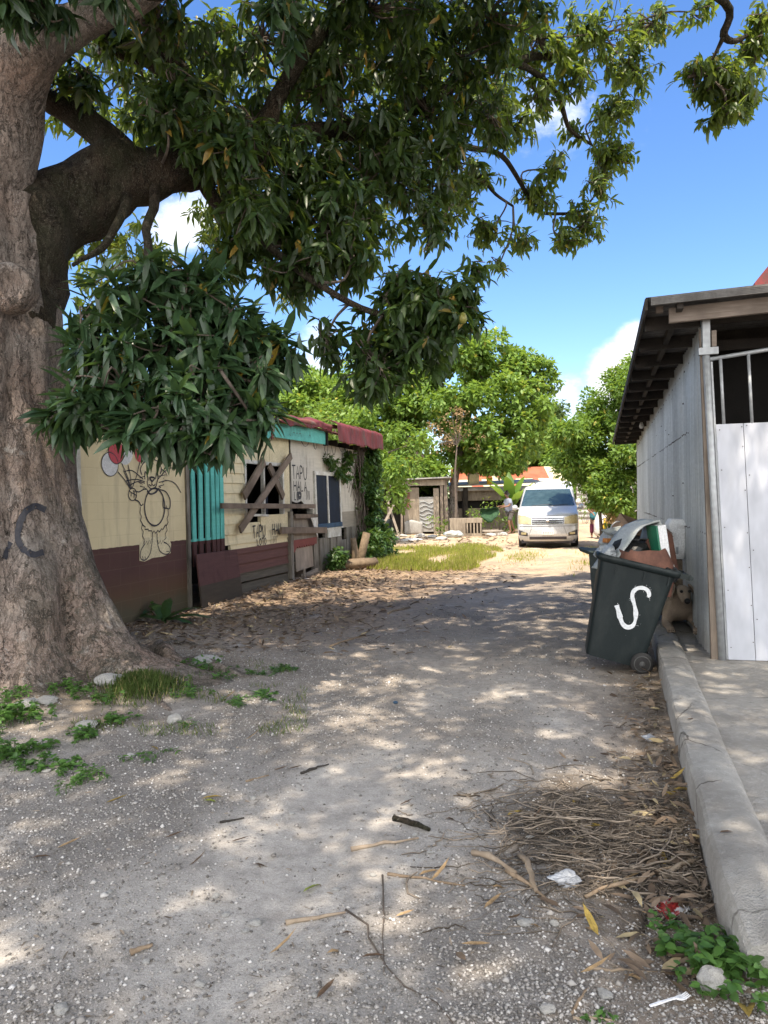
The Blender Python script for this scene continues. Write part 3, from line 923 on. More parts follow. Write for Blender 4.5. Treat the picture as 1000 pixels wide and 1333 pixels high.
MB().prism([(1.46, -.04, 1.04), (2.12, -.04, 1.04), (2.07, -.04, 2.16), (1.40, -.04, 2.16)], (0, .02, 0)).build('pane', M['blueglass'], bw)
MB().prism([(2.20, -.04, 1.04), (2.99, -.04, 1.04), (2.94, -.04, 2.16), (2.15, -.04, 2.16)], (0, .02, 0)).build('pane', M['blueglass'], bw)
MB().bx((1.44, -.075, 1.02), (3.02, -.03, 1.12)).build('sill', M['blue'], bw)
m = MB(); m.bx((2.1, -.05, .80), (3.0, -.02, .985)); m.build('patch_board', M['white_frame'], house)
# end wall and back
m = MB(); m.bx((4.46, .12, -.1), (4.6, 5.4, 2.84)); m.bx((-9.44, 5.25, -.1), (4.46, 5.4, 2.84)); m.build('end_wall', M['palepanel'], house)

# eaves: fascia, roof sheets, folded red sheet
m = MB()
m.prism([(-9.7, -.20, 2.70), (-1.22, -.20, 2.72), (-1.22, -.20, 2.98), (-9.7, -.20, 3.0)], (0, .035, 0))
m.build('fascia', M['tealplain'], house, bevel=.004); m = MB()
m.prism([(-1.14, -.21, 2.76), (1.60, -.21, 2.80), (1.60, -.21, 3.10), (-1.14, -.21, 3.02)], (0, .035, 0))
m.build('fascia', M['tealplain'], house, bevel=.004); m = MB()
m.prism([(4.9, -.18, 2.80), (5.5, -.18, 2.80), (5.5, -.18, 3.10), (4.9, -.18, 3.10)], (0, .035, 0))
m.build('fascia', M['tealplain'], house, bevel=.004)
MB().bx((-1.215, -.22, 2.72), (-1.145, -.15, 3.06)).build('fascia_joint', M['maroon_red'], house)
MB().bx((1.61, -.24, 2.78), (1.70, -.15, 3.14)).build('fascia_joint', M['dark'], house)
m = MB()
for k in range(5): m.bx((-1 + k * .1, -.01, 2.84), (-1 + k * .1 + .001, 0, 2.841))
rs = random.Random(8)
def roof_pt(u, v):
    s = -9.9 + 15.2 * u; y = -.32 + 3.1 * v
    return (s, y, 3.06 + .02 * s / 4 + .24 * (y + .32) + .018 * math.sin(s * 2 * PI / .16) + .03 * noise.noise(Vector((s * .8, y * .8, 0))))
m = MB(); m.grid(roof_pt, 800, 6)
def roof_bk(u, v):
    s = -9.9 + 15.2 * u; y = 2.78 + 3.0 * v
    return (s, y, 3.06 + .02 * s / 4 + .24 * 3.1 - .28 * (y - 2.78) + .018 * math.sin(s * 2 * PI / .16) + .03 * noise.noise(Vector((s * .8, y * .8, 0))))
m.grid(roof_bk, 800, 6)
m.build('roof', M['rustsheet'], house, True)
# red ridge capping lying along the eave, crumpled
def cap(u, v):
    s = -1.0 + 6.1 * u; a = v * 2.6 - .5
    r = .055 + .02 * noise.noise(Vector((s * 1.3, 0, 0)))
    zc = 3.10 + .028 * (s + 1) + .03 * noise.noise(Vector((s * 1.7, 3, 0)))
    return (s, -.27 + r * math.cos(a) * -1.3, zc + r * math.sin(a) + .012 * noise.noise(Vector((s * 8, a * 3, 1))))
MB().grid(cap, 90, 8).build('eave_capping', M['rustsheet'], house, True, solid=.006)
def ragged(u, v):
    s = -1.05 + 2.72 * u; n_ = noise.noise(Vector((s * 2.3, 3, 1)))
    h = v * (.20 + .07 * n_ + .03 * noise.noise(Vector((s * 9, 1, 1))))
    return (s, -.10 - .24 * min(1, h / .06) - .02 * noise.noise(Vector((s * 6, v * 3, 2))), 3.26 + .03 * s + .05 * noise.noise(Vector((s * 1.5, 0, 4))) - .05 * min(1, h / .06) - h * .85)
MB().grid(ragged, 70, 8).build('ragged_sheet', M['redsheet'], house, True, solid=.006)
for (a, b, dz) in ((1.66, 3.45, 0), (3.40, 4.75, .02), (4.70, 5.25, .03)):
    def fold(u, v, a=a, b=b, dz=dz):
        s = a + (b - a) * u
        wv = .007 * math.sin(s * 2 * PI / .21) + .03 * noise.noise(Vector((s * 5, v * 2, 8))) + .05 * noise.noise(Vector((s * 1.6, v * 1.2, 2)))
        h = v * .62
        y = -.16 - .30 * min(1, h / .22) - .05 * h + wv * .6
        z = 3.36 + dz - .10 * min(1, h / .2) - max(0, h - .2) * (.98 + .1 * noise.noise(Vector((s * 2, 7, 0)))) + .02 * noise.noise(Vector((s * 5, v * 6, 0)))
        return (s, y, z)
    MB().grid(fold, 60, 16).build('folded_sheet', M['redsheet'], house, True, solid=.006)
m = MB()
for k in range(18):
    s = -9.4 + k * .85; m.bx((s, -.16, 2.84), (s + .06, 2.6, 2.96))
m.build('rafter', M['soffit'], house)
for k in range(6):        # loose drooping wire below the eave
    m = MB(); s0 = .3 + k * .55 + rs.uniform(-.1, .1); w = rs.uniform(.2, .45); dp = rs.uniform(.08, .3)
    m.tube([(s0 + w * t, -.19 - .01 * k, 2.80 - dp * 4 * t * (1 - t)) for t in np.linspace(0, 1, 10)], .005, 5)
    m.build('wire', M['line'], house)


# ---------------------------------------------------------------- writing and mural (flat paint)
GLY = {
    'T': [[(0, 1), (.75, 1.02)], [(.36, 1), (.38, -.05)]],
    'A': [[(0, 0), (.34, 1), (.7, 0)], [(.14, .38), (.56, .40)]],
    'P': [[(.05, 0), (.03, 1), (.45, .96), (.58, .75), (.45, .52), (.05, .47)]],
    'U': [[(0, 1), (.02, .25), (.25, 0), (.52, .12), (.6, .35), (.6, 1)]],
    'H': [[(0, 0), (.02, 1)], [(.6, 0), (.6, 1)], [(0, .5), (.6, .52)]],
    'L': [[(0, 1), (.02, 0), (.55, .03)]],
    'O': [[(.3, 1), (.05, .75), (.03, .3), (.28, 0), (.56, .25), (.58, .7), (.3, 1)]],
    'N': [[(0, 0), (.02, 1), (.55, 0), (.58, 1)]],
    'I': [[(.1, 0), (.1, 1)]],
    "'": [[(.1, 1), (.06, .72)]],
    'J': [[(.45, 1), (.45, .2), (.25, 0), (.05, .2)]],
}


def smooth_line(p, k=6):
    P = [np.array(q, float) for q in p]
    if len(P) < 3: return P
    out = []
    for i in range(len(P) - 1):
        p0 = P[i - 1] if i else 2 * P[0] - P[1]; p3 = P[i + 2] if i + 2 < len(P) else 2 * P[-1] - P[-2]
        for j in range(k):
            t = j / k
            out.append(.5 * ((2 * P[i]) + (P[i + 1] - p0) * t + (2 * p0 - 5 * P[i] + 4 * P[i + 1] - p3) * t * t + (3 * P[i] - p0 - 3 * P[i + 1] + p3) * t ** 3))
    out.append(P[-1]); return out


def ribbon(mb, pts, w, y, mi=0):
    """flat stroke in the wall plane (pts are (along, height))"""
    P = [np.array(p, float) for p in pts]; vs = []
    for i, p in enumerate(P):
        t = P[min(i + 1, len(P) - 1)] - P[max(i - 1, 0)]; t /= max(1e-6, np.linalg.norm(t))
        n = np.array([-t[1], t[0]]); ww = w * (.85 + .3 * noise.noise(Vector((p[0] * 9, p[1] * 9, 1))))
        a, b = p + n * ww / 2, p - n * ww / 2
        vs += [(a[0], y, a[1]), (b[0], y, b[1])]
    mb.add(vs, [(2 * i, 2 * i + 1, 2 * i + 3, 2 * i + 2) for i in range(len(P) - 1)], mi)


def write(mb, text, x, z, h, w, y, adv=.95, slope=0.0, curve=False):
    cx = x
    for ch in text:
        if ch == ' ': cx += h * .45; continue
        for st in GLY[ch]:
            pts = [(cx + a * h * adv, z + b * h + slope * (cx - x)) for a, b in st]
            ribbon(mb, smooth_line(pts, 4) if ch in 'PUOJ' else pts, w, y)
        cx += h * adv * (.85 if ch not in "I'" else .4)


YW = -.041
m = MB()
write(m, 'TAPU', -1.72, 1.00, .20, .030, YW, .82)
write(m, 'HAU', -.88, 1.01, .20, .030, YW, .82)
write(m, 'LOTO', -1.55, .862, .115, .024, YW, 1.05)
write(m, "NI'", -.86, .862, .13, .024, YW, 1.05)
m.build('lettering', M['ink'], house)
m = MB()
write(m, 'TAPU', .13, 2.06, .25, .035, -.034, .98, -.02)
write(m, 'HALA', .20, 1.82, .19, .034, -.034, 1.15, -.02)
write(m, 'LO', .22, 1.64, .16, .034, -.034, 1.0)
ribbon(m, [(.50 + .07 * math.cos(a), 1.73 + .05 * math.sin(a)) for a in np.linspace(0, 6.4, 14)], .09, -.0345)
write(m, 'NI', .86, 1.64, .18, .034, -.034, 1.0)
m.build('lettering', M['ink'], house)
m = MB(); write(m, 'JAAA', -.40, 2.84, .17, .012, -.214, 1.1, .02); write(m, 'A', .62, 2.87, .14, .012, -.214, 1.1)
m.build('lettering', M['line'], house)

# mural: a furry cat holding balloons; drawn in crop units (200 px wide crop of the photo, x5)
def mp(cx, cy):
    s, z = hs(100 + cx * .2, 560 + cy * .2); return (s, z)
YM = -.005
def ell(cx, cy, rx, ry, n=28, a0=0, a1=2 * PI, rot=0):
    r = []
    for a in np.linspace(a0, a1, n):
        x, y = rx * math.cos(a), ry * math.sin(a)
        r.append(mp(cx + x * math.cos(rot) - y * math.sin(rot), cy + x * math.sin(rot) + y * math.cos(rot)))
    return r
def fill(mat, pts, y, name='mural_fill'):
    mb = MB(); c = np.mean(pts, axis=0)
    mb.add([(c[0], y, c[1])] + [(p[0], y, p[1]) for p in pts], [(0, 1 + i, 1 + (i + 1) % len(pts)) for i in range(len(pts))])
    return mb
fb = fill(None, ell(212, 222, 52, 76, rot=-.12), YM - .001)
f2 = fill(None, ell(318, 160, 44, 66, rot=.15), YM - .0005); f2.build('painted_balloon', M['white_paint'], house)
fb.build('painted_balloon', M['white_paint'], house)
fr = fill(None, ell(252, 142, 48, 76, rot=-.1), YM - .002)
f2 = fill(None, ell(412, 150, 36, 60), YM - .0015); f2.build('painted_balloon', M['red_paint'], house)
fr.build('painted_balloon', M['red_paint'], house)
# pale ground left round the feet
foot = [mp(*p) for p in [(405, 850), (405, 740), (440, 700), (590, 690), (612, 740), (608, 800), (560, 822), (490, 832), (440, 855)]]
m = fill(None, foot, YM - .0008)
m.build('mural_ground', M['cream_dk'], house)
m = MB(); YL = YM - .003
LW = 1.35
def ln(pts, w=.020, k=5): ribbon(m, smooth_line([mp(*p) for p in pts], k), w * LW, YL)
def lp(pts, w=.018): ribbon(m, pts, w, YL)
lp(ell(212, 222, 54, 78, rot=-.12), .014); lp(ell(252, 142, 50, 78, rot=-.1), .014)
lp(ell(504, 500, 66, 122), .028)                                    # belly
for e in [((266, 272), (345, 380)), ((290, 216), (350, 380)), ((330, 225), (352, 380)), ((408, 206), (356, 380)), ((300, 262), (345, 385))]: ln([e[0], ((e[0][0] + e[1][0]) / 2 + 5, (e[0][1] + e[1][1]) / 2), e[1]], .012)
ln([(420, 290), (412, 250), (440, 205), (485, 190), (525, 205), (548, 250), (540, 285)], .014)   # head tuft
ln([(440, 320), (442, 270), (458, 300), (460, 330)], .016); ln([(508, 320), (520, 268), (526, 305), (520, 335)], .016)   # ears
ln([(470, 312), (485, 306), (502, 312), (488, 332), (470, 312)], .022); ln([(486, 335), (486, 352)], .014)
ln([(455, 330), (462, 365), (487, 382), (512, 365), (520, 330)], .014); ln([(466, 352), (478, 362), (487, 354), (498, 362), (508, 350)], .012)
zz = [(440, 300), (405, 310), (420, 330), (400, 340), (425, 352), (408, 365), (440, 372), (425, 385), (455, 385)]
ribbon(m, [mp(*p) for p in zz], .014, YL); ribbon(m, [mp(*p) for p in [(530, 300), (575, 290), (560, 315), (580, 325), (552, 340), (565, 355), (530, 365), (545, 372), (515, 385)]], .014, YL)
for w in [[(440, 335), (380, 320), (318, 330)], [(440, 345), (390, 335), (340, 360)], [(430, 320), (360, 265), (305, 268)], [(525, 320), (580, 260), (625, 245), (662, 258)], [(530, 340), (590, 328), (640, 350), (676, 408)], [(545, 250), (575, 275), (585, 300)]]: ln(w, .012)
lp(ell(360, 418, 27, 40), .016); ln([(340, 395), (352, 410), (350, 430)], .012); ln([(365, 392), (372, 415), (368, 440)], .012); ln([(350, 405), (385, 425), (380, 440)], .012)
ln([(372, 395), (400, 402), (420, 392), (450, 378)], .014); ln([(372, 452), (400, 465), (415, 490), (430, 480)], .016)
ln([(455, 392), (470, 412), (490, 414), (512, 402), (525, 385)], .026)
ln([(530, 385), (575, 400), (600, 440), (606, 480), (600, 510), (580, 508), (560, 500), (560, 440)], .016); ln([(580, 490), (584, 508)], .01)
ribbon(m, [mp(*p) for p in [(412, 500), (408, 540), (418, 560), (412, 590), (425, 610), (418, 640), (430, 660), (425, 690), (436, 710), (432, 740)]], .017, YL)
ribbon(m, [mp(*p) for p in [(590, 510), (594, 550), (584, 575), (592, 600), (580, 625), (586, 650), (572, 675), (578, 700), (566, 715)]], .017, YL)
ribbon(m, [mp(*p) for p in [(425, 615), (445, 632), (440, 645), (465, 645), (462, 655), (485, 655), (488, 672), (500, 655), (510, 672), (525, 652), (535, 662), (550, 640), (556, 650), (572, 620), (580, 615)]], .017, YL)
ln([(490, 670), (488, 720), (480, 770)], .012); ln([(520, 672), (520, 710), (526, 760)], .012)
ribbon(m, [mp(*p) for p in [(436, 720), (440, 742), (452, 722), (458, 745), (468, 715), (474, 740), (484, 705)]], .012, YL)
ribbon(m, [mp(*p) for p in [(522, 715), (530, 740), (540, 718), (548, 742), (558, 715), (566, 735)]], .012, YL)
ln([(440, 740), (415, 780), (410, 825), (425, 845), (450, 840), (475, 800), (482, 765)], .015); ln([(424, 820), (428, 840)], .01); ln([(440, 822), (446, 838)], .01)
ln([(526, 755), (540, 790), (575, 808), (602, 795), (604, 765), (585, 740), (565, 730)], .015); ln([(580, 790), (600, 788)], .01)
m.build('mural_line', M['line'], house)
# ---------------------------------------------------------------- tin shed on the right; local x along lane, y to the left, z up
shed = thing('tin_shed', 'tin shed with corrugated grey side wall and white panel door', 'shed', S0, LANE_ROT)
SL = 12.3


def topz(s): return 3.20 - .022 * s


m = MB(); nz = 5; P = .15
ns = int(SL / P * 12)
seams = [0.0]
def cw(u, v):
    s = .02 + SL * u
    lap = .004 * (math.floor(s / .76) % 2)
    prof = math.sin(2 * PI * s / P)
    z = .10 + .02 * noise.noise(Vector((s * 1.7, 0, 0))) + (topz(s) - .10) * v
    return (s, .026 * ((1 + prof) / 2) ** 3 + lap + .018 * noise.noise(Vector((s * .5, z * .6, 0))) + .02 * (1 - v) ** 3 * noise.noise(Vector((s * .9, 4, 0))), z)
m.grid(cw, ns, nz)
rn = random.Random(3)
for zz in (1.23, 2.26, 3.0):
    s = .06
    while s < SL:
        z = zz - (.022 * s if zz > 2.9 else 0) + rn.uniform(-.008, .008)
        if z < topz(s) - .05:
            m.box((s, .022, z), (.016, .016, .016), None, 1)
        s += P * 1 if zz < 3 else P * 3
for q in range(26):
    s, z = rn.uniform(.1, 8), rn.uniform(.3, 3.0); m.box((s, .018, z), (.014, .012, .014), None, 1)
m.build('corrugated_wall', [M['galv'], M['bolt']], shed, True)

# corner timber and galvanised post
MB().prism([(.0, -.045, .12), (.06, -.045, .12), (.06, .035, .12), (.0, .035, .12)], (0, .06, 2.93)).build('corner_timber', M['timber'], shed, bevel=.004)
def rr(r, z): return -(r + .055 - .036 * (z - .13))     # front elements lean a little, as the photo shows
m = MB()
m.tube([(-.02, rr(-.005, .08), .08), (-.02, rr(-.005, 1.6), 1.6), (-.02, rr(-.005, 3.12), 3.12)], .031, 14)
m.build('corner_post', M['galvpipe'], shed, True)
m = MB(); m.bx((-.06, .015, 2.86), (-.035, .075, 3.22)); m.box((-.03, .03, 2.84), (.07, .16, .06)); m.build('post_bracket', M['galvpipe'], shed)
m = MB(); m.bx((-.03, -.04, 2.88), (.02, -.0, 3.02)); m.build('timber_block', M['beam'], shed)

# door of flat white panels
door = bpy.data.objects.new('door', None); link(door); door.parent = shed
def dq(ra, rb, za, zb, y=-.03, t=.02):
    return [(y, rr(ra, za), za), (y, rr(rb, za), za), (y, rr(rb, zb), zb), (y, rr(ra, zb), zb)]
for (ra, rb) in ((.045, .262), (.266, .68), (.684, 1.1)):
    MB().prism(dq(ra, rb, .14, 2.20), (.012, 0, 0)).build('panel', M['door'], door, bevel=.002)
m = MB()
for (r, zs) in ((.07, (.25, .75, 1.3, 1.8, 2.15)), (.25, (.3, .62, .95, 1.25, 1.62, 2.0, 2.17)), (.29, (.5, 1.1, 1.75, 2.18)), (.52, (.4, .9, 1.5, 2.1))):
    for z in zs: m.lathe([(.005, 0), (.004, .005)], (-.0365, rr(r, z), z), 8, 'X')
m.build('bolt', M['bolt'], door)
MB().prism(dq(.03, .045, .14, 2.75, -.02), (.03, 0, 0)).build('edge_bar', M['galvpipe'], door)
# bars above the door
m = MB()
m.tube([(-.02, rr(.0, 2.77), 2.77), (-.02, rr(1.2, 2.86), 2.90)], .018, 8)
bars = m.build('bar_frame', M['galvpipe'], shed, True)
for r in (.11, .335, .57, .8):
    MB().tube([(-.02, rr(r, 2.2), 2.2), (-.02, rr(r, 2.8), 2.79 + .03 * r)], .0135, 8).build('bar', M['galvpipe'], bars, True)
# front wall beyond the door, back and far walls, inner ceiling: closed shell
m = MB()
m.bx((0, -6.0, .1), (.05, -1.2, 3.2)); m.bx((SL - .05, -6.0, .1), (SL, -.05, 2.9)); m.bx((0, -6.05, .1), (SL, -6.0, 3.3))
m.build('shell_wall', M['tinwall'], shed)
m = MB(); m.bx((1.3, -5.9, .1), (1.35, -.06, 3.12)); m.build('dark_backing', M['dark'], shed)  # near-black sheet standing for the unlit inside of the shed
for k in range(16): pass

# roof: corrugated, overhanging the lane side and the front
def rz(s, y):  # y to the left positive
    return topz(s) + .075 - .030 * y - .004 * s
def roof(u, v):
    s = -.34 + (SL + .45) * u; y = .56 - 6.9 * v
    return (s, y, rz(s, y) + .013 * math.sin(2 * PI * s / .088))
m = MB(); m.grid(roof, int((SL + .45) / .088 * 6), 3)
m.build('roof', M['shedroof'], shed, True, solid=.004)
# green-edged bent sheet along the front verge
m = MB()
for k in range(5):
    z0 = .012 * k
    m.bar((-.36 - .004 * k, .52, rz(-.3, .52) - .045 + z0 - .012), (-.36 - .004 * k, -6.2, rz(-.3, -6.2) - .045 + z0 - .012), .03, .014, (0, 0, 1))
m.build('verge_sheet', M['shedroof'], shed)
# eave board on the lane side
m = MB()
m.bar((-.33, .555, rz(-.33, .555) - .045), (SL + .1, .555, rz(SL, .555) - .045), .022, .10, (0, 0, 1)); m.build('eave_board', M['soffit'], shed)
# front beam
m = MB(); m.prism([(-.17, .36, 3.085), (-.17, .36, 3.215), (-.17, -6, 3.43), (-.17, -6, 3.29)], (.05, 0, 0)); m.build('front_beam', M['beam'], shed, bevel=.004)
m = MB(); m.bx((-.10, .40, 3.20), (-.04, .46, 3.26)); m.build('beam_end', M['beam'], shed)
for k in range(14):
    s = .25 + k * .9
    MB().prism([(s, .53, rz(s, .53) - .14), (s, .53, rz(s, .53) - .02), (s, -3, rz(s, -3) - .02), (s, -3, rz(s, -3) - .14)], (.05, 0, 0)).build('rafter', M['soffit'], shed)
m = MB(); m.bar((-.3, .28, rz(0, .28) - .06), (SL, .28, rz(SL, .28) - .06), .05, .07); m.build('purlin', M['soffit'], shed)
lamp = MB().lathe([(.0, -.05), (.03, -.04), (.042, 0), (.03, .04), (.02, .07)], (7.6, .16, 2.86), 10); lamp.build('lamp_bulb', M['white_frame'], shed, True)
# timber frame seen in the gloom above the bars
m = MB()
m.bx((.9, -3.5, 3.0), (.95, -.06, 3.1))
m.build('inner_beam', M['soffit'], shed)

# red-roofed building far beyond the shed (only its verge shows)
b = thing('red_roofed_building', 'building with a red tin gable roof peeking above the tin shed', 'building', (17.62, 27.5, 0), LANE_ROT); b.scale = (1, 1, 1.065)
m = MB(); m.bx((-3, -4, -.1), (3, 4, 8.2)); m.build('wall', M['tinwall'], b)
m = MB()
for sgn in (-1, 1):
    m.prism([(-3.4, sgn * 4.5, 8.0), (3.4, sgn * 4.5, 8.0), (3.4, 0, 13.2), (-3.4, 0, 13.2)], (0, 0, -1.1))
m.build('roof', M['redsheet'], b)
m = MB(); m.prism([(-3, -4, 8.2), (-3, 4, 8.2), (-3, 0, 12.9)], (.1, 0, 0)); m.build('gable', M['tinwall'], b)
# ---------------------------------------------------------------- the big mango tree
mango = thing('mango_tree', 'huge old mango tree with thick forked trunk and dark drooping leaves', 'tree', (TREE[0], TREE[1], 0))
TO = np.array([TREE[0], TREE[1], 0])


def trunk_r(a, z):
    """radius of the trunk in direction a (0 = right of the picture, -pi/2 = towards the camera)"""
    base = np.interp(z, [0, .15, .3, .5, .8, 1.3, 2.0, 2.7, 3.3, 4.2], [1.25, 1.10, 1.00, .93, .87, .77, .66, .58, .54, .46])
    def lobe(a0, w):
        d = (a - a0 + PI) % (2 * PI) - PI
        return math.exp(-(d / w) ** 2)
    r = base
    r += lobe(-.12, .34) * np.interp(z, [0, .12, .25, .4, .55, .8, 1.2, 2.0, 3], [1.15, .85, .52, .34, .26, .18, .12, .06, .0])
    r += lobe(-.85, .32) * np.interp(z, [0, .3, .7, 1.0, 1.4, 2.2], [.10, .12, .10, .06, .02, -.02])
    r -= lobe(-1.02 + .05 * z, .10) * np.interp(z, [0, .6, 1.6, 2.6, 3.4], [.10, .10, .09, .07, .03])
    r -= lobe(-.45, .09) * np.interp(z, [0, .3, .9, 1.6], [.12, .1, .06, 0])
    r += lobe(-2.0, .45) * np.interp(z, [0, .5, 1.2], [.30, .16, .0])
    p = Vector((math.cos(a) * 1.1, math.sin(a) * 1.1, z * .55))
    r += .085 * noise.noise(p * 1.6) + .04 * noise.noise(p * 4 + Vector((3, 0, 0))) + .018 * noise.noise(Vector((p.x * 9, p.y * 9, z * 2.2)))
    # burl low on the right-hand front
    dz = (z - .95) / .26; da = ((a + .72 + PI) % (2 * PI) - PI) / .26
    r += .10 * math.exp(-(dz * dz + da * da))
    return r


def trunk_c(z): return (.02 * z - .05 - .03 * max(0, z - 3), 0.02 * z)


m = MB(); NA = 150; rings = []
for z in np.concatenate([np.arange(-.15, 4.4, .035)]):
    c = trunk_c(z); ring = []
    for k in range(NA):
        a = 2 * PI * k / NA; r = trunk_r(a, max(z, 0))
        fis = noise.noise(Vector((math.cos(a) * 11, math.sin(a) * 11, z * 1.7)))
        fis2 = noise.noise(Vector((math.cos(a) * 22, math.sin(a) * 22, z * 3.1 + 7)))
        r -= .020 * max(0, fis - .05) + .010 * abs(fis2)
        x, y = c[0] + r * math.cos(a), c[1] + r * math.sin(a)
        ring.append((x, y, z + .0))
    rings.append(ring)
m.loft(rings, cap=True)
trunk = m.build('trunk', M['bark'], mango, True)
bvh = BVHTree.FromPolygons([Vector(v) for v in m.v], m.f)


def on_trunk(px, py, off=.006):
    r = Vector(ray(px, py)); o = Vector(CAM - TO)
    h = bvh.ray_cast(o, r)
    if h[0] is None: return None
    n = h[1]
    if n.dot(r) > 0: n = -n
    return h[0] + n * off, n


# spray-painted letter on the bark, following its surface
def spray(pts, w):
    mb = MB(); L = smooth_line(pts, 8); vs = []
    for i in range(len(L)):
        t = L[min(i + 1, len(L) - 1)] - L[max(i - 1, 0)]; t = t / max(1e-6, np.linalg.norm(t)); n = np.array([-t[1], t[0]])
        row = []
        for q in np.linspace(-.5, .5, 5):
            p = L[i] + n * q * w * (1 + .25 * noise.noise(Vector((L[i][0] * .3, L[i][1] * .3, q))))
            h = on_trunk(p[0], p[1], .007)
            row.append(h[0] if h else None)
        vs.append(row)
    for i in range(len(vs) - 1):
        for j in range(4):
            q = [vs[i][j], vs[i + 1][j], vs[i + 1][j + 1], vs[i][j + 1]]
            if any(v is None for v in q): continue
            if noise.noise(Vector((i * .35, j * .9, w))) > .42: continue
            mb.add(q, [(0, 1, 2, 3)])
    mb.build('painted_letter', M['trunkspray'], mango)
spray([(59, 664), (45, 659), (32, 668), (24, 690), (25, 706), (33, 717), (44, 722), (56, 719)], 8)
spray([(14, 706), (9, 716), (5, 728)], 7)

# surface roots running out over the ground
for pts in ([(150, 838, .17), (205, 856, .15), (255, 868, .13), (300, 878, .09), (340, 882, .05)], [(110, 872, .13), (150, 884, .12), (190, 902, .09), (225, 925, .05)], [(190, 845, .09), (230, 838, .08), (290, 846, .06), (330, 850, .03)]):
    P_ = [np.append(ground(a, b) - TO + [0, 0, -.055], r) for a, b, r in pts]; P_ = smooth_line(P_, 6)
    mb = MB(); mb.tube([p[:3] + np.array([0, 0, .03 * noise.noise(Vector(p[:3] * 3))]) for p in P_], [float(p[3]) * (1 + .4 * noise.noise(Vector(p[:3] * 5))) for p in P_], 18, 0, True, .9); mb.build('root', M['bark'], mango, True)

# knot where a limb was cut
kp = at(12, 372, 6.33) - TO
m = MB(); prof = [(.20, -.14), (.20, .0), (.17, .045), (.13, .05), (.10, .02), (.075, -.02), (.05, -.035)]
import bmesh as _b
dirv = Vector((.12, -1, .05)).normalized(); rot = dirv.to_track_quat('Z', 'Y').to_matrix()
n = 26; vs = []; fs = []
for i, (r, h) in enumerate(prof):
    for k in range(n):
        a = 2 * PI * k / n; rr_ = r * (1 + .16 * noise.noise(Vector((math.cos(a) * 2, math.sin(a) * 2, h * 6))))
        vs.append(rot @ Vector((rr_ * math.cos(a), rr_ * math.sin(a), h)) + Vector(kp))
for i in range(len(prof) - 1):
    for k in range(n): fs.append((i * n + k, i * n + (k + 1) % n, (i + 1) * n + (k + 1) % n, (i + 1) * n + k))
fs.append(tuple((len(prof) - 1) * n + k for k in range(n)))
m.add(vs, fs); m.build('knot', M['bark'], mango, True)


# limbs: (pixel x, pixel y, metres ahead, radius)
SKEL = []       # sampled skeleton points for joining twigs


def limb(pts, name='limb', mat='limb', n=14, wob=.28, smooth=5, parent=mango):
    P = [np.append(at(a, b, d), r) for a, b, d, r in pts]
    P = smooth_line(P, smooth)
    q = [p[:3] - TO for p in P]; rad = [float(p[3]) for p in P]
    for k in range(1, len(q) - 1):
        q[k] = q[k] + np.array([noise.noise(Vector(q[k] * 1.7 + 3)), noise.noise(Vector(q[k] * 1.7 + 9)), noise.noise(Vector(q[k] * 1.7 + 17))]) * min(.10, rad[k] * .8 + .02)
    mb = MB(); mb.tube(q, rad, n, 0, True, wob)
    o = mb.build(name, M[mat], parent, True)
    for p, r in zip(q, rad): SKEL.append((p, r))
    return o


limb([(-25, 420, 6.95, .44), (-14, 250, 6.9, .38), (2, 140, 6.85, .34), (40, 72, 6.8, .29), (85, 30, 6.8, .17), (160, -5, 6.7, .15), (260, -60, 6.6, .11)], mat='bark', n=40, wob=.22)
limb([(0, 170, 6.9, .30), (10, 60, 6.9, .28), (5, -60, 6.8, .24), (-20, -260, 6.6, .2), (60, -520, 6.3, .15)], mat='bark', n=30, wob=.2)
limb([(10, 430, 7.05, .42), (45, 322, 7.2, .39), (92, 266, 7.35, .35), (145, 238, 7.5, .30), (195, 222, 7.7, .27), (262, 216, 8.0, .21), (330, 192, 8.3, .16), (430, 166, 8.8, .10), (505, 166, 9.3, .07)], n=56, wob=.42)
limb([(165, 215, 7.6, .20), (128, 170, 7.6, .15), (92, 146, 7.5, .125), (62, 134, 7.4, .11), (38, 95, 7.3, .09)], n=16)
limb([(135, 48, 7.6, .10), (170, 68, 7.8, .11), (210, 80, 7.9, .12), (238, 98, 8.0, .10), (255, 112, 8.1, .05)], n=12)
limb([(345, 178, 8.3, .12), (372, 118, 8.3, .09), (398, 70, 8.2, .07), (440, 10, 8.1, .05), (470, -60, 8, .04)], n=12)
limb([(258, 218, 8.0, .10), (285, 270, 8.0, .06), (330, 300, 7.9, .045), (400, 360, 7.7, .035), (470, 400, 7.6, .03), (540, 415, 7.6, .02)], n=10)
limb([(165, 255, 7.4, .05), (140, 315, 7.0, .035), (95, 345, 6.7, .018)], n=10)
limb([(205, 225, 7.7, .055), (192, 300, 7.0, .04), (200, 360, 6.3, .032), (240, 420, 6.0, .045), (280, 470, 5.9, .03)], n=10)
limb([(75, 560, 6.35, .05), (88, 540, 6.1, .035), (120, 520, 5.9, .02)], n=8)
limb([(505, 166, 9.3, .07), (580, 120, 10, .07), (665, 78, 11, .06), (740, 72, 11.8, .045), (800, 40, 12.3, .03)], n=9)
limb([(668, 80, 11, .05), (690, 92, 11.2, .045), (722, 118, 11.6, .04), (738, 165, 12, .032), (770, 188, 12.4, .022)], n=8)
limb([(500, 168, 9.3, .06), (560, 190, 10.4, .05), (615, 192, 11.2, .045), (660, 210, 11.8, .04), (688, 258, 12.2, .032), (702, 276, 12.4, .028), (760, 275, 12.6, .018)], n=8)
limb([(610, 205, 11.2, .03), (640, 245, 11.6, .025), (668, 268, 11.9, .018)], n=7)
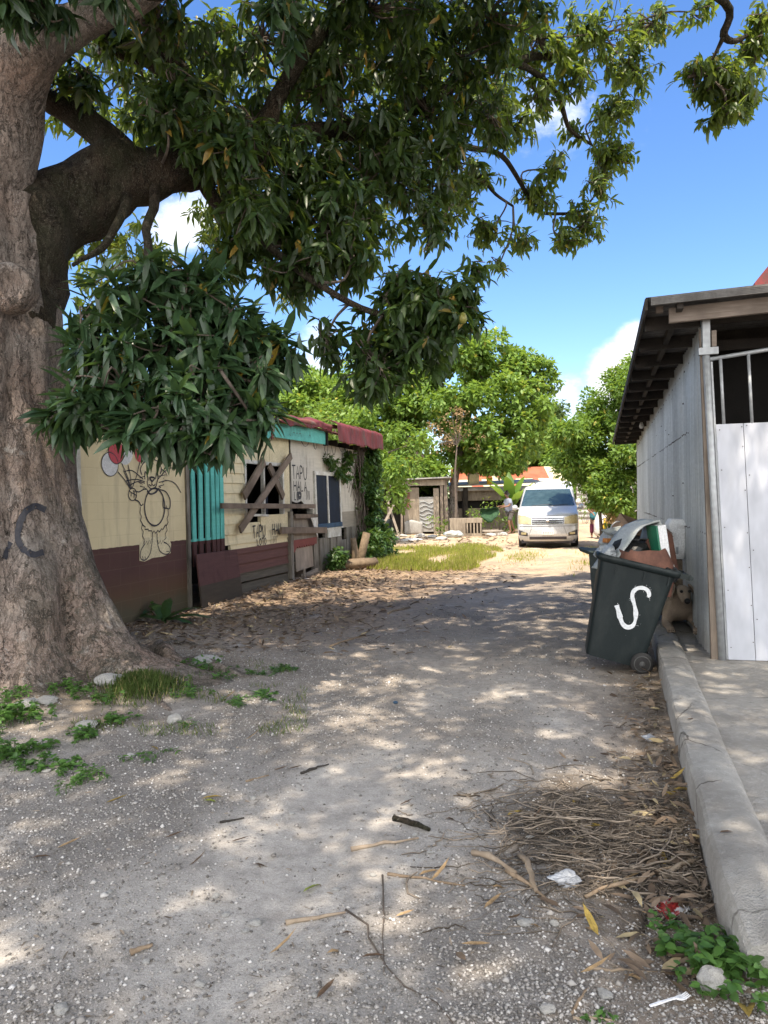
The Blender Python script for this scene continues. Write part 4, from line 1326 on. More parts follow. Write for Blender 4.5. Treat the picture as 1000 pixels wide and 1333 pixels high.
limb([(560, 195, 10.4, .03), (572, 235, 10.6, .022), (590, 265, 10.8, .015)], n=7)
limb([(720, -140, 7.5, .12), (840, -60, 8.6, .09), (945, 0, 9.5, .055), (941, 45, 9.7, .05), (965, 50, 9.8, .03), (1000, 20, 10, .02)], n=10)
limb([(941, 48, 9.7, .03), (930, 72, 9.8, .022), (915, 95, 9.9, .014)], n=7)
limb([(160, -5, 6.7, .15), (420, -180, 6.2, .13), (720, -140, 7.5, .12)], n=10)
limb([(60, -520, 6.3, .15), (400, -900, 5.0, .1), (900, -1000, 4.4, .06)], n=9)


def rosettes(name, C, AX, nl, L, W, mat, hi, droop=.9, parent=mango, spread=(.6, 1.8), curl=.28, stem=.22):
    """whorls of leaves at twig ends: C centres, AX twig directions"""
    C = np.asarray(C, float); AX = unit(np.asarray(AX, float)); n = len(C)
    ref = np.tile([0.0, 0, 1], (n, 1)); ref[np.abs(AX[:, 2]) > .9] = (1, 0, 0)
    e1 = unit(np.cross(AX, ref)); e2 = np.cross(AX, e1)
    C = np.repeat(C, nl, 0); A = np.repeat(AX, nl, 0); e1 = np.repeat(e1, nl, 0); e2 = np.repeat(e2, nl, 0)
    m_ = len(C); az = rng.uniform(0, 2 * PI, m_); th = rng.uniform(*spread, m_)
    rad = e1 * np.cos(az)[:, None] + e2 * np.sin(az)[:, None]
    D = A * np.cos(th)[:, None] + rad * np.sin(th)[:, None]
    D[:, 2] -= droop * rng.uniform(.35, 1.0, m_)
    D = unit(D)
    N = unit(np.array([0, 0, 1.0]) * .9 + A * .5 + rng.normal(size=(m_, 3)) * .25)
    P = C - A * (rng.random(m_) ** 1.5 * stem)[:, None] + rng.normal(size=(m_, 3)) * .02
    Lr = L * rng.uniform(.45, 1.2, m_)
    return leaves(name, P, D, N, Lr, W * rng.uniform(.8, 1.15, m_) * (Lr / L) ** .4, curl * rng.uniform(.4, 1.3, m_), mat, parent, hi)


TWIGS = MB(); DENS = 1.12


def clump(cx, cy, rx, ry, d0, d1, n, hub_join=True, axis_bias=(0, 0, -.15)):
    """twig ends scattered through an ellipsoid whose outline is (cx,cy,rx,ry) when seen from the lane; true depth d0..d1"""
    dm = (d0 + d1) / 2; c = at(cx, cy, dm) - TO
    X = rx / 1000 * dm; Z = ry / 1000 * dm; Y = (d1 - d0) / 2
    n = int(n * DENS); u = rand_dirs(n) * (rng.random(n) ** .4)[:, None]
    C = c + u * np.array([X, Y, Z])
    AX = u * np.array([1, 1, .8]) + np.array(axis_bias) + rng.normal(size=(n, 3)) * .3
    if hub_join:
        S = np.array([s[0] for s in SKEL]); j = np.argmin(np.linalg.norm(S - c, axis=1)); a = S[j]
        mid = (a + c) / 2 + rng.normal(size=3) * .12
        path = smooth_line([a, mid, c], 4)
        TWIGS.tube(path, list(np.linspace(.017, .011, len(path))), 5, 0, False)
        for k in range(min(n, 34)):
            e = C[k]; mm = c + (e - c) * .5 + rng.normal(size=3) * .07
            path = smooth_line([c, mm, e], 3)
            TWIGS.tube(path, list(np.linspace(.012, .0045, len(path))), 4, 0, False)
    return C, AX


# -- hanging spray close to the house wall (large leaves, nearest foliage)
C = []; A = []
for e in [(225, 450, 125, 105, 5.6, 6.6, 60), (270, 520, 95, 70, 5.5, 6.3, 40), (160, 500, 60, 70, 5.6, 6.3, 22), (300, 440, 75, 70, 5.7, 6.5, 32), (200, 375, 75, 45, 5.8, 6.6, 22),
          (110, 530, 50, 32, 5.6, 6.0, 12), (240, 556, 60, 24, 5.5, 6.0, 16), (195, 556, 42, 26, 5.5, 6.0, 12), (285, 560, 40, 22, 5.5, 6.0, 10), (82, 545, 36, 18, 5.7, 6.0, 7), (372, 455, 20, 30, 5.9, 6.4, 6), (330, 545, 26, 30, 5.6, 6.1, 8), (255, 355, 40, 24, 5.9, 6.5, 8), (335, 470, 40, 60, 5.8, 6.4, 13), (110, 440, 35, 60, 5.9, 6.4, 12)]:
    c, a = clump(*e); C.append(c); A.append(a)
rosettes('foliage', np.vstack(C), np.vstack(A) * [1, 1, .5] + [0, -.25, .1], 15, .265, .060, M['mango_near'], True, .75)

# -- dark mass over the lane
C = []; A = []
for e in [(215, 150, 42, 26, 6.9, 7.5, 12), (262, 190, 34, 34, 7.0, 7.6, 13), (110, 105, 40, 30, 7.0, 7.6, 10), (310, 205, 46, 50, 7.0, 7.8, 26), (330, 270, 50, 46, 7.0, 7.8, 24), (285, 160, 36, 30, 7.1, 7.8, 13), (230, 120, 50, 40, 7.0, 7.6, 14), (545, 425, 92, 62, 7.2, 8.2, 90), (490, 475, 55, 50, 7.2, 8.0, 30), (590, 400, 48, 50, 7.3, 8.2, 34), (520, 372, 50, 28, 7.4, 8.2, 20), (425, 440, 22, 32, 7.4, 7.8, 7), (620, 352, 16, 12, 7.6, 8, 3),
          (430, 300, 75, 75, 7.5, 9.0, 62), (350, 290, 70, 70, 7.4, 9, 52), (470, 245, 80, 75, 8, 9.6, 60), (395, 230, 80, 60, 7.6, 9.4, 56), (330, 160, 70, 80, 7.8, 9.4, 34),
          (300, 330, 40, 40, 7.6, 8.6, 18), (385, 350, 50, 40, 7.4, 8.4, 26), (460, 330, 40, 40, 7.6, 8.6, 20), (545, 250, 60, 60, 8.4, 10, 36), (500, 190, 70, 60, 8.4, 10, 44),
          (560, 150, 75, 70, 8.6, 10.4, 56), (600, 80, 80, 70, 8.6, 10.4, 44), (520, 60, 80, 70, 8.2, 10, 50), (430, 60, 80, 70, 7.8, 9.6, 44), (340, 50, 70, 60, 7.4, 9.2, 28), (250, 50, 70, 50, 7.0, 8.8, 20),
          (420, 130, 70, 60, 8, 9.6, 30), (260, 130, 50, 60, 7.8, 9, 24), (190, 110, 60, 60, 7.6, 9, 14), (130, 60, 60, 50, 7.2, 8.6, 12), (200, 30, 90, 34, 6.6, 8, 20), (630, 20, 90, 40, 8, 10, 44), (480, 10, 120, 34, 7, 9, 54),
          (560, 300, 22, 40, 8.4, 9.2, 9), (640, 150, 50, 40, 9.4, 10.6, 18), (590, 210, 40, 30, 9, 10.4, 16), (290, 245, 34, 30, 8, 8.8, 12), (245, 170, 34, 40, 8.0, 9, 14)]:
    c, a = clump(*e); C.append(c); A.append(a)
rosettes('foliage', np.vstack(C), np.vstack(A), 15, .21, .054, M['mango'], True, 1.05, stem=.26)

# -- leaves near the trunk top, nearest the lens
C = []; A = []
for e in [(50, 15, 60, 26, 5.6, 6.2, 12), (130, -15, 50, 28, 5.6, 6.3, 10), (20, -5, 40, 24, 5.4, 6.0, 9), (375, 20, 34, 36, 6.2, 6.8, 8)]:
    c, a = clump(*e, axis_bias=(0, 0, -.7)); C.append(c); A.append(a)
rosettes('foliage', np.vstack(C), np.vstack(A), 14, .24, .056, M['mango_near'], True, 1.2)

# -- thinner outer crown against the sky
DENS = .92; C = []; A = []
for e in [(700, 50, 70, 50, 10.6, 12, 46), (770, 50, 70, 44, 11, 12.6, 46), (820, 90, 42, 44, 11.6, 12.8, 32), (850, 30, 40, 36, 11.4, 12.6, 22), (800, 150, 40, 36, 11.8, 12.8, 30), (790, 205, 44, 34, 12, 13, 34),
          (780, 245, 28, 26, 12, 12.8, 14), (700, 120, 45, 34, 11, 12, 20), (750, 100, 40, 30, 11.2, 12.2, 18), (760, 290, 34, 34, 12, 13, 28), (735, 310, 34, 18, 12, 12.8, 13), (700, 255, 36, 30, 11.8, 12.6, 20),
          (640, 130, 50, 34, 10.6, 11.6, 20), (670, 170, 40, 26, 11, 12, 16), (720, 220, 28, 24, 11.6, 12.4, 10), (600, 260, 34, 40, 11, 12, 18), (575, 290, 28, 28, 11, 11.8, 12), (640, 300, 44, 22, 11.4, 12.2, 18), (620, 230, 40, 26, 11, 12, 14),
          (650, 345, 14, 14, 11.8, 12.2, 4), (680, 315, 30, 16, 11.8, 12.6, 10), (560, 315, 12, 8, 11, 11.6, 3), (930, 105, 38, 34, 9.5, 10.3, 34), (965, 120, 34, 36, 9.5, 10.4, 30), (905, 95, 18, 22, 9.5, 10.2, 9), (985, 60, 24, 34, 9.5, 10.4, 16),
          (945, 150, 30, 14, 9.6, 10.2, 12), (990, 20, 22, 22, 9.5, 10.2, 8), (900, 15, 30, 14, 11, 12, 7), (745, 172, 22, 20, 12, 12.6, 7)]:
    c, a = clump(*e); C.append(c); A.append(a)
rosettes('foliage', np.vstack(C), np.vstack(A), 17, .175, .051, M['mango_lit_tone'], True, 1.1, stem=.34)

# -- leaves behind, toned lighter as if backlit, seen through the gaps
C = []; A = []
for e in [(95, 110, 45, 75, 9, 11, 34), (190, 150, 50, 50, 9.5, 11, 20), (150, 330, 90, 70, 9, 11, 36), (110, 400, 50, 70, 8.5, 10, 22), (250, 80, 110, 80, 10, 12, 50), (430, 120, 140, 110, 10.5, 12.5, 70), (300, 240, 90, 60, 10, 12, 14), (480, 280, 80, 60, 10.5, 12, 24), (180, 180, 60, 60, 9.5, 11, 26), (600, 90, 100, 80, 11, 13, 46), (320, 110, 100, 60, 10, 12, 40), (270, 300, 28, 40, 9.5, 10.5, 10), (110, 290, 60, 50, 9, 10.5, 20), (380, 380, 40, 22, 10, 11, 8)]:
    c, a = clump(*e, hub_join=False); C.append(c); A.append(a)
rosettes('foliage', np.vstack(C), np.vstack(A), 18, .195, .052, M['mango_lit_tone'], False, .9, stem=.3)

# -- the crown above and behind the lens: real leaves that shade the lane
nC = SHADE_N = 8600
P = np.stack([rng.uniform(-4.6, 6.2, nC * 4), rng.uniform(-4.6, 12.0, nC * 4), rng.uniform(6.6, 10.6, nC * 4)], 1)
nz = np.array([noise.noise(Vector((p[0] * .55, p[1] * .55, p[2] * .4))) for p in P])
px, py, f = proj(P)
vis = (f > .3) & (px > -150) & (px < 1150) & (py > -130)
far = np.linalg.norm((P - [-1.5, 4.5, 6]) / [12, 14, 9], axis=1) > 1
keep = (~vis) & (~far) & (nz > -.42 + np.clip((P[:, 1] - 5) * .07, 0, .46) - .16 * (P[:, 1] < 1.2) + .2 * (rng.random(len(P)) - .5))
# sky shows over the shed side
gap = (P[:, 0] > 4.6 + .15 * P[:, 1])
thin_ = (P[:, 0] < .3) & (P[:, 1] > 7.0) & (rng.random(len(P)) < .6)      # unseen crown thinned here so sun reaches the leaves behind
P = P[keep & ~gap & ~thin_][:nC] - TO
AX = unit(rng.normal(size=(len(P), 3)) + [0, 0, -.1])
rosettes('foliage', P, AX, 13, .24, .056, M['mango'], False, .8)
TWIGS.build('twigs', M['twig'], mango)
# fruit
for (px_, py_, d_) in ((603, 414, 7.25),):
    p = at(px_, py_, d_) - TO
    MB().lathe([(.004, .055), (.022, .045), (.036, .015), (.038, -.015), (.028, -.042), (.008, -.056)], p, 12).build('mango_fruit', M['mangofruit'], mango, True)
# ---------------------------------------------------------------- background trees and plants
def crown(name, clumps, n_per, L, W, mat, parent, droop=.35, hi=False, up=.9, curl=.2):
    P = []; D = []; N = []
    for (c, r) in clumps:
        c = np.array(c, float); r = np.broadcast_to(np.array(r, float), (3,))
        k = max(4, int(n_per * (r[0] * r[2])))
        u = rand_dirs(k) * (rng.random(k) ** .33)[:, None]
        nz = np.array([noise.noise(Vector((u[i] * r + c) * 1.1)) for i in range(k)])
        ok = nz > -.22
        u = u[ok]
        P.append(c + u * r)
        out = unit(u + np.array([0, 0, .25]))
        D.append(unit(out + rng.normal(size=u.shape) * .6 - np.array([0, 0, droop])))
        N.append(unit(np.array([0, 0, up]) + out * .6 + rng.normal(size=u.shape) * .35))
    P = np.vstack(P); D = np.vstack(D); N = np.vstack(N); n = len(P)
    s = rng.uniform(.65, 1.2, n)
    return leaves(name, P, D, N, L * s, W * s, curl, mat, parent, hi, .12)


def subclumps(center, radius, n, rs, squash=.8):
    """smaller leaf masses scattered on the surface of an ellipsoid: gives an uneven outline"""
    u = rand_dirs(n); rr_ = rng.uniform(.55, 1.0, n)
    return [(np.array(center) + u[i] * np.array(radius) * rr_[i], np.array([1, 1, squash]) * rng.uniform(*rs)) for i in range(n)]


def rel(px, py, d, o): return at(px, py, d) - o


def branches(parent, root_pts, targets, mat, r0=.08, name='branch', n=6):
    S = np.array(root_pts)
    for t in targets:
        t = np.array(t); j = np.argmin(np.linalg.norm(S - t, axis=1) + .35 * np.maximum(0, S[:, 2] - t[2] + .4)); a = S[j]
        mid = a * .45 + t * .55 + rng.normal(size=3) * .15 * np.linalg.norm(t - a) * .5
        path = smooth_line([a, mid, t], 4)
        mb = MB(); mb.tube(path, list(np.linspace(r0, r0 * .25, len(path))), n, 0, False)
        mb.build(name, mat, parent, True)


# -- broad-leaved tree in the middle of the yard
o = ground(585, 690); o = np.array([3.05, 35.0, gh(3.05, 35.0)])
t = thing('broadleaf_tree', 'tall bright green broad-leaved tree with twin trunks behind the derelict house', 'tree', o)
d = 35.0
m = MB()
tp = [(-.2, 0, -.1), (-.35, 0, 1.0), (-.75, .1, 2.2), (-1.3, .1, 3.2), (-2.0, .1, 4.3), (-2.5, .2, 5.6)]
m.tube(smooth_line(tp, 4), list(np.interp(np.linspace(0, 1, 21), [0, .2, 1], [.44, .36, .12])), 12, 0, True, .3)
m.build('trunk', M['bark'], t, True)
tp2 = [(.15, -.2, -.1), (.1, -.2, 1.2), (.25, -.1, 2.6), (.55, .1, 4.0), (1.0, .2, 5.4), (1.4, .2, 6.8)]
m = MB(); m.tube(smooth_line(tp2, 4), list(np.interp(np.linspace(0, 1, 21), [0, .2, 1], [.24, .2, .07])), 10, 0, True, .3); m.build('trunk', M['bark'], t, True)
cl = []
big = [(470, 560, 60, 60), (520, 520, 60, 50), (580, 500, 70, 50), (640, 470, 50, 48), (672, 520, 44, 50), (650, 570, 48, 44), (560, 570, 60, 46), (500, 610, 50, 34), (455, 600, 40, 40), (430, 520, 48, 40), (395, 525, 38, 30),
       (625, 585, 40, 22), (545, 620, 36, 20), (690, 490, 26, 30), (600, 450, 40, 26), (540, 480, 40, 40), (480, 500, 44, 40), (690, 560, 20, 30), (430, 560, 40, 40), (600, 540, 50, 40), (500, 560, 50, 40), (385, 500, 26, 22)]
for (cx, cy, rx, ry) in big:
    dd = d + rng.uniform(-1.6, 1.6); c = rel(cx, cy, dd, o); R = (rx * dd / 1000, 1.6, ry * dd / 1000)
    cl += subclumps(c, R, 23, (.34, .74), .75)
crown('foliage', cl, 720, .27, .16, M['tree_leaf'], t, .5)
branches(t, [p for p in smooth_line(tp, 3)[6:]] + [p for p in smooth_line(tp2, 3)[6:]], [rel(cx, cy, d, o) for cx, cy, rx, ry in big], M['twig'], .10)

# lower, closer foliage to the left of the yard (behind the vine corner)
o = np.array([-.35, 27.0, gh(-.35, 27.0)])
t = thing('leafy_yard_tree', 'dense low tree pressing against the vine covered house corner', 'tree', o)
tp = [(.3, 0, -.1), (.1, 0, .8), (-.3, 0, 1.6), (-.7, .1, 2.6)]
m = MB(); m.tube(smooth_line(tp, 4), list(np.linspace(.09, .05, 13)), 8, 0, True, .2); m.build('trunk', M['bark'], t, True)
cl = []; big = [(490, 600, 34, 34), (500, 640, 34, 22), (520, 610, 30, 26), (480, 560, 34, 34), (455, 555, 34, 30), (530, 580, 28, 26), (430, 545, 34, 24)]
for (cx, cy, rx, ry) in big:
    dd = 27 + rng.uniform(-.8, 1.2); c = rel(cx, cy, dd, o); cl += subclumps(c, (rx * dd / 1000, .9, ry * dd / 1000), 11, (.24, .46), .8)
crown('foliage', cl, 800, .20, .115, M['bush_leaf'], t, .5)
branches(t, smooth_line(tp, 3), [rel(cx, cy, 27, o) for cx, cy, rx, ry in big], M['twig'], .05)

# dead brown shrub in front of it
o = np.array([2.75, 30.5, gh(2.75, 30.5)])
t = thing('withered_tree', 'slender withered tree with dry brown leaves among the green crown', 'tree', o)
tp = [(.05, 0, -.05), (.12, 0, 1.2), (.1, 0, 2.4), (.2, 0, 3.6)]
m = MB(); m.tube(smooth_line(tp, 4), list(np.linspace(.07, .025, 13)), 7, 0, True, .2); m.build('trunk', M['twig'], t, True)
cl = []; tg = []
for (cx, cy, rx, ry) in [(585, 555, 24, 22), (605, 570, 22, 18), (570, 575, 18, 16), (600, 545, 16, 12), (560, 560, 12, 10)]:
    c = rel(cx, cy, 30.5, o); tg.append(c); cl += subclumps(c, (rx * .0305, .5, ry * .0305), 9, (.12, .26), .8)
crown('foliage', cl, 420, .13, .05, M['dry_leaf'], t, .3)
branches(t, smooth_line(tp, 3)[3:], tg + [c for c, r in cl[::3]], M['twig'], .022, n=4)

# right-hand bush by the far end of the shed
o = np.array([6.75, 23.0, gh(6.75, 23.0)])
t = thing('tall_bush', 'tall light green bush at the far end of the tin shed', 'bush', o)
tp = [(0, 0, -.05), (.05, 0, 1.2), (.1, .1, 2.6), (.15, .1, 4)]
m = MB(); m.tube(smooth_line(tp, 4), list(np.linspace(.11, .04, 13)), 7, 0, True, .2)
for k in range(3): m.tube(smooth_line([(.25 * k - .2, .1, -.05), (.35 * k - .3, 0, 1.3), (.5 * k - .5, 0, 3)], 4), list(np.linspace(.06, .025, 9)), 6, 0, True, .2)
m.build('trunk', M['twig'], t, True)
cl = []; big = [(815, 510, 26, 34), (790, 540, 34, 34), (770, 570, 36, 34), (815, 565, 34, 40), (760, 600, 34, 28), (800, 610, 44, 36), (795, 636, 28, 26), (812, 650, 34, 34), (815, 690, 22, 18), (745, 580, 22, 24), (835, 490, 14, 22), (735, 560, 12, 14), (845, 600, 20, 80)]
for (cx, cy, rx, ry) in big:
    dd = 22.6 + rng.uniform(-.7, .9); c = rel(cx, cy, dd, o); cl += subclumps(c, (rx * dd / 1000, .8, ry * dd / 1000), 22, (.2, .44), .8)
crown('foliage', cl, 2000, .15, .075, M['bush_leaf'], t, .3)
branches(t, smooth_line(tp, 3), [rel(cx, cy, 22.8, o) for cx, cy, rx, ry in big], M['twig'], .035)
cl = subclumps(rel(795, 668, 22, o), (.16, .2, .45), 10, (.1, .2))
crown('dry_foliage', cl, 420, .13, .06, M['dry_leaf'], t, .6)

# distant trees
FT = [((708, 560), 30, 32, 55, 'hazy dark green round tree far behind the rusty orange roof', 'far'), ((690, 590), 44, 20, 50, 'yellow green low tree just above the rusty orange roof', 'near'),
      ((735, 600), 30, 16, 48, 'leafy tree between the rusty roof and the right hand bush', 'near'), ((640, 600), 40, 20, 47, 'small sunlit tree above the left end of the rusty roof', 'near'),
      ((395, 520), 44, 30, 46, 'bright tree crown rising over the left end of the house roof', 'near')]
for (cx, cy), rx, ry, dd, lab, kind in FT:
    c0 = at(cx, cy, dd); o = np.array([c0[0], c0[1], gh(c0[0], c0[1])])
    t = thing('distant_tree', lab, 'tree', o, 0, None)
    h = c0[2] - o[2]
    m = MB(); m.tube([(0, 0, -.1), (.1, 0, h * .5), (-.1, 0, h)], [.25, .2, .1], 8); m.build('trunk', M['bark'], t, True)
    cl = subclumps((0, 0, h), (rx * dd / 1000, rx * dd / 1300, ry * dd / 1000), 46, (.5, 1.0), .8) + subclumps((0, 0, h * .55), (rx * dd / 1100, rx * dd / 1300, h * .45), 26, (.5, .9), .8)
    crown('foliage', cl, 300, .36, .2, M['far_leaf'] if kind == 'far' else M['tree_leaf'], t, .4)

# a belt of further trees closing the horizon (one mass)
cl = []
for k in range(70):
    x = rng.uniform(-75, 85); y = rng.uniform(85, 120); hh = rng.uniform(3, 5.2)
    cl += [((x + rng.uniform(-2, 2), y, gh(x, y) + hh * q), rng.uniform(1.4, 2.6)) for q in (.15, .45, .75, .95)]
tb = crown('far_tree_belt', cl, 16, 1.1, .7, M['far_leaf'], None, .4)
tag(tb, 'distant belt of dark trees along the horizon', 'tree belt', None, 'stuff')

# banana plant
o = np.array([5.25, 31.5, gh(5.25, 31.5)])
t = thing('banana_plant', 'banana plant with broad torn leaves beside the walking person', 'plant', o)
m = MB(); m.tube([(0, 0, -.05), (.02, 0, .7), (0, .02, 1.4)], [.12, .10, .07], 10); m.build('stem', M['bush_leaf'], t, True)
def blade(base, az, lean, L, W, fold=.25, droop=.5):
    m = MB(); n = 16; b = np.array(base)
    hd = np.array([math.cos(az), math.sin(az), 0]); sd = np.array([-math.sin(az), math.cos(az), 0])
    vs = []
    p = b.copy(); ang = lean
    for i in range(n + 1):
        u = i / n; w = W * .5 * min(1, u * 7) * (1 - max(0, (u - .55) / .45) ** 2) + .008
        up = np.array([0, 0, 1]) * math.cos(ang) - hd * math.sin(ang) if False else np.cross(sd, hd * math.sin(ang) + np.array([0, 0, math.cos(ang)]))
        for q in (-1, 0, 1):
            j = .015 * noise.noise(Vector((u * 9, q * 3, az)))
            vs.append(p + sd * w * q * (.9 + j * 8) - up * fold * w * abs(q) * -.4 + np.array([0, 0, j]))
        ang += droop * 1.6 / n * (.4 + u)
        p = p + (hd * math.sin(ang) + np.array([0, 0, math.cos(ang)])) * L / n
    m.add(vs, [(i * 3 + k, i * 3 + k + 1, i * 3 + k + 4, i * 3 + k + 3) for i in range(n) for k in range(2)])
    return m
for az, lean, L, W in [(2.7, .45, 1.7, .55), (.6, .25, 1.5, .42), (3.6, .6, 1.5, .5), (-.5, .5, 1.4, .45), (1.6, .1, 1.6, .4), (5.0, .7, 1.2, .4), (4.3, .3, 1.5, .5)]:
    blade((0, 0, 1.1), az, lean, L, W).build('leaf', M['banana_leaf'], t, True)


def shrub(px, py, d, w, h, label, mat, L=.1, W=.05, n=500, cat='shrub', name='shrub', droop=.3, dep=None):
    c = at(px, py, d); z = gh(c[0], c[1]); o = np.array([c[0], c[1], z])
    t = thing(name, label, cat, o)
    cl = subclumps((0, 0, h * .55), (w * .5, (dep or w) * .5, h * .45), 16, (.1 * min(w, h) + .04, .22 * min(w, h) + .05), .8)
    crown('foliage', cl, n, L, W, M[mat], t, droop)
    for k in range(5):
        m = MB()
        e = rng.normal(size=3) * np.array([w * .25, w * .2, .05]); m.tube(smooth_line([(e[0] * .2, e[1] * .2, -.03), (e[0] * .6, e[1] * .6, h * .3), (e[0], e[1], h * .7)], 3), list(np.linspace(.012, .005, 7)), 5); m.build('stem', M['twig'], t)
    return t


shrub(650, 650, 32.5, 1.7, 1.6, 'dark leafy shrub between the banana plant and the shack', 'bush_leaf', .16, .09, 300)
shrub(685, 655, 33.5, 1.3, 1.9, 'feathery dark shrub behind the walking person', 'vine_leaf', .14, .05, 400)
shrub(572, 690, 30.5, 1.1, 1.0, 'green shrub growing in front of the wooden shack door', 'bush_leaf', .13, .07, 420)
shrub(622, 690, 31, .9, 1.1, 'yellow green shrub beside the slatted crate', 'bush_leaf', .12, .06, 420)
shrub(512, 692, 27.5, .7, .5, 'low green weed by the dark junk under the tree', 'weed_leaf', .1, .05, 500)
shrub(760, 660, 38, 2.2, 1.4, 'green hedge in front of the corrugated fence', 'bush_leaf', .16, .08, 300)
shrub(806, 704, 19.5, .7, .5, 'small green shrub at the foot of the tall bush', 'weed_leaf', .09, .045, 700)

# vines over the house corner
vx = thing('climbing_vine', 'dark green vine draped over the far corner of the derelict house', 'vine', H0, LANE_ROT)
cl = []
for k in range(130):
    z = rng.uniform(.15, 2.85); s = 4.75 + rng.normal() * .36 + (.25 if z < 1.3 else 0); cl.append(((s, rng.uniform(-.38, .3) - (.25 if z < .7 else 0), z), rng.uniform(.1, .24)))
for k in range(24): cl.append(((3.2 + rng.random() * 1.4, -.12, 2.35 + .35 * rng.random()), rng.uniform(.05, .12)))
for k in range(12): cl.append(((2.0 + k * .13, -.12, 2.50 - k * .035 + .06 * rng.normal()), .09))
for k in range(26): cl.append(((3.3 + rng.random() * 1.6, -.3 - .3 * rng.random(), .2 + .55 * rng.random()), rng.uniform(.12, .24)))
for k in range(10): cl.append(((1.7 + rng.random() * .7, -.2 - .2 * rng.random(), .15 + .4 * rng.random()), rng.uniform(.1, .18)))
crown('foliage', cl, 3800, .12, .075, M['vine_leaf'], vx, .8)
m = MB()
for k in range(26):
    s = 4.5 + rng.normal() * .3; pts = [(s + .12 * noise.noise(Vector((k, z, 0))), -.12 - .1 * rng.random(), z) for z in np.linspace(.0, 2.9, 9)]
    m = MB(); m.tube(pts, .01, 5, 0, False); m.build('stem', M['twig'], vx)
for k in range(8):
    s = 3.4 + .14 * k; m = MB(); m.tube([(s + .08 * math.sin(q * 3 + k), -.05, z) for q, z in enumerate(np.linspace(2.8, 2.0 - .1 * k, 6))], .008, 4, 0, False); m.build('stem', M['twig'], vx)
m = MB(); m.tube([(4.5, -.1, 2.6), (3.7, -.12, 2.66), (3.0, -.13, 2.45), (2.3, -.14, 2.45), (1.95, -.16, 2.58)], .01, 5)
m.build('stem', M['twig'], vx)
# cut stumps against the corner
st = thing('tree_stump', 'pale forked tree stump against the house corner', 'stump', H0 + LANE * 3.0 + ACR * .38)
m = MB(); m.tube([(0, 0, -.05), (-.02, 0, .4), (-.05, 0, .75)], [.12, .09, .07], 10, 0, True, .6); m.build('stem', M['stumpwood'], st, True)
m = MB(); m.tube([(.02, 0, .0), (.14, .05, .4), (.27, .08, .86)], [.11, .10, .08], 10, 0, True, .6); m.build('stem', M['stumpwood'], st, True)
lg = MB(); lg.tube([(-.7, -.05, .12), (0, 0, .14), (.32, .1, .13)], [.10, .11, .10], 12, 0, True, .5)
p = H0 + LANE * 2.35 + ACR * .75; p[2] = gh(p[0], p[1])
lo = lg.build('sawn_log', M['stumpwood'], None, True, loc=p); lo.rotation_euler = (0, 0, .3); tag(lo, 'short sawn log lying on the earth beneath the blue window', 'log')
# ---------------------------------------------------------------- wheelie bins and rubbish
def rrect(w, d, r, z, n=5, cx=0, cy=0):
    pts = []
    for (sx, sy, a0) in ((1, 1, 0), (-1, 1, 90), (-1, -1, 180), (1, -1, 270)):
        for k in range(n):
            a = math.radians(a0 + 90 * k / (n - 1))
            pts.append((cx + sx * (w / 2 - r) + r * math.cos(a), cy + sy * (d / 2 - r) + r * math.sin(a), z))
    return pts


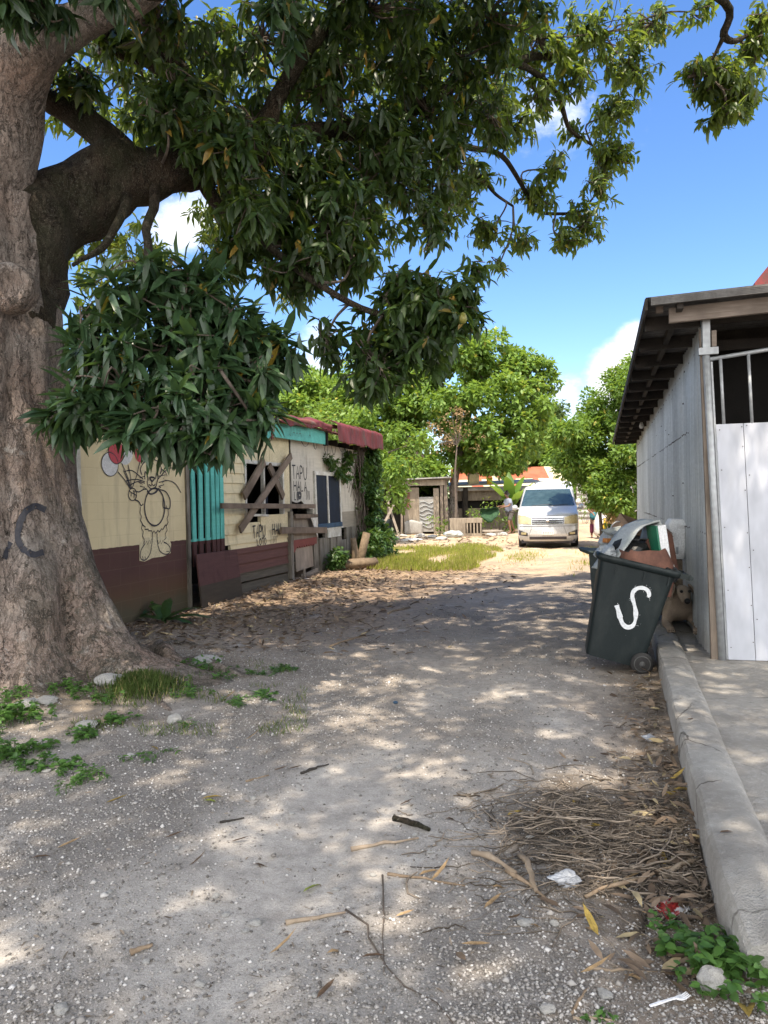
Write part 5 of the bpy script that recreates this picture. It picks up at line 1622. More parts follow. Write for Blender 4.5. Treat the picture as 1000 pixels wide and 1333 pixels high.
def wheelie_bin(label, loc, matname, tilt, rotz, letter=False, group='wheelie bins by the shed'):
    """local x: from the front (-) to the handle and wheels (+); y: across; z up, wheel contact at z = 0"""
    t = thing('wheelie_bin', label, 'bin', loc, rotz, group)
    t.rotation_euler = (0, tilt, rotz)
    mt = M[matname]
    body = MB()
    def dims(z): u = (z - .05) / .95; return .50 + .17 * u, .46 + .11 * u
    rings = []
    for z in (.05, .08, .3, .6, .9, .97):
        w, dd = dims(z); rings.append(rrect(w, dd, .055, z, 5, -.02 + .0 * z))
    body.loft(rings, 0, False); body.f.append(tuple(range(19, -1, -1))); body.m.append(0)
    for z in (.96, .97, .5, .08):
        pass
    inner = []
    for z in (.97, .6, .12):
        w, dd = dims(z); inner.append(rrect(w - .016, dd - .016, .05, z, 5, -.02))
    b0 = len(body.v); body.loft(inner[::-1], 0, False)
    bo = body.build('body', mt, t, True); md = bo.modifiers.new('edge', 'EDGE_SPLIT'); md.split_angle = math.radians(50)
    rim = MB(); w, dd = dims(.97)
    rim.loft([rrect(w + .002, dd + .002, .06, .925, 5, -.02), rrect(w + .075, dd + .07, .075, .94, 5, -.02), rrect(w + .085, dd + .08, .08, .97, 5, -.02),
              rrect(w + .07, dd + .065, .075, .992, 5, -.02), rrect(w - .012, dd - .012, .055, .99, 5, -.02), rrect(w - .016, dd - .016, .055, .93, 5, -.02)], 0, False)
    rim.build('rim', mt, t, True)
    hd = MB(); hx = w / 2 + .07
    for y in (-.20, .20): hd.box((hx - .02, y, .955), (.12, .035, .05))
    hd.tube([(hx + .045, -.235, .955), (hx + .045, .235, .955)], .019, 10); hd.build('handle', mt, t)
    ax = MB(); ax.tube([(.20, -.24, .10), (.20, .24, .10)], .012, 8); ax.build('axle', M['wheelgrey'], t)
    for y in (-.255, .225):
        wh = MB(); wh.lathe([(.07, -.012), (.098, -.005), (.102, .01), (.098, .025), (.07, .032)], (.22, y, .10), 26, 'Y'); wo = wh.build('wheel', M['tyre'], t, True)
        hb = MB(); hb.lathe([(.0, -.020), (.022, -.019), (.025, -.012), (.062, -.008), (.066, -.013), (.074, -.013), (.076, .0)], (.22, y, .10), 22, 'Y'); hb.build('hub', M['wheelgrey'], wo, True)
    for x in (-.2, .05, .26): MB().box((x, -.2775, .885), (.012, .02, .09)).build('rib', mt, t)
    if letter:
        lm = MB()
        S_ = [(.235, .735), (.232, .775), (.205, .81), (.16, .82), (.11, .805), (.075, .76), (.078, .70), (.115, .63), (.15, .55), (.165, .46), (.15, .40), (.10, .375), (.05, .40), (.01, .46), (-.03, .535), (-.055, .575)]
        L = smooth_line([(.05 + (x - .09) * .86 - .045, .60 + (z - .595) * .86 - .02) for x, z in S_], 6); vs = []
        for i, p in enumerate(L):
            tt = L[min(i + 1, len(L) - 1)] - L[max(i - 1, 0)]; tt /= np.linalg.norm(tt); nn = np.array([-tt[1], tt[0]])
            wd = .041 * (.85 + .35 * noise.noise(Vector((p[0] * 14, p[1] * 14, 0)))) * (1.25 if i > len(L) - 14 else 1) * min(1, (i + 2) / 5)
            for q in (-.5, -.17, .17, .5):
                a = p + nn * wd * q; _, dd_ = dims(a[1]); vs.append((a[0], -dd_ / 2 - .0035, a[1]))
        lm.add(vs, [(i * 4 + k, i * 4 + 4 + k, i * 4 + 5 + k, i * 4 + 1 + k) for i in range(len(L) - 1) for k in range(3)])
        for k in range(90):
            p = L[rng.integers(0, len(L))] + rng.normal(size=2) * .022; _, dd_ = dims(p[1]); s_ = rng.uniform(.0012, .0035)
            lm.add([(p[0] - s_, -dd_ / 2 - .003, p[1]), (p[0], -dd_ / 2 - .003, p[1] - s_), (p[0] + s_, -dd_ / 2 - .003, p[1]), (p[0], -dd_ / 2 - .003, p[1] + s_)], [(0, 1, 2, 3)])
        lm.build('painted_letter', M['whitespray'], t)
    return t


TILT = math.radians(14.3)
BZ = math.radians(-13)
bp = np.array([2.13, 7.22, 0.0])
# wheel (x=.22, z=.10, radius .10) stays on the ground after tilting
def tilt_base(p, tilt, rz):
    zc = -math.sin(tilt) * .22 + math.cos(tilt) * .10 - .102
    return (p[0], p[1], gh(p[0], p[1]) - zc)
BL = tilt_base(bp, TILT, BZ)
bin1 = wheelie_bin('dark green wheelie bin with a white sprayed letter, leaning towards the shed wall', BL, 'bin', TILT, BZ, True)
B1 = Matrix.Translation(BL) @ Matrix.Rotation(BZ, 4, 'Z') @ Matrix.Rotation(TILT, 4, 'Y')
p2 = np.array([2.70, 8.72, 0]); BL2 = tilt_base(p2, math.radians(3), .16)
bin2 = wheelie_bin('grey green wheelie bin heaped with rubbish, mostly hidden behind the dark green bin', BL2, 'bin2', math.radians(3), .16)
B2 = Matrix.Translation(BL2) @ Matrix.Rotation(.16, 4, 'Z') @ Matrix.Rotation(math.radians(3), 4, 'Y')


def in_bin(B, p): return B @ Vector(p)


def crumple(name, c, size, mat, seed, label, cat, group=None, sub=3, amt=.35):
    import bmesh
    bm = bmesh.new(); bmesh.ops.create_icosphere(bm, subdivisions=sub, radius=1)
    for v in bm.verts:
        n_ = noise.noise(v.co * 1.7 + Vector((seed, 0, 0))); n2 = noise.noise(v.co * 4.5 + Vector((0, seed, 0)))
        v.co = v.co * (1 + amt * n_ + amt * .45 * n2)
        v.co = Vector((v.co.x * size[0], v.co.y * size[1], v.co.z * size[2]))
    me = bpy.data.meshes.new(name); bm.to_mesh(me); bm.free(); me.materials.append(mat)
    o = bpy.data.objects.new(name, me); link(o); o.location = c
    return tag(o, label, cat, group)


# brown paper sack standing open in the bin
p = in_bin(B1, (.06, -.05, .98))
def sack_ring(z, w, d_, sx, top=False):
    r = []
    for k in range(28):
        a = 2 * PI * k / 28; x = w / 2 * math.copysign(abs(math.cos(a)) ** .5, math.cos(a)); y = d_ / 2 * math.copysign(abs(math.sin(a)) ** .5, math.sin(a))
        jag = (.045 * noise.noise(Vector((math.cos(a) * 2, math.sin(a) * 2, 4))) + .10 * x) if top else 0
        r.append((x + sx + .012 * noise.noise(Vector((x * 9, y * 9, z * 9))), y + .01 * noise.noise(Vector((x * 8, z * 8, 1))), z + jag))
    return r
m = MB(); m.loft([sack_ring(-.28, .46, .34, .0), sack_ring(-.1, .50, .36, .0), sack_ring(.02, .48, .34, -.01), sack_ring(.13, .40, .30, -.04, True), sack_ring(.12, .385, .285, -.04, True), sack_ring(-.05, .44, .31, -.01)], 0, False)
sk = m.build('paper_sack', M['card'], None, True, loc=p); sk.rotation_euler = (0, .10, .05); tag(sk, 'torn open brown paper sack standing in the dark green bin', 'sack')
sk.modifiers.new('e', 'EDGE_SPLIT').split_angle = math.radians(40)
m = MB(); m.prism([(-.1, 0, -.2), (.22, 0, -.2), (.17, .02, .22), (.02, .0, .28), (-.12, 0, .12)], (0, .03, 0))
p = in_bin(B1, (.16, .08, 1.06)); o = m.build('cardboard_flap', M['card'], None, loc=p, bevel=.004); o.rotation_euler = (-.15, .05, .1); tag(o, 'reddish brown cardboard sheet upright behind the torn paper sack', 'cardboard')
# folded grey sheet arching over the bin
def sheet(u, v):
    q = [np.array(p_) for p_ in [(-.30, -.03), (-.2, .1), (-.1, .23), (-.01, .34), (.05, .38), (.2, .43), (.215, .42), (.225, .33), (.20, .24)]]
    i = u * (len(q) - 1); k = min(int(i), len(q) - 2); f = i - k; a = q[k] * (1 - f) + q[k + 1] * f
    return (a[0], -.05 + .40 * v, a[1] + .01 * noise.noise(Vector((a[0] * 6, v * 4, 0))))
p = in_bin(B1, (.0, -.02, .93))
o = MB().grid(sheet, 40, 6).build('plastic_sheet', M['styro'], None, True, solid=.012, loc=p); o.rotation_euler = (0, .0, .12); tag(o, 'bent pale grey plastic sheet arching out of the dark green bin', 'sheet')
# white panel with green edge
p = in_bin(B1, (.17, .02, 1.05))
w = thing('foam_board', 'white foam panel with a green edge standing beside the white container', 'panel', p); w.rotation_euler = (0, -.13, .1)
m = MB(); m.box((.03, 0, .13), (.085, .20, .36)); m.build('foam', M['whiteplastic'], w, bevel=.008)
m = MB(); m.box((-.022, 0, .135), (.018, .205, .36)); m.build('edge_strip', M['greenplastic'], w)
m = MB(); m.box((.04, -.01, -.09), (.10, .2, .06)); m.build('foot', M['whiteplastic'], w, bevel=.006)
# white container on a wooden post behind the handle
cx, cy = at(879, 712, 8.9)[:2]
pc = thing('wooden_post', 'ribbed pale wooden post standing on the pavement behind the dark green bin', 'post', (cx + .0, cy, .14))
m = MB()
for k in range(5): m.box((-.058 + .029 * k, 0, .345), (.026, .07, .71 + .004 * (k % 2)))
m.build('stave', M['driftwood'], pc)
zt = .85
wc = thing('white_container', 'dirty white plastic container perched on the wooden post by the shed wall', 'container', (cx, cy, zt)); wc.rotation_euler = (0, .03, -.1)
m = MB(); m.loft([rrect(.15, .16, .03, 0, 5), rrect(.185, .19, .03, .04, 5), rrect(.19, .2, .03, .38, 5)], 0); m.build('body', M['whiteplastic'], wc, True).modifiers.new('e', 'EDGE_SPLIT').split_angle = math.radians(45)
m = MB(); m.loft([rrect(.2, .21, .03, .381, 5), rrect(.205, .215, .03, .405, 5), rrect(.15, .16, .03, .462, 5)], 0); m.build('lid', M['whiteplastic'], wc, True).modifiers.new('e', 'EDGE_SPLIT').split_angle = math.radians(35)
m = MB(); m.box((-.01, -.1015, .10), (.03, .004, .08)); m.build('scuffed_label', M['greybag'], wc)
# more rubbish
crumple('black_bag', in_bin(B1, (.24, .0, .93)), (.12, .20, .10), M['blackbag'], 3, 'shiny black plastic bag stuffed beside the bin handle', 'bag')
crumple('black_bag', in_bin(B1, (-.06, .1, 1.02)), (.20, .16, .16), M['blackbag'], 9, 'black plastic bag in the shade of the bent grey sheet', 'bag')
m = MB(); m.loft([rrect(.42, .26, .01, 0, 3), rrect(.43, .27, .01, .24, 3)], 0, False); m.f.append(tuple(range(11, -1, -1))); m.m.append(0)
m.add([(-.21, -.13, .24), (.21, -.13, .24), (.27, -.26, .33), (-.17, -.25, .29)], [(0, 1, 2, 3)]); m.add([(.21, -.13, .24), (.21, .13, .24), (.33, .12, .30), (.34, -.12, .32)], [(0, 1, 2, 3)])
o = m.build('carton', M['carton'], None, loc=in_bin(B2, (.05, .06, 1.08)), solid=.006); o.rotation_euler = (.5, .35, .3); tag(o, 'open brown cardboard carton on top of the grey green bin', 'carton')
crumple('grey_bag', in_bin(B2, (-.22, -.08, 1.08)), (.14, .14, .12), M['greybag'], 5, 'grey plastic bag on the left of the rubbish heap in the grey green bin', 'bag')
crumple('black_bag', in_bin(B2, (.0, -.02, 1.05)), (.24, .2, .13), M['blackbag'], 6, 'black plastic bag under the open carton in the grey green bin', 'bag')
m = MB(); m.loft([rrect(.26, .16, .02, 0, 4), rrect(.34, .22, .02, .06, 4), rrect(.36, .24, .02, .065, 4), rrect(.33, .21, .02, .05, 4), rrect(.25, .15, .02, .012, 4)], 0)
o = m.build('food_tray', M['styro'], None, loc=in_bin(B2, (-.16, -.16, 1.16))); o.rotation_euler = (.2, -.15, .2); tag(o, 'pale grey foam tray on top of the rubbish left of the carton', 'tray')
m = MB(); m.loft([rrect(.11, .08, .01, 0, 3), rrect(.11, .08, .01, .05, 3)], 0); o = m.build('orange_box', M['orange'], None, loc=in_bin(B2, (-.31, -.18, 1.07)), bevel=.006); o.rotation_euler = (0, .1, .3); tag(o, 'small orange box at the left edge of the rubbish heap', 'box')
m = MB(); m.loft([rrect(.40, .30, .03, 0, 4), rrect(.44, .34, .03, .035, 4), rrect(.40, .3, .03, .05, 4)], 0); o = m.build('bin_lid', M['bin2'], None, loc=in_bin(B2, (-.40, -.22, .94)), bevel=.004); o.rotation_euler = (.1, .12, .2); tag(o, 'grey plastic lid hanging at the left rim of the grey green bin', 'lid')
crumple('grey_bag', in_bin(B1, (-.30, -.02, .99)), (.10, .16, .07), M['greybag'], 12, 'crumpled pale grey bag at the left rim of the dark green bin', 'bag')
m = MB()
m.tube([(.09 * math.cos(a), 0, .09 * math.sin(a)) for a in np.linspace(-.3, 3.6, 14)], .008, 6); o = m.build('wire_handle', M['galvpipe'], None, True, loc=in_bin(B2, (-.12, .0, 1.22))); o.rotation_euler = (.2, 0, .3); tag(o, 'bent wire hoop sticking up from the rubbish heap', 'wire')


# ---------------------------------------------------------------- skinned bodies
def skin_body(name, J, E, mat, parent, sub=2, root=None):
    """J: joint -> (x,y,z,r); one continuous surface grown round the joints"""
    names = list(J); idx = {k: i for i, k in enumerate(names)}
    me = bpy.data.meshes.new(name)
    me.from_pydata([J[k][:3] for k in names], [(idx[a], idx[b]) for a, b in E], [])
    me.materials.append(mat)
    o = bpy.data.objects.new(name, me); link(o)
    if parent is not None: o.parent = parent
    md = o.modifiers.new('skin', 'SKIN'); md.use_smooth_shade = True
    lay = me.skin_vertices[0] if me.skin_vertices else None
    if lay is None:
        bpy.context.view_layer.update()
        lay = me.skin_vertices[0]
    for k in names:
        r = J[k][3]; lay.data[idx[k]].radius = (r, r) if not hasattr(r, '__len__') else r
        lay.data[idx[k]].use_root = (k == root)
    s = o.modifiers.new('sub', 'SUBSURF'); s.levels = sub; s.render_levels = sub
    return o


# dog lying on the ledge between the bin and the shed, head up, facing the lens
dg = at(872, 800, 8.25); dog = thing('dog', 'tan short haired dog lying in the shade behind the dark green bin', 'dog', (dg[0] + .085, dg[1] - .12, .165), -.05); dog.scale = (1.22, 1.22, 1.22)
J = dict(rump=(.06, .62, .14, .13), belly=(.05, .40, .14, .125), chest=(.02, .12, .16, .125), neck=(.0, .02, .25, .082), skull=(-.01, -.04, .335, .082), brow=(-.012, -.085, .335, .060), muz=(-.02, -.15, .275, .044), nose=(-.022, -.185, .262, .034),
         tail1=(.08, .75, .1, .035), tail2=(-.05, .85, .03, .018),
         shR=(.10, .07, .12, .062), elR=(.135, .07, .05, .042), wrR=(.09, -.13, .034, .034), pawR=(.04, -.25, .030, .040), pawR2=(.02, -.29, .026, .032),
         shL=(-.09, .07, .12, .06), elL=(-.135, .03, .05, .042), wrL=(-.13, -.08, .034, .034), pawL=(-.15, -.16, .028, .038), pawL2=(-.16, -.195, .024, .030),
         hipR=(.16, .58, .10, .09), knR=(.20, .40, .07, .06), hkR=(.2, .56, .04, .04), ftR=(.2, .38, .03, .035))
E_ = [('belly', 'rump'), ('belly', 'chest'), ('chest', 'neck'), ('neck', 'skull'), ('skull', 'brow'), ('brow', 'muz'), ('muz', 'nose'), ('rump', 'tail1'), ('tail1', 'tail2'),
      ('chest', 'shR'), ('shR', 'elR'), ('elR', 'wrR'), ('wrR', 'pawR'), ('pawR', 'pawR2'), ('chest', 'shL'), ('shL', 'elL'), ('elL', 'wrL'), ('wrL', 'pawL'), ('pawL', 'pawL2'),
      ('rump', 'hipR'), ('hipR', 'knR'), ('knR', 'hkR'), ('hkR', 'ftR')]
skin_body('body', J, E_, M['dog'], dog, 2, 'belly')
for sx in (-1, 1):       # drooping ears
    def ear(u, v, sx=sx):
        w = .045 * math.sin(PI * min(1, .15 + .85 * u)) + .012
        return (-.01 + sx * (.062 + .045 * u + .012 * math.sin(u * 3)), -.035 - .03 * u + (v - .5) * 2 * w, .385 - .125 * u + .015 * math.cos((v - .5) * 3))
    MB().grid(ear, 8, 6).build('ear', M['dog'], dog, True, solid=.012, sub=1)
for x in (-.045, .022): 
    MB().lathe([(.002, -.012), (.012, -.008), (.014, 0), (.010, .008), (.002, .011)], (x, -.135, .345), 10, 'Y').build('eye', M['dogdark'], dog, True)
m = MB(); m.lathe([(.003, -.022), (.022, -.012), (.027, 0), (.022, .012), (.003, .02)], (-.023, -.213, .272), 12, 'Y'); m.build('nose', M['dogdark'], dog, True)
for (px_, py_, z_) in ((.02, -.31, .03), (-.16, -.215, .026)):
  for k_ in range(4):
    m = MB()
    for k in (k_,): m.lathe([(.002, -.02), (.011, -.01), (.012, .004), (.004, .016)], (px_ - .024 + .016 * k, py_ - .004 + .003 * abs(k - 1.5), z_ - .006), 8, 'Y')
    m.build('toe', M['dog'], dog, True)


# ---------------------------------------------------------------- people
def person(label, loc, rotz, J, E_, clothes, hair, root='pelvis', hold=None):
    t = thing('person', label, 'person', loc, rotz)
    # five fingers and a thumb on each hand
    for s in 'LR':
        w = np.array(J['wr' + s][:3]); e = np.array(J['el' + s][:3]); d_ = (w - e) / np.linalg.norm(w - e)
        side = np.cross(d_, [0, 0, 1.0]); side = side / max(1e-6, np.linalg.norm(side)) if np.linalg.norm(side) > .05 else np.array([1.0, 0, 0])
        pm = w + d_ * .07; J['pm' + s] = (*pm, (.034, .02)); E_.append(('wr' + s, 'pm' + s))
        for k, (o_, L) in enumerate(((-.024, .07), (-.008, .085), (.008, .08), (.024, .062))):
            a = pm + d_ * .03 + side * o_; b = a + d_ * L * .55 + np.array([0, 0, -.012]); c = b + d_ * L * .35 + np.array([0, 0, -.022])
            J[f'f{k}a{s}'] = (*a, .0095); J[f'f{k}b{s}'] = (*b, .0085); J[f'f{k}c{s}'] = (*c, .0075)
            E_ += [('pm' + s, f'f{k}a{s}'), (f'f{k}a{s}', f'f{k}b{s}'), (f'f{k}b{s}', f'f{k}c{s}')]
        a = w + d_ * .035 - side * .036; b = a + d_ * .035 - side * .012
        J['ta' + s] = (*a, .011); J['tb' + s] = (*b, .009); E_ += [('wr' + s, 'ta' + s), ('ta' + s, 'tb' + s)]
    skin_body('body', J, E_, M['skin'], t, 1, root)
    for nm, mat, JJ, EE, rt in clothes: skin_body(nm, JJ, EE, M[mat], t, 2, rt)
    hx = J['head']
    return t


# walking man, seen from his left-rear side, facing left
pz = at(664, 690, 31.0); pz = np.array([pz[0], pz[1], gh(pz[0], pz[1])])
J = dict(pelvis=(.02, 0, .92, .115), waist=(.0, 0, 1.08, .11), chest=(-.03, 0, 1.28, .125), neckb=(-.07, 0, 1.43, .06), neck=(-.10, 0, 1.49, .052), head=(-.13, 0, 1.58, .082), crown=(-.12, 0, 1.65, .07), jaw=(-.165, 0, 1.535, .045), snout=(-.205, 0, 1.57, .018),
         shR=(-.05, -.17, 1.38, .058), elR=(-.14, -.23, 1.14, .043), wrR=(-.36, -.16, 1.10, .030),
         shL=(-.05, .17, 1.38, .058), elL=(-.12, .21, 1.13, .043), wrL=(-.34, .14, 1.13, .030),
         hpR=(.03, -.09, .88, .092), knR=(-.10, -.10, .48, .058), anR=(-.02, -.10, .09, .040), toR=(-.18, -.10, .035, .035),
         hpL=(.03, .09, .88, .092), knL=(.12, .10, .49, .058), anL=(.26, .10, .12, .040), toL=(.13, .10, .035, .033))
E_ = [('pelvis', 'waist'), ('waist', 'chest'), ('chest', 'neckb'), ('neckb', 'neck'), ('neck', 'head'), ('head', 'crown'), ('head', 'jaw'), ('head', 'snout'), ('chest', 'shR'), ('shR', 'elR'), ('elR', 'wrR'), ('chest', 'shL'), ('shL', 'elL'), ('elL', 'wrL'),
      ('pelvis', 'hpR'), ('hpR', 'knR'), ('knR', 'anR'), ('anR', 'toR'), ('pelvis', 'hpL'), ('hpL', 'knL'), ('knL', 'anL'), ('anL', 'toL')]
shirt = (dict(pelvis=(.01, 0, .90, .150), waist=(.0, 0, 1.08, .150), chest=(-.03, 0, 1.28, .152), nb=(-.06, 0, 1.42, .085), sR=(-.05, -.18, 1.37, .082), eR=(-.11, -.225, 1.20, .074), sL=(-.05, .18, 1.37, .082), eL=(-.10, .21, 1.2, .074)),
         [('waist', 'pelvis'), ('waist', 'chest'), ('chest', 'nb'), ('chest', 'sR'), ('sR', 'eR'), ('chest', 'sL'), ('sL', 'eL')])
shorts = (dict(pelvis=(.02, 0, .90, .138), hR=(.02, -.10, .84, .108), kR=(-.075, -.105, .52, .090), hL=(.03, .10, .84, .108), kL=(.105, .105, .53, .09)), [('pelvis', 'hR'), ('hR', 'kR'), ('pelvis', 'hL'), ('hL', 'kL')])
hair = (dict(a=(-.105, 0, 1.645, .085), b=(-.075, 0, 1.575, .068), c=(-.13, 0, 1.67, .072)), [('a', 'b'), ('a', 'c')])
man = person('person in pale blue grey shirt and dark shorts, walking left with green netting in hand', pz, .35, J, E_, [('shirt', 'shirt', *shirt, 'waist'), ('shorts', 'shorts', *shorts, 'pelvis'), ('hair', 'hair', *hair, 'a')], None)
# green netting hanging from the hands
hp_ = man.matrix_basis
c_, s_ = math.cos(.35), math.sin(.35)
hand = np.array([pz[0] + c_ * -.46, pz[1] + s_ * -.46, pz[2] + 1.07])
def net(u, v):
    x = -.02 - .75 * u; sag = .06 + .55 * math.sin(PI * min(1, u * .9 + .1)) * v * (.7 + .5 * noise.noise(Vector((u * 4, 2, v)))) + .25 * u
    return (x, .1 * noise.noise(Vector((u * 3, v * 3, 1))) + .14 * math.sin(v * 4), .02 - .05 * u - sag * v - .05 * noise.noise(Vector((u * 5, v * 4, 0))))
o = MB().grid(net, 20, 14).build('green_net', M['greennet'], None, True, solid=.012, loc=hand); o.rotation_euler = (0, 0, .1); tag(o, 'bundle of green netting dragged by the walking person', 'netting')

# second person half hidden by the bush, holding a white and yellow sack
pz = at(774, 684, 27.5); pz = np.array([pz[0], pz[1], gh(pz[0], pz[1])])
J = dict(pelvis=(0, 0, .86, .125), waist=(.0, -.02, 1.0, .12), chest=(.0, -.05, 1.18, .125), neckb=(.0, -.09, 1.31, .06), neck=(.0, -.11, 1.37, .05), head=(.0, -.14, 1.46, .08), crown=(0, -.13, 1.53, .068), jaw=(0, -.17, 1.42, .045), snout=(0, -.215, 1.455, .017),
         shR=(-.16, -.06, 1.27, .052), elR=(-.22, -.12, 1.02, .04), wrR=(-.12, -.28, .92, .028), shL=(.16, -.06, 1.27, .052), elL=(.22, -.12, 1.02, .04), wrL=(.12, -.28, .92, .028),
         hpR=(-.08, 0, .82, .09), knR=(-.09, -.05, .46, .056), anR=(-.10, .02, .09, .038), toR=(-.11, -.12, .035, .032), hpL=(.08, 0, .82, .09), knL=(.09, -.02, .46, .056), anL=(.10, .06, .09, .038), toL=(.11, -.08, .035, .032))
E_ = [('pelvis', 'waist'), ('waist', 'chest'), ('chest', 'neckb'), ('neckb', 'neck'), ('neck', 'head'), ('head', 'crown'), ('head', 'jaw'), ('head', 'snout'), ('chest', 'shR'), ('shR', 'elR'), ('elR', 'wrR'), ('chest', 'shL'), ('shL', 'elL'), ('elL', 'wrL'),
      ('pelvis', 'hpR'), ('hpR', 'knR'), ('knR', 'anR'), ('anR', 'toR'), ('pelvis', 'hpL'), ('hpL', 'knL'), ('knL', 'anL'), ('anL', 'toL')]
top = (dict(waist=(0, -.02, 1.0, .15), chest=(.0, -.05, 1.18, .15), nb=(0, -.08, 1.29, .08), sR=(-.165, -.06, 1.26, .075), eR=(-.2, -.1, 1.1, .066), sL=(.165, -.06, 1.26, .075), eL=(.2, -.1, 1.1, .066)), [('waist', 'chest'), ('chest', 'nb'), ('chest', 'sR'), ('sR', 'eR'), ('chest', 'sL'), ('sL', 'eL')])
skirt = (dict(w=(0, -.01, .98, .15), p=(0, 0, .84, .17), k=(0, -.02, .62, .19)), [('w', 'p'), ('p', 'k')])
leg = (dict(a=(-.09, -.04, .55, .085), b=(-.10, 0, .16, .07)), [('a', 'b')])
leg2 = (dict(a=(.09, -.02, .55, .085), b=(.10, .03, .16, .07)), [('a', 'b')])
hair = (dict(a=(0, -.12, 1.53, .082), b=(0, -.075, 1.46, .075), c=(0, -.06, 1.38, .05)), [('a', 'b'), ('b', 'c')])
lady = person('person in dark top and teal skirt half hidden by the tall bush', pz, -.15, J, E_, [('top', 'darkcloth', *top, 'waist'), ('skirt', 'tealcloth', *skirt, 'w'), ('trouser_leg', 'maroncloth', *leg, 'a'), ('trouser_leg', 'maroncloth', *leg2, 'a'), ('hair', 'hair', *hair, 'a')], None)
sk = thing('white_sack', 'white woven sack with a yellow stripe held in front of the person by the bush', 'sack', (pz[0] + .10, pz[1] - .42, pz[2] + .22), -.1)
m = MB(); rings = []
for z, w_, d_ in ((-.12, .34, .2), (0, .48, .3), (.25, .46, .28), (.5, .38, .22), (.66, .2, .1), (.76, .16, .05)):
    rings.append([(w_ / 2 * math.cos(a) * (1 + .12 * noise.noise(Vector((a, z * 4, 0)))), d_ / 2 * math.sin(a), z) for a in np.linspace(0, 2 * PI, 21)[:-1]])
m.loft(rings); m.build('bag', M['white_paint'], sk, True)
m = MB(); m.grid(lambda u, v: (.02 + .16 * v + .08 * u, -.158 + .04 * u * u + .02 * v, .05 + .45 * u), 6, 3); m.build('stripe', M['yellow'], sk, True, solid=.006)
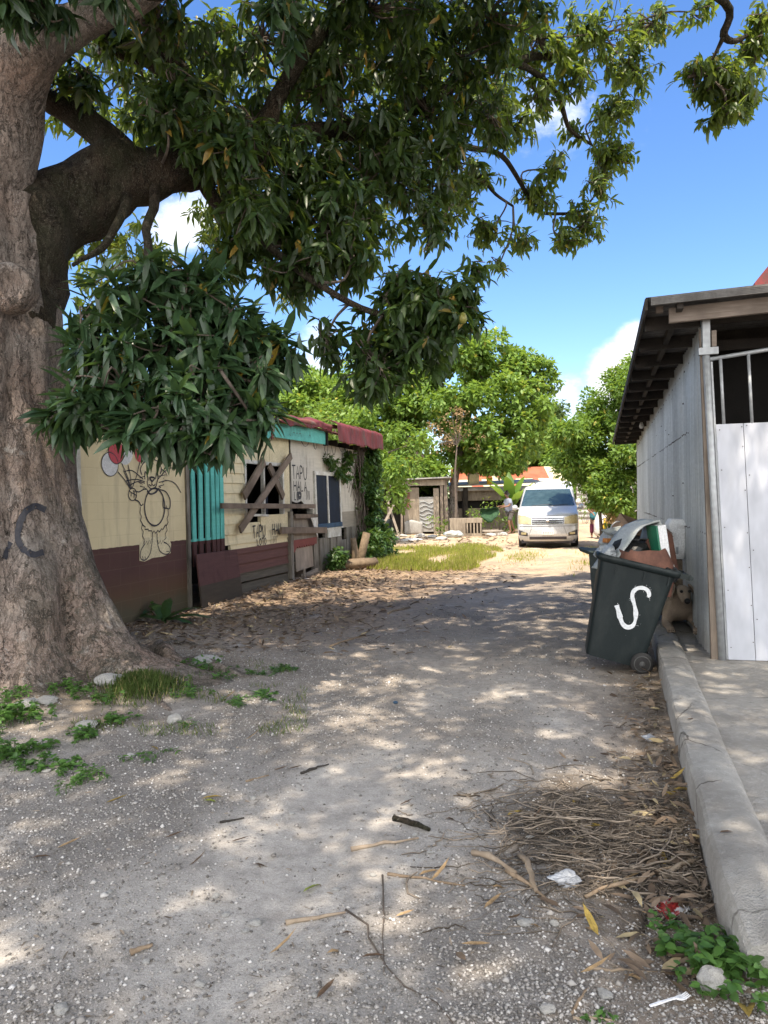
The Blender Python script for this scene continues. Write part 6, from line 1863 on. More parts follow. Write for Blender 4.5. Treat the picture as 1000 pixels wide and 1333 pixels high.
# ---------------------------------------------------------------- vans
def van(label, loc, rotz, paint, H=1.0, group=None, detail=True, Wd=.915):
    """front faces local -y; length along +y"""
    t = thing('parked_van', label, 'van', loc, rotz, group)
    P = M[paint]; NX = 4.2
    zl = [.20, .30, .42, .58, .72, .86, .98, 1.04, 1.10, 1.17, 1.23, 1.40, 1.58, 1.74, 1.82, 1.88, 1.92, 1.94]
    fr = [.12, .04, .00, .00, .015, .05, .10, .20, .42, .74, .98, 1.26, 1.54, 1.80, 1.98, 2.16, 2.45, 2.9]
    rear = [4.72, 4.76, 4.80, 4.80, 4.80, 4.80, 4.80, 4.80, 4.79, 4.78, 4.77, 4.73, 4.68, 4.62, 4.58, 4.50, 4.35, 4.1]
    hw = [.84, .88, .905, .915, .918, .918, .915, .91, .905, .90, .895, .865, .83, .79, .765, .73, .66, .55]
    hw = [h * Wd / .915 for h in hw]
    zs = [z if z < 1.0 else 1.0 + (z - 1.0) * H for z in zl]
    def F(z): return np.interp(z, zs, fr)
    def Rr(z): return np.interp(z, zs, rear)
    def W(z): return np.interp(z, zs, hw)
    def front(x, z, off=.006):
        w = W(z); u = min(.999, abs(x) / w); bul = (1 - (1 - u ** NX) ** (1 / NX)) * .55 + .06 * u * u
        return (x, F(z) + bul - off, z)
    def side(y, z, sgn, off=.006):
        w = W(z); f, r = F(z), Rr(z)
        u = np.clip((y - f) / .55, 0, 1); k = (1 - (1 - u) ** NX) ** (1 / NX)
        u2 = np.clip((r - y) / .35, 0, 1); k2 = (1 - (1 - u2) ** NX) ** (1 / NX)
        return (sgn * (w * min(k, k2) + off), y, z)
    zz = sorted(set(list(np.linspace(.2, 1.3, 24)) + [z for z in zs] + list(np.linspace(1.3, zs[-1], 14))))
    rings = []
    for z in zz:
        w = W(z); ring = []
        xsn = [math.sin(a) for a in np.linspace(-PI / 2, PI / 2, 23)]
        fpts = [front(x * w, z, 0) for x in xsn]
        yl, yr = fpts[0][1], Rr(z)
        ring += fpts
        for y in np.linspace(yl, yr - .3, 8)[1:]: ring.append((w, y, z))
        for a in np.linspace(0, PI / 2, 5)[1:]: ring.append((w - .25 * (1 - math.cos(a)), yr - .3 + .3 * math.sin(a), z))
        for a in np.linspace(PI / 2, 0, 5): ring.append((-(w - .25 * (1 - math.cos(a))), yr - .3 + .3 * math.sin(a), z))
        for y in np.linspace(yl, yr - .3, 8)[::-1][1:-1]: ring.append((-w, y, z))
        rings.append(ring)
    m = MB(); m.loft(rings); b = m.build('body', P, t, True)
    def fpatch(name, x0, x1, z0, z1, mat, off=.01, nx=16, nz=6, shape=None, parent=t):
        mb = MB()
        def fn(u, v):
            z = z0 + (z1 - z0) * v; x = x0 + (x1 - x0) * u
            if shape: x, z = shape(u, v, x, z)
            return front(x, z, off)
        mb.grid(fn, nx, nz); return mb.build(name, mat, parent, True)
    ws_b, ws_t = 1.0 + .26 * H, 1.0 + .79 * H
    ws = fpatch('windscreen', -1, 1, ws_b, ws_t, M['carglass'], .012, 20, 10, lambda u, v, x, z: ((u * 2 - 1) * (W(z) - .055 - .02 * v), z))
    m = MB()
    for (a, bq) in (((-.5, ws_b + .005), (.12, ws_b + .06)), ((.05, ws_b + .005), (.62, ws_b + .05))):
        m.tube([front(a[0] + (bq[0] - a[0]) * q, a[1] + (bq[1] - a[1]) * q, .02) for q in np.linspace(0, 1, 6)], .009, 5)
    m.build('wiper', M['grille'], ws)
    if detail:
        # interior hints behind the glass are the glass's own reflections
        for sgn in (-1, 1):
            hl = fpatch('headlight', 0, 1, .70, .98, M['headlamp'], .012, 12, 6,
                        lambda u, v, x, z, sgn=sgn: (sgn * (.49 + .40 * u), .725 + .015 * u + v * (.20 + .07 * u)))
            fpatch('lamp_surround', 0, 1, .3, .5, M['grille'], .010, 8, 4, lambda u, v, x, z, sgn=sgn: (sgn * (.60 + .27 * u), .36 + .03 * u + v * (.10 + .06 * u)))
            fpatch('fog_lamp', 0, 1, .3, .5, M['headlamp'], .016, 6, 3, lambda u, v, x, z, sgn=sgn: (sgn * (.64 + .16 * u), .41 + v * .07))
            fpatch('bumper_crease', 0, 1, .3, .5, M['chrome'], .010, 10, 2, lambda u, v, x, z, sgn=sgn: (sgn * (.47 + .12 * (1 - u) * .9), .34 + .30 * u + v * .02))
        g = fpatch('grille', -.47, .47, .72, .93, M['grille'], .010, 16, 6)
        for k in range(4):
            zb = .735 + .058 * k
            fpatch('grille_bar', -.46, .46, zb, zb + .026, M['chrome'], .020, 16, 2, None, g)
        m = MB(); m.loft([[(.060 * math.cos(a), 0, .82 + .05 * math.sin(a)) for a in np.linspace(0, 2 * PI, 17)[:-1]], [(.05 * math.cos(a), -.02, .82 + .042 * math.sin(a)) for a in np.linspace(0, 2 * PI, 17)[:-1]]])
        eo = m.build('emblem', M['chrome'], g, True, loc=(0, F(.82) - .012, 0))
        fpatch('lower_intake', -.55, .55, .255, .345, M['grille'], .010, 16, 3)
        pl = MB(); pl.box((0, F(.47) - .014, .47), (.36, .012, .13)); po = pl.build('number_plate', M['white_paint'], t, bevel=.004)
        pg = MB()
        for k in range(6): pg.box((-.125 + .05 * k, F(.47) - .0215, .47), (.028, .002, .06))
        pg.build('plate_characters', M['greybag'], po)
        # bumper line
        fpatch('bumper_gap', -.9, .9, .655, .667, M['grille'], .006, 24, 1)
        fpatch('bonnet_gap', -.86, .86, .972, .982, M['grille'], .006, 24, 1)
    else:
        for sgn in (-1, 1): fpatch('headlight', 0, 1, .70, .98, M['headlamp'], .012, 10, 4, lambda u, v, x, z, sgn=sgn: (sgn * (.55 + .32 * u), .72 + v * .22))
        fpatch('grille', -.5, .5, .74, .90, M['grille'], .010, 12, 3)
    for sgn in (-1, 1):
        mb = MB(); z0, z1 = ws_b + .02, ws_t - .02
        for (a, bq) in ((1.42, 2.05), (2.12, 3.1), (3.17, 4.3)):
            def fn(u, v, a=a, bq=bq):
                z = z0 + (z1 - z0) * v; lo = max(a, F(z) + .28); return side(lo + (max(bq, lo + .05) - lo) * u, z, sgn, .008)
            MB().grid(fn, 10, 5).build('side_window', M['carglass'], t, True)
        m = MB(); x = sgn * (W(1.2) + .13)
        m.lathe([(.02, -.10), (.075, -.07), (.09, 0), (.075, .06), (.03, .085)], (x, 1.28, 1.0 + .22 * H), 14, 'Y'); m.box((sgn * (W(1.2) + .03), 1.32, 1.0 + .18 * H), (.12, .05, .05))
        m.build('mirror', P, t, True)
        m = MB(); m.box((sgn * (W(.9) + .004), 2.3, .98), (.02, .16, .03)); m.box((sgn * (W(.9) + .004), 3.0, .98), (.02, .16, .03)); m.build('handle', M['chrome'], t)
        for y in (.93, 3.85):
            wo = MB().lathe([(.2, -.10), (.30, -.11), (.325, -.08), (.325, .08), (.30, .11), (.2, .10)], (sgn * (Wd - .12), y, .325), 26, 'X').build('wheel', M['tyre'], t, True)
            MB().lathe([(.0, -.115), (.06, -.118), (.07, -.10), (.18, -.108), (.2, -.112), (.2, .112), (.18, .108), (.07, .10), (.06, .118), (0, .115)], (sgn * (Wd - .12), y, .325), 20, 'X').build('rim', M['chrome'], wo, True)
            # dark wheel arch
            arc = [side(y + .40 * math.cos(a), max(.2, .325 + .40 * math.sin(a)), sgn, .004) for a in np.linspace(-.3, PI + .3, 20)]
            mb = MB(); mb.add(arc, [tuple(range(len(arc)))]); mb.build('wheel_arch', M['grille'], t)
    m = MB(); m.box((0, 2.4, .19), (1.6, 4.3, .10)); m.build('underbody', M['grille'], t)
    # things glimpsed in the cabin would need clear glass; a light roof lining edge
    return t


VR = LANE_ROT - PI / 2 + .05
vp = at(713.5, 700, 23.1); vz = gh(vp[0], vp[1] + 1)
van('silver people carrier van facing the camera in the sun with hazed headlights', (vp[0], vp[1], vz), VR, 'silver', 1.0)
vp = at(719, 690, 31.2)
van('white high roof van parked directly behind the silver van', (vp[0], vp[1], gh(vp[0], vp[1])), VR - .02, 'white_car', 1.22, None, False, .95)
# ---------------------------------------------------------------- yard behind: shack, crate, rusty-roofed building, fence
def base(px, d, py=690):
    c = at(px, py, d); return np.array([c[0], c[1], gh(c[0], c[1])])


# shack of old boards: front faces the camera
o = base(527, 32.0); sh = thing('wooden_shack', 'small ramshackle shack of pale old boards under the broad leaved tree', 'shack', o, -.03)
m = MB()
m.bx((-.02, 0, 0), (.62, .06, 1.95)); m.build('wall_board', M['oldwood'], sh)
m = MB(); m.bx((.62, .02, .1), (1.22, .05, 1.55)); d_ = m.build('door', M['tinwall'], sh)
m = MB()
for k in range(7): m.tube([(.64 + .56 * u, -.005, .3 + .17 * k + .05 * math.sin(u * 7 + k)) for u in np.linspace(0, 1, 9)], .018, 5)
m.build('torn_sheet', M['greybag'], d_, True)
m = MB(); m.bx((1.22, -.03, 0), (1.45, .06, 1.9)); m.build('wall_board', M['oldwood'], sh)
m = MB(); m.bx((1.50, -.08, 0), (1.62, .04, 2.3)); m.bx((1.66, -.03, 0), (1.80, .06, 2.25)); m.build('door_post', M['timber'], sh)
m = MB(); m.bx((-.1, -.12, 2.02), (1.7, .1, 2.26)); m.build('lintel', M['oldwood'], sh)
m = MB(); m.prism([(-.3, -.35, 2.26), (1.95, -.35, 2.32), (1.95, 2.4, 2.15), (-.3, 2.4, 2.1)], (0, 0, .05)); m.build('roof', M['tinwall'], sh)
m = MB(); m.bx((0, 2.0, 0), (1.7, 2.06, 2.1)); m.bx((-.02, .06, 0), (.04, 2.0, 2.05)); m.bx((1.66, .06, 0), (1.72, 2, 2.1)); m.build('back_wall', M['soffit'], sh)
m = MB(); m.bar((.15, -.03, 1.1), (.2, -.03, 1.75), .10, .03, (0, 1, 0)); m.build('patch_board', M['card'], sh)
m = MB(); m.grid(lambda u, v: (.0 + .75 * u, -.07 - .05 * math.sin(u * 3), .62 * v * (1 - .35 * abs(u - .4))), 8, 6); m.build('leaning_tin', M['tinwall'], sh, True, solid=.01)

# open lean-to with dark junk to the left
o = base(488, 31.5); lt = thing('lean_to', 'dark open lean-to roofed with old boards left of the shack', 'lean-to', o)
m = MB()
for x in (-.3, .55, 1.1): m.tube([(x, -.1, -.1), (x + .05, -.1, 1.9)], .05, 7)
m.build('post', M['timber'], lt)
m = MB(); m.prism([(-1.6, -.6, 1.95), (1.3, -.6, 2.05), (1.3, 2.6, 2.0), (-1.6, 2.6, 1.9)], (0, 0, .06)); m.build('roof', M['tinwall'], lt)
m = MB(); m.bx((-1.6, 2.4, 0), (1.3, 2.46, 1.9)); m.build('back_wall', M['soffit'], lt)
o = base(503, 30.8); bk = thing('green_barrel', 'dark green plastic barrel standing under the lean-to', 'barrel', o)
MB().lathe([(.22, 0), (.27, .06), (.28, .3), (.285, .32), (.28, .34), (.28, .62), (.25, .70), (.24, .70), (.23, .66)], n=18).build('body', M['bin'], bk, True)
for k, (px_, dd, L, an, lab) in enumerate([(490, 30.2, 1.5, .5, 'weathered plank propped in the lean-to beside the vine'), (520, 30.4, 1.7, -.3, 'slanting thin pole leaning at the left edge of the shack')]):
    o = base(px_, dd); m = MB(); m.bar((0, 0, .0), (math.sin(an) * L, .2, math.cos(an) * L), .09, .05, (0, 1, 0)); p = m.build('loose_plank', M['greyboard'], None, loc=o); tag(p, lab, 'plank')

# second hut to the right of the trunk
o = base(597, 35.5); hu = thing('low_hut', 'low board hut with a tank on its roof edge right of the twin trunks', 'hut', o)
m = MB(); m.bx((-.3, 0, 0), (3.6, .06, .95)); m.bx((-.3, .0, 1.30), (3.6, .06, 1.75)); m.build('wall_board', M['oldwood'], hu)
m = MB(); m.bx((-.3, .3, .9), (3.6, .34, 1.4)); m.build('interior', M['dark'], hu)  # near-black sheet in place of the shade inside the hut
m = MB(); m.prism([(-.5, -.5, 1.95), (3.9, -.5, 2.05), (3.9, 2.5, 2.25), (-.5, 2.5, 2.15)], (0, 0, .06)); m.bx((-.4, -.3, 1.76), (3.7, .2, 1.94)); m.build('roof', M['tinwall'], hu)
m = MB(); m.tube([(2.45, -.4, 0), (2.45, -.4, 1.9)], .04, 8); m.build('post', M['white_frame'], hu)
m = MB(); m.tube([(.35, -.25, 0), (.3, -.25, 1.0), (.33, -.25, 1.9)], .13, 8); m.build('post', M['soffit'], hu)
o = base(620, 34.6); tk = thing('cream_tank', 'small cream plastic tank on the edge of the low hut roof', 'tank', (o[0], o[1] + .7, o[2] + 2.04))
m = MB(); m.loft([rrect(.5, .4, .08, 0), rrect(.52, .42, .08, .45), rrect(.35, .3, .08, .55)]); m.build('body', M['cream_dk'], tk, True)
o = base(641, 34.2); yb = thing('yellow_bucket', 'small yellow bucket on the low hut near the banana plant', 'bucket', (o[0], o[1] + .6, o[2] + 2.06))
MB().lathe([(.11, 0), (.15, .3), (.14, .3), (.10, .02)], n=14).build('body', M['yellow'], yb, True)

# slatted crate
o = base(589, 30.0); cr = thing('slatted_crate', 'weathered wooden crate with upright slats lying below the twin trunks', 'crate', o, -.04)
m = MB(); m.bx((-.9 + .8, -.2, .62), (1.15, .5, .70)); m.build('top_board', M['oldwood'], cr)
m = MB(); m.bx((-.1, -.2, .0), (.5, -.16, .62)); m.bx((.5, -.2, .0), (1.15, -.16, .12)); m.bx((.5, -.2, .52), (1.15, -.16, .62)); m.build('front_board', M['oldwood'], cr)
for k in range(5): MB().bx((.54 + .13 * k, -.19, .12), (.60 + .13 * k, -.165, .52)).build('slat', M['oldwood'], cr)
m = MB(); m.bx((-.1, .46, 0), (1.15, .5, .62)); m.bx((-.1, -.16, 0), (-.06, .46, .62)); m.bx((1.11, -.16, 0), (1.15, .46, .62)); m.build('side_board', M['soffit'], cr)
crumple('cement_lump', base(590, 29.3) + [0, 0, .12], (.36, .2, .14), M['styro'], 21, 'grey white lump of torn sheeting on the ground left of the crate', 'sheet scrap')
crumple('white_scrap', ground(537, 704) + [0, 0, .04], (.33, .16, .06), M['white_paint'], 23, 'flat white plastic scrap on the dirt in front of the shack', 'scrap')
crumple('white_scrap', ground(600, 712) + [0, 0, .03], (.20, .1, .04), M['white_paint'], 25, 'tiny pale scrap at the edge of the sunny grass', 'scrap')
for k, (px_, py_) in enumerate([(515, 702), (548, 699), (563, 700), (612, 694), (632, 693), (640, 698), (655, 697), (575, 703), (525, 699)]):
    p = ground(px_, py_); o = bpy.data.objects.new('rubble', STONES[k % 5]); link(o); o.location = p + [0, 0, .05]; s = rng.uniform(.10, .24); o.scale = (s, s * .8, s * .6); tag(o, 'lump of pale rubble along the far edge of the yard', 'rubble', 'rubble along the yard edge')
# small heap of split wood behind the van's left side
for k in range(9):
    p = base(636 + rng.uniform(-10, 14), 30.5 + rng.uniform(-.4, .4), 693); m = MB(); a = rng.uniform(-.6, .6); L = rng.uniform(.5, 1.0)
    m.tube([(-L / 2 * math.cos(a), -L / 2 * math.sin(a), .05 + .05 * (k % 3)), (L / 2 * math.cos(a), L / 2 * math.sin(a), .06 + .05 * (k % 3))], .05, 7)
    lo = m.build('firewood', M['greyboard'], None, True, loc=p); tag(lo, 'grey stick of firewood strewn on the ground behind the walking person', 'firewood', 'firewood strewn by the hut')

# building with rusty orange and cream roof sheets
o = base(668, 44.0); rb = thing('rusty_roofed_building', 'low building with orange rust and cream striped tin roof behind the vans', 'building', o, -.02)
z0, z1 = 1.75, 3.1
m = MB(); m.bx((-2.6, 0, 0), (3.1, .15, 1.9)); m.bx((3.0, .15, 0), (3.1, 4.8, 2.0)); m.bx((-2.6, 4.8, 0), (3.1, 4.95, 2.0)); m.build('wall', M['palepanel'], rb)
m = MB(); nn = 40
cols = [0, 0, 0, 1, 0, 0, 1, 1, 0, 1, 0, 1, 0, 0, 0, 1, 0, 1, 1, 1]
for k in range(20):
    xa = -3.3 + k * .33; xb = xa + .33
    for j, (ya, yb) in enumerate(((-.5, .9), (.9, 2.6))):
        c = (1 if k in (7, 17, 18, 19) else 0) if j == 1 else (0 if k in (3, 4, 9, 10, 14) else 1)
        za = z0 + (z1 - z0) * (ya + .5) / 3.1; zb = z0 + (z1 - z0) * (yb + .5) / 3.1
        m.prism([(xa, ya, za), (xb, ya, za), (xb, yb, zb), (xa, yb, zb)], (0, 0, .03 + .004 * (k % 2)), c)
m.build('roof', [M['rustbldg'], M['cream_dk']], rb)
m = MB(); m.prism([(-3.3, 2.6, z1), (3.3, 2.6, z1), (3.3, 5.3, z0), (-3.3, 5.3, z0)], (0, 0, .03)); m.build('back_roof', M['rustbldg'], rb)
m = MB(); m.prism([(3.12, -.2, 1.9), (3.12, 5.0, 1.9), (3.12, 2.6, z1 - .03)], (.04, 0, 0)); m.build('gable', M['tinwall'], rb)

# corrugated fence to the right of the vans
o = base(752, 42.0); fe = thing('tin_fence', 'pale corrugated tin fence between the vans and the tall bush', 'fence', o, .08)
m = MB(); m.grid(lambda u, v: (4.5 * u, .0 + .03 * math.sin(v * 2 * PI * 9), 2.3 * v - .02 * math.sin(u * 4)), 12, 72); m.build('sheet', M['tinwall'], fe, True)
m = MB()
for x in (0, 1.5, 3.0, 4.4): m.bx((x, .05, 0), (x + .08, .13, 2.35))
m.build('post', M['greyboard'], fe)
# ---------------------------------------------------------------- sticks, leaves, weeds, grass
def stick(p0, p1, r, label, mat='stick', name='stick', group=None, bend=.08, lift=.0):
    a = ground(*p0); b = ground(*p1); L = np.linalg.norm(b - a); o = (a + b) / 2
    mid = [a + (b - a) * t + np.array([rng.normal() * bend * L * .35, rng.normal() * bend * L * .35, 0]) * math.sin(PI * t) for t in np.linspace(0, 1, 7)]
    pts = [np.array([q[0], q[1], gh(q[0], q[1]) + r * .7 + lift * math.sin(PI * i / 6)]) - o for i, q in enumerate(mid)]
    m = MB(); m.tube(pts, list(np.linspace(r, r * .55, 7) * (1 + .15 * rng.normal(size=7))), 8, 0, True, .2)
    s = m.build(name, M[mat], None, True, loc=o); return tag(s, label, 'stick' if name != 'log' else 'log', group)


stick((616, 1113), (672, 1141), .017, 'grey brown stick forming the left edge of the twig pile', 'driftwood', lift=.02)
stick((677, 1116), (699, 1164), .014, 'short pale stick standing out at the front of the twig pile', 'driftwood', lift=.02)
stick((660, 1135), (720, 1180), .012, 'dark root curving under the clear plastic scrap', 'stick')
stick((513, 1068), (559, 1083), .017, 'stubby grey branch on the lane left of the twig pile', 'limb')
stick((457, 1108), (545, 1093), .011, 'long flat sliver of pale wood in the middle of the lane', 'driftwood')
stick((372, 1204), (450, 1190), .010, 'thin pale stick with a dark tip on the lower left gravel', 'driftwood')
stick((505, 1139), (606, 1155), .007, 'thin bent twig trailing across the gravel below the stubby branch')
stick((450, 1185), (590, 1333), .004, 'long thin brown vine stem curving to the bottom edge', 'twig', bend=.12)
stick((498, 1140), (500, 1270), .0035, 'dark straight stick standing in for a crack along the lower middle of the lane', 'twig', bend=.02)  # thin dark stick added in place of a ground crack
stick((392, 1008), (428, 996), .008, 'small dark stick on the lane right of the weeds', 'soffit')
stick((286, 1072), (318, 1066), .007, 'small dark twig lying on the left gravel', 'soffit')
stick((762, 1170), (905, 1125), .009, 'thin stick resting against the kerb over the twig pile', 'stick', lift=.03)
stick((860, 1150), (909, 1121), .014, 'pale stick propped on the kerb face at the right of the twig pile', 'driftwood', lift=.02)
stick((766, 1262), (856, 1266), .005, 'thin straw coloured stick in front of the twig pile', 'driftwood')
stick((746, 1328), (800, 1330), .006, 'pale stick at the bottom edge near the fork', 'driftwood')
stick((744, 1322), (766, 1288), .006, 'upright looking grey twig left of the fork', 'stick')
stick((320, 1018), (350, 1010), .006, 'slim twig beside the dusty left verge', 'stick')
stick((170, 1243), (198, 1233), .012, 'short brown stub of wood on the lower left gravel', 'stick')
stick((505, 800), (545, 783), .02, 'pale stick across the earth bank below the shack', 'driftwood')
stick((430, 842), (500, 815), .012, 'thin stick on the dirt right of the root', 'stick')


# twig pile against the kerb: nobody could count it
def twig_pile():
    V = []; T = []; R = []; nv = 0
    for k in range(980):
        if k < 700:
            u = rng.normal(size=2) * [.30, .30]; cx, cy = 1.02 + .28 * (3.55 - 3.5) + u[0] - .05, 3.55 + u[1] * 1.25
            h = .13 * math.exp(-(u[0] / .3) ** 2 - (u[1] / .3) ** 2)
        else:
            cy = rng.uniform(2.9, 6.5); cx = kerb_x(cy) - .02 - abs(rng.normal()) * .16; h = .03
        if cx > kerb_x(cy) - .015: cx = kerb_x(cy) - .02 - .1 * rng.random()
        L = rng.uniform(.05, .34) * (1 if k < 700 else .6); a = rng.uniform(0, PI) if rng.random() < .75 else rng.normal() * .5 + .1; r = rng.uniform(.0012, .0040) * (2.0 if rng.random() < .12 else 1)
        z0 = gh(cx, cy) + h * rng.random() + .004
        d_ = np.array([math.cos(a), math.sin(a), 0]); s = np.array([-d_[1], d_[0], 0]); bend = rng.normal() * (.6 if rng.random() < .5 else .12); tl = rng.normal() * .12
        n = 6; ring = []
        for i in range(n):
            t = i / (n - 1) - .5; c = np.array([cx, cy, z0]) + d_ * L * t + s * bend * L * (t * t - .08) + s * .012 * math.sin(t * 14 + k) + np.array([0, 0, L * t * tl + .012 * rng.normal() * abs(t)])
            x = min(c[0], kerb_x(c[1]) - .01); c[0] = x; c[2] = max(c[2], gh(c[0], c[1]) + r)
            rr_ = r * (1 - .35 * abs(t))
            for q in range(3):
                b = 2 * PI * q / 3; ring.append(c + (s * math.cos(b) + np.array([0, 0, 1]) * math.sin(b)) * rr_)
        V += ring
        for i in range(n - 1):
            for q in range(3):
                q2 = (q + 1) % 3; A, B, C_, D_ = nv + i * 3 + q, nv + i * 3 + q2, nv + i * 3 + 3 + q2, nv + i * 3 + 3 + q
                T += [(A, B, C_), (A, C_, D_)]
        R += [rng.random()] * ((n - 1) * 6); nv += n * 3
    o = mesh_np('twig_pile', np.array(V), np.array(T), M['twiglitter'], None, R)
    tag(o, 'tangled pile of dry twigs swept against the kerb', 'twigs', None, 'stuff')


twig_pile()


def litter(name, label, pts, L, W, mat, flat=.25):
    P = np.array(pts); n = len(P); a = rng.uniform(0, 2 * PI, n)
    D = np.stack([np.cos(a), np.sin(a), rng.normal(size=n) * flat], 1); N = unit(np.array([0, 0, 1.0]) + rng.normal(size=(n, 3)) * .35)
    s = rng.uniform(.5, 1.2, n); o = leaves(name, P, D, N, L * s, W * s, rng.uniform(-.3, .5, n), mat, None, True, .15)
    return tag(o, label, 'leaf litter', None, 'stuff')


pts = []
while len(pts) < 3600:      # earth bank in front of the house
    s = rng.uniform(-6.5, 4.8); w = abs(rng.normal()) * 1.6 + .1
    if w > 4.2: continue
    p = H0 + LANE * s + ACR * w; pts.append((p[0], p[1], gh(p[0], p[1]) + .006 + .02 * rng.random()))
litter('leaf_litter', 'brown leaf litter covering the earth in front of the derelict house', pts, .13, .034, M['fallen'])
pts = []
for k in range(240):
    y = 2.5 + 4.7 * rng.random() ** 1.7; x = kerb_x(y) - .03 - abs(rng.normal()) * .2; pts.append((x, y, gh(x, y) + .008 + .03 * rng.random()))
for k in range(130):
    y = rng.uniform(2.9, 4.7); x = kerb_x(y) - .03 - abs(rng.normal()) * .22; pts.append((x, y, gh(x, y) + .008 + .05 * rng.random()))
litter('leaf_litter', 'dead leaves gathered along the foot of the kerb', pts, .095, .026, M['fallen'])
pts = []
for k in range(1500):
    d_ = 2 + 16 * rng.random() ** 1.2; x = rng.uniform(-.55, .4) * d_; 
    if in_apron(x, d_): continue
    pts.append((x, d_, gh(x, d_) + .004))
litter('lane_chaff', 'fine dry chaff and bits of leaf strewn over the lane', pts, .040, .008, M['twiglitter'], .1)
pts = []
for k in range(420):
    x = rng.uniform(-1.5, 4.6); y = rng.uniform(22.5, 30); pts.append((x, y, gh(x, y) + .01))
litter('yard_debris', 'scattered dry debris on the far side of the sunny yard', pts, .22, .09, M['fallen'], .2)

# fallen mango leaves one can pick out
LEAFM = []
for k in range(4):
    V, T, kk = leaf_arrays([(0, 0, .012)], [(1, .1, .10 * (k % 2))], [(0, .15, 1)], [.15], [.036], [.5 - .35 * k], True, .22)
    me = bpy.data.meshes.new('leaf'); me.from_pydata([tuple(v) for v in V], [], [tuple(int(i) for i in t) for t in T]); me.update(); LEAFM.append(me)
for nm, c in (('yellow_fallen_leaf', (.36, .25, .055)), ('tan_fallen_leaf', (.40, .27, .14)), ('dark_fallen_leaf', (.12, .075, .045)), ('lime_fallen_leaf', (.30, .36, .06))):
    M[nm] = simple(nm, c, tuple(x * .6 for x in c), 25, .7, .3, 120)


def fallen(px, py, mat, ang, s, label, group=None, k=None):
    p = ground(px, py); me = LEAFM[rng.integers(0, 4) if k is None else k]
    me2 = me.copy(); me2.materials.append(M[mat])
    o = bpy.data.objects.new('fallen_leaf', me2); link(o); o.location = p + [0, 0, .002]; o.rotation_euler = (rng.normal() * .15, 0, ang); o.scale = (s, s, s); return tag(o, label, 'leaf', group)


for px, py, a in [(137, 1048, .4), (262, 1043, .3), (196, 974, -.4), (756, 1081, .2), (868, 1020, .1), (660, 1065, .5), (868, 1130, 1.2), (905, 1095, .3), (862, 1038, .2), (876, 1030, -.3), (745, 1048, .8)]:
    fallen(px, py, 'yellow_fallen_leaf', a, .8, 'yellowing mango leaf fallen on the ground of the lane', 'yellow fallen leaves')
for px, py, a in [(600, 1232, -.5), (350, 1246, .2), (630, 1186, .6), (545, 1143, .4), (835, 1190, -.6), (770, 1215, 1.5), (684, 1207, 0), (845, 1203, -.4), (755, 1270, -.3), (812, 1273, -.3), (290, 911, .1), (318, 965, 0), (640, 1158, .2), (74, 1107, .5), (808, 1150, .2), (425, 1245, .5), (560, 1150, .4)]:
    fallen(px, py, 'tan_fallen_leaf', a, .75, 'dry tan leaf curled on the lane gravel', 'tan fallen leaves')
for px, py, a in [(300, 1098, .1), (245, 1130, .3), (356, 1005, .2), (374, 1003, 0), (600, 1005, .3), (660, 1196, -1.4), (445, 1218, .3), (412, 1303, .8), (470, 1250, .1), (215, 1093, .3), (40, 1120, .2), (690, 1070, .3), (520, 1050, .4), (330, 1128, .2), (580, 1068, .2), (120, 1010, .2)]:
    fallen(px, py, 'dark_fallen_leaf', a, .6, 'shrivelled dark brown leaf on the lane', 'dark fallen leaves')
fallen(395, 1165, 'lime_fallen_leaf', .8, .7, 'lime green leaf lying alone on the grey gravel', None, 1)
fallen(265, 1045, 'lime_fallen_leaf', .2, .85, 'long green fallen leaf on the left of the lane', None, 0)
fallen(515, 1200 - 5, 'tan_fallen_leaf', .1, .5, 'tiny tan leaf beside the straight dark stick', None, 2)
fallen(975, 1333, 'yellow_fallen_leaf', 1.15, 1.5, 'large bright yellow leaf in the bottom right corner beyond the weeds', None, 0)
fallen(780, 1222, 'yellow_fallen_leaf', 1.6, .75, 'twisted yellow leaf with a brown stalk in front of the twig pile', None, 3)


# small weeds and grass tufts
def weed(px, py, w, h, label, n=120, L=.035, W=.02, mat='weed_leaf', group=None, name='weed', cat='weed'):
    o = ground(px, py); t = thing(name, label, cat, o, 0, group)
    P = []; D = []; N = []; m = MB()
    ns = max(5, n // 9)
    for k in range(ns):
        u = rng.normal(size=2) * w * .28; a = rng.uniform(0, 2 * PI); lean = rng.uniform(.1, .7); hh = h * rng.uniform(.5, 1.05)
        p0 = np.array([u[0], u[1], gh(o[0] + u[0], o[1] + u[1]) - o[2] - .005]); p1 = p0 + np.array([math.cos(a) * hh * lean, math.sin(a) * hh * lean, hh])
        m.tube([p0, (p0 + p1) / 2 + [0, 0, hh * .1], p1], [.0022, .0018, .001], 4, 0, False)
        for j in range(9):
            q = rng.uniform(.25, 1.0); b = rng.uniform(0, 2 * PI); pp = p0 + (p1 - p0) * q + [0, 0, hh * .08]
            P.append(pp); D.append((math.cos(b), math.sin(b), rng.uniform(-.1, .5))); N.append(unit(np.array([0, 0, 1.0]) + rng.normal(size=3) * .35))
    s = rng.uniform(.6, 1.2, len(P)); V, T, kk = leaf_arrays(P, D, N, L * s, W * s, .3, True, .12); nv = len(V)
    sv = np.array(m.v); st_ = np.array([t_ for f in m.f for t_ in ((f[0], f[1], f[2]), (f[0], f[2], f[3]))]) + nv
    mesh_np('foliage', np.vstack([V, sv]), np.vstack([T, st_]), M[mat], t, np.concatenate([np.repeat(rng.random(len(P)), kk), np.full(len(st_), .3)])); return t


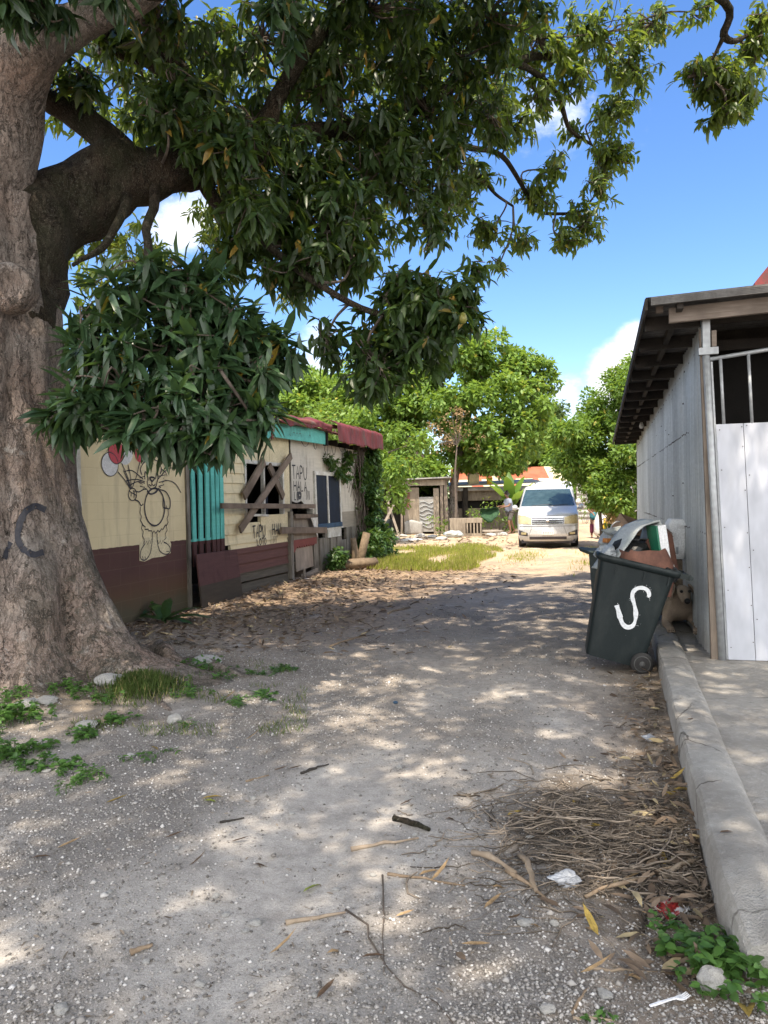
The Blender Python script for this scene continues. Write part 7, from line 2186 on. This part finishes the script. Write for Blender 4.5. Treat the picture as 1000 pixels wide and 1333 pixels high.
weed(938, 1262, .33, .10, 'leafy green weed sprawling round the broken end of the kerb', 520, .042, .027)
weed(985, 1285, .22, .07, 'small leafy weed in the corner to the right of the grey rock', 120, .034, .02)
weed(868, 1205, .07, .05, 'tiny green weed by the red wrapper', 36, .03, .018)
weed(787, 1330, .08, .03, 'sparse weed at the bottom edge beside the fork', 40, .025, .012)
weed(25, 942, .34, .14, 'bushy green weed at the left edge below the mango trunk', 420, .045, .026)
weed(100, 905, .24, .10, 'low weed with round leaves at the foot of the trunk', 220, .04, .024)
weed(15, 988, .28, .11, 'leafy weed patch at the left edge on the gravel', 300, .042, .024)
weed(105, 1020, .28, .06, 'feathery weed lying low on the left gravel', 260, .035, .010)
weed(110, 960, .20, .07, 'green weed between two flat brown stones', 170, .04, .022)
weed(150, 940, .22, .07, 'leafy weed below the grass mound', 170, .04, .022)
weed(62, 975, .16, .06, 'small weed left of the dusty patch', 90, .04, .02)
weed(265, 872, .30, .12, 'sprig of green weed on the long mango root', 150, .05, .024)
weed(340, 876, .36, .05, 'low green weed at the tip of the mango root', 160, .045, .016)
weed(310, 915, .34, .06, 'sparse weed on the dark soil right of the grass mound', 140, .04, .014)
weed(102, 858, .26, .12, 'leafy weed growing against the trunk base', 170, .05, .022)
weed(240, 945, .16, .04, 'small grassy weed at the edge of the gravel', 70, .04, .008)
weed(180, 805, .4, .28, 'weed sprouting where the house wall meets the root', 120, .09, .05, 'vine_leaf')
weed(193, 985, .26, .04, 'thin yellowish weed on the sunlit gravel patch', 120, .035, .010)

for px_, py_, w_, h_, lab in [(205, 880, .3, .12, 'leafy weed in the hollow between the trunk and the grass mound'), (285, 885, .3, .08, 'low weed in front of the long mango root'), (250, 905, .26, .07, 'small weed right below the grass mound'), (130, 915, .22, .08, 'weed on the soil between the trunk and the upright stone'),
                          (375, 872, .22, .03, 'flat green weed at the outer tip of the mango root'), (45, 1000, .2, .06, 'weed spreading on the gravel below the left edge weed patch'), (85, 1000, .2, .05, 'wispy weed above the feathery weed on the gravel'), (345, 905, .2, .03, 'thin flat weed on the dark soil at the lane edge'), (20, 915, .22, .1, 'weed against the pale rounded stone')]:
    weed(px_, py_, w_, h_, lab, 150, .04, .02)

# big-leaved plant by the house wall
o = ground(222, 812); t = thing('broad_leaf_plant', 'plant with long glossy dark leaves lying at the foot of the house wall', 'plant', o)
for az, lean, L, W in [(.15, 1.25, .62, .19), (.5, 1.0, .5, .16), (2.9, 1.2, .4, .16), (1.6, .6, .4, .13), (-.3, 1.35, .42, .15), (2.2, .8, .42, .14)]:
    blade((-.08, 0, .06), az, lean, L, W, .35, .6).build('leaf', M['vine_leaf'], t, True)
MB().tube([(-.08, 0, -.02), (-.08, 0, .08)], .03, 7).build('stem', M['vine_leaf'], t)


def grass_patch(name, label, pts, h, mat, w=.006, kind='stuff', cat='grass', lean=.5):
    P = np.array(pts); n = len(P); a = rng.uniform(0, 2 * PI, n)
    D = unit(np.stack([np.cos(a) * lean, np.sin(a) * lean, np.full(n, 1.0)], 1) + rng.normal(size=(n, 3)) * .2); N = unit(np.stack([np.cos(a), np.sin(a), np.full(n, .3)], 1))
    hh = h * rng.uniform(.4, 1.15, n); o = leaves(name, P, D, N, hh, w * rng.uniform(.7, 1.3, n), .35, mat, None, False, .05); return tag(o, label, cat, None, kind)


pts = []
c = ground(188, 896)
for k in range(2600):
    u = rng.normal(size=2) * [.14, .17]; x, y = c[0] + u[0], c[1] + u[1]; pts.append((x, y, gh(x, y) + .06 * math.exp(-(u[0] / .16) ** 2 - (u[1] / .2) ** 2)))
grass_patch('grass', 'soft mound of fine green grass on the mango roots', pts, .10, M['grass'], .004, lean=.9)
pts = []
for k in range(3600):
    c = ground(rng.uniform(90, 400), rng.uniform(862, 960)); x, y = c[0], c[1]
    if noise.noise(Vector((x * 2.2, y * 2.2, 6))) < .12: continue
    pts.append((x, y, gh(x, y)))
grass_patch('grass', 'thin short grass scattered over the soil round the mango roots', pts, .055, M['grass'], .004, lean=1.0)
pts = []
while len(pts) < 17000:       # sunny grass on the left of the lane
    y = 16.8 + 7.8 * rng.random(); x = rng.uniform(-1.2, 3.4); q = noise.noise(Vector((x * 1.1, y * .6, 3)))
    edge = 1.55 + .30 * (y - 17) + .25 * noise.noise(Vector((y, 2, 1)))
    if x > edge + .3 or q + .5 - (y - 20) * .07 < rng.random() * .8: continue
    pts.append((x, y, gh(x, y)))
grass_patch('grass', 'sunny patch of yellow green grass along the left of the lane', pts, .16, M['dry_grass'], .014)
pts = []
while len(pts) < 2200:
    y = 15 + 8 * rng.random(); x = 2.8 + .31 * (y - 10) + rng.normal() * .35
    if noise.noise(Vector((x * 1.3, y * .8, 8))) < -.05: continue
    pts.append((x, y, gh(x, y)))
grass_patch('grass', 'strip of sunny grass at the right of the lane before the bush', pts, .13, M['dry_grass'], .012)
pts = []
for k in range(700):
    y = 20.5 + rng.normal() * .9; x = 3.55 + .28 * (y - 20) + rng.normal() * .25; pts.append((x, y, gh(x, y)))
grass_patch('grass', 'thin tuft of grass in the middle of the lane before the van', pts, .08, M['dry_grass'], .01)

# red wrapper, clear plastic, fork
def foil(u, v): return ((u - .5) * .11, (v - .5) * .10, .012 + .018 * noise.noise(Vector((u * 4, v * 4, 2))) + .02 * abs(noise.noise(Vector((u * 9, v * 9, 4)))))
p = ground(874, 1186); o = MB().grid(foil, 18, 18).build('wrapper', M['redwrap'], None, True, loc=p, solid=.001); o.rotation_euler = (.1, -.1, .4); tag(o, 'crumpled red and silver snack wrapper by the kerb', 'wrapper')
p = ground(738, 1152)
crumple('plastic_scrap', p + [0, 0, .025], (.055, .035, .024), M['clearbag'], 31, 'crumpled clear plastic scrap at the front of the twig pile', 'plastic scrap', None, 4, .6)
p = ground(846, 965); crumple('plastic_scrap', p + [0, 0, .02], (.05, .04, .02), M['clearbag'], 37, 'grey crumpled plastic scrap beside the kerb far behind the twig pile', 'plastic scrap', None, 3, .6)
p = ground(515, 916); crumple('bottle_cap', p + [0, 0, .01], (.02, .02, .012), M['blue'], 3, 'tiny blue plastic cap in the middle of the lane', 'cap', None, 2, .1)
p = ground(872, 1308); fk = thing('plastic_fork', 'white plastic fork lying on the dirt near the bottom edge', 'fork', p + [0, 0, .012], .32)
m = MB(); m.loft([[(x, -w, z), (x, w, z), (x, w * .8, z + .004), (x, -w * .8, z + .004)] for x, w, z in [(-.075, .004, 0), (-.05, .0055, .001), (0, .004, .003), (.022, .0045, .003), (.03, .009, .001), (.04, .012, .0)]]); m.build('handle', M['forkwhite'], fk)
for k in range(4):
    y = -.0095 + .0063 * k; m = MB(); m.loft([[(x, y - w, z), (x, y + w, z), (x, y + w, z + .003), (x, y - w, z + .003)] for x, w, z in [(.039, .0022, 0), (.055, .0018, .0), (.072, .001, .006)]]); m.build('tine', M['forkwhite'], fk)
p = ground(895, 921 + 16); 
# stains of leaf on the pavement kerb: two fallen leaves lying on the kerb top
for (px_, py_, lab) in ((895, 937, 'dark dead leaf stuck on top of the kerb'), (937, 1085, 'small black smear-like leaf flattened on the kerb nearest the camera')):
    q = gr(px_, py_, .181); me2 = LEAFM[1].copy(); me2.materials.append(M['dark_fallen_leaf']); o = bpy.data.objects.new('fallen_leaf', me2); link(o); o.location = q; o.scale = (.42, .6, .3); o.rotation_euler = (0, 0, .1); tag(o, lab, 'leaf')
# ---------------------------------------------------------------- sky, sun, camera
SUN_EL, SUN_AZ = math.radians(66), math.radians(192)    # azimuth measured clockwise from +y (ahead): the sun stands high behind the lens
sd = Vector((math.sin(SUN_AZ) * math.cos(SUN_EL), math.cos(SUN_AZ) * math.cos(SUN_EL), math.sin(SUN_EL)))
world = bpy.data.worlds.new('World'); SC.world = world; world.use_nodes = True
nt = world.node_tree; nt.nodes.clear(); q = NT(nt)
out = nt.nodes.new('ShaderNodeOutputWorld'); bg = nt.nodes.new('ShaderNodeBackground'); nt.links.new(bg.outputs[0], out.inputs[0])
sky = q.n('ShaderNodeTexSky', sky_type='NISHITA'); sky.sun_disc = False; sky.sun_elevation = SUN_EL; sky.sun_rotation = SUN_AZ
sky.altitude = 0; sky.air_density = 1.0; sky.dust_density = .25; sky.ozone_density = 3.0
hsv = q.n('ShaderNodeHueSaturation', ins={'Hue': .508, 'Saturation': 1.2, 'Value': .68, 'Color': sky.outputs[0]})
g = q.gen()
nv = q.n('ShaderNodeVectorMath', operation='NORMALIZE'); q.set(nv, 0, g); dirv_ = nv.outputs[0]
warp = q.noise(q.scale(dirv_, (1, 1, 1.6)), 7, 8, .62)
soft = q.noise(dirv_, 3, 4, .55)
dens = None
for (px_, py_, rad, amp) in ((808, 500, .055, 1.1), (752, 520, .05, .7), (832, 450, .035, .9), (240, 290, .05, .8), (410, 450, .045, .7), (755, 110, .09, .45), (730, 462, .035, .30), (985, 350, .04, .3), (950, 640, .12, .8), (600, 640, .12, .4)):
    r = ray(px_, py_); r = r / np.linalg.norm(r)
    dn = q.n('ShaderNodeVectorMath', operation='DISTANCE'); q.set(dn, 0, dirv_); dn.inputs[1].default_value = tuple(r)
    f = q.math('MULTIPLY', q.map(dn.outputs['Value'], rad * 1.7, 0.0, 0, 1, True), amp)
    dens = f if dens is None else q.math('MAXIMUM', dens, f)
dy_ = q.xyz(dirv_)
back = q.math('MULTIPLY', q.map(dy_[1], .05, -.45), .95)             # unseen cloud banks added behind and beside the lens as fill light
side_ = q.math('MULTIPLY', q.math('MULTIPLY', q.map(dy_[0], -.55, -.85), q.map(dy_[1], .65, .3)), .9)
side2 = q.math('MULTIPLY', q.math('MULTIPLY', q.map(dy_[0], .62, .9), q.map(dy_[1], .7, .4)), .8)
dens = q.math('MAXIMUM', dens, q.math('MAXIMUM', back, q.math('MAXIMUM', side_, side2)))
cl = q.map(q.math('ADD', dens, q.math('MULTIPLY', q.math('SUBTRACT', warp, .5), 1.7)), .38, .85, 0, 1, True)
cl = q.math('MULTIPLY', cl, q.map(dens, 0, .25))
thin = q.math('MULTIPLY', q.map(q.math('ADD', soft, q.math('MULTIPLY', q.math('SUBTRACT', warp, .5), .5)), .62, .85), .12)
cl = q.math('MAXIMUM', cl, thin)
ccol = q.mix(q.map(dy_[1], -.2, .35), (9.0, 9.0, 9.1), (3.7, 3.75, 3.85))
col = q.mix(cl, hsv.outputs[0], ccol)
nt.links.new(col, bg.inputs[0]); bg.inputs[1].default_value = .15
sl = bpy.data.lights.new('sun', 'SUN'); sl.energy = 3.4; sl.angle = math.radians(.53); sl.color = (1, .88, .72)
so = bpy.data.objects.new('sun', sl); link(so); so.rotation_euler = sd.to_track_quat('Z', 'Y').to_euler(); so.location = (0, 0, 30)

cd = bpy.data.cameras.new('camera'); co = bpy.data.objects.new('camera', cd); link(co)
cd.sensor_fit = 'HORIZONTAL'; cd.sensor_width = 36; cd.lens = 36.0; cd.clip_start = .05; cd.clip_end = 2000
R3 = Matrix((RT, UP, -FW)).transposed()
co.matrix_world = Matrix.Translation(Vector(CAM)) @ R3.to_4x4()
SC.camera = co
SC.render.resolution_x, SC.render.resolution_y = 768, 1024
vs_ = SC.view_settings; SC.display_settings.display_device = 'sRGB'
vs_.view_transform = 'Standard'; vs_.look = 'None'; vs_.gamma = 1; vs_.exposure = 1.45; vs_.use_curve_mapping = False
SC.render.engine = 'CYCLES'
SC.cycles.use_denoising = True
SC.cycles.denoising_prefilter = 'NONE'
SC.cycles.max_bounces = 8; SC.cycles.diffuse_bounces = 4; SC.cycles.transparent_max_bounces = 8; SC.cycles.transmission_bounces = 4
SC.cycles.sample_clamp_indirect = 6
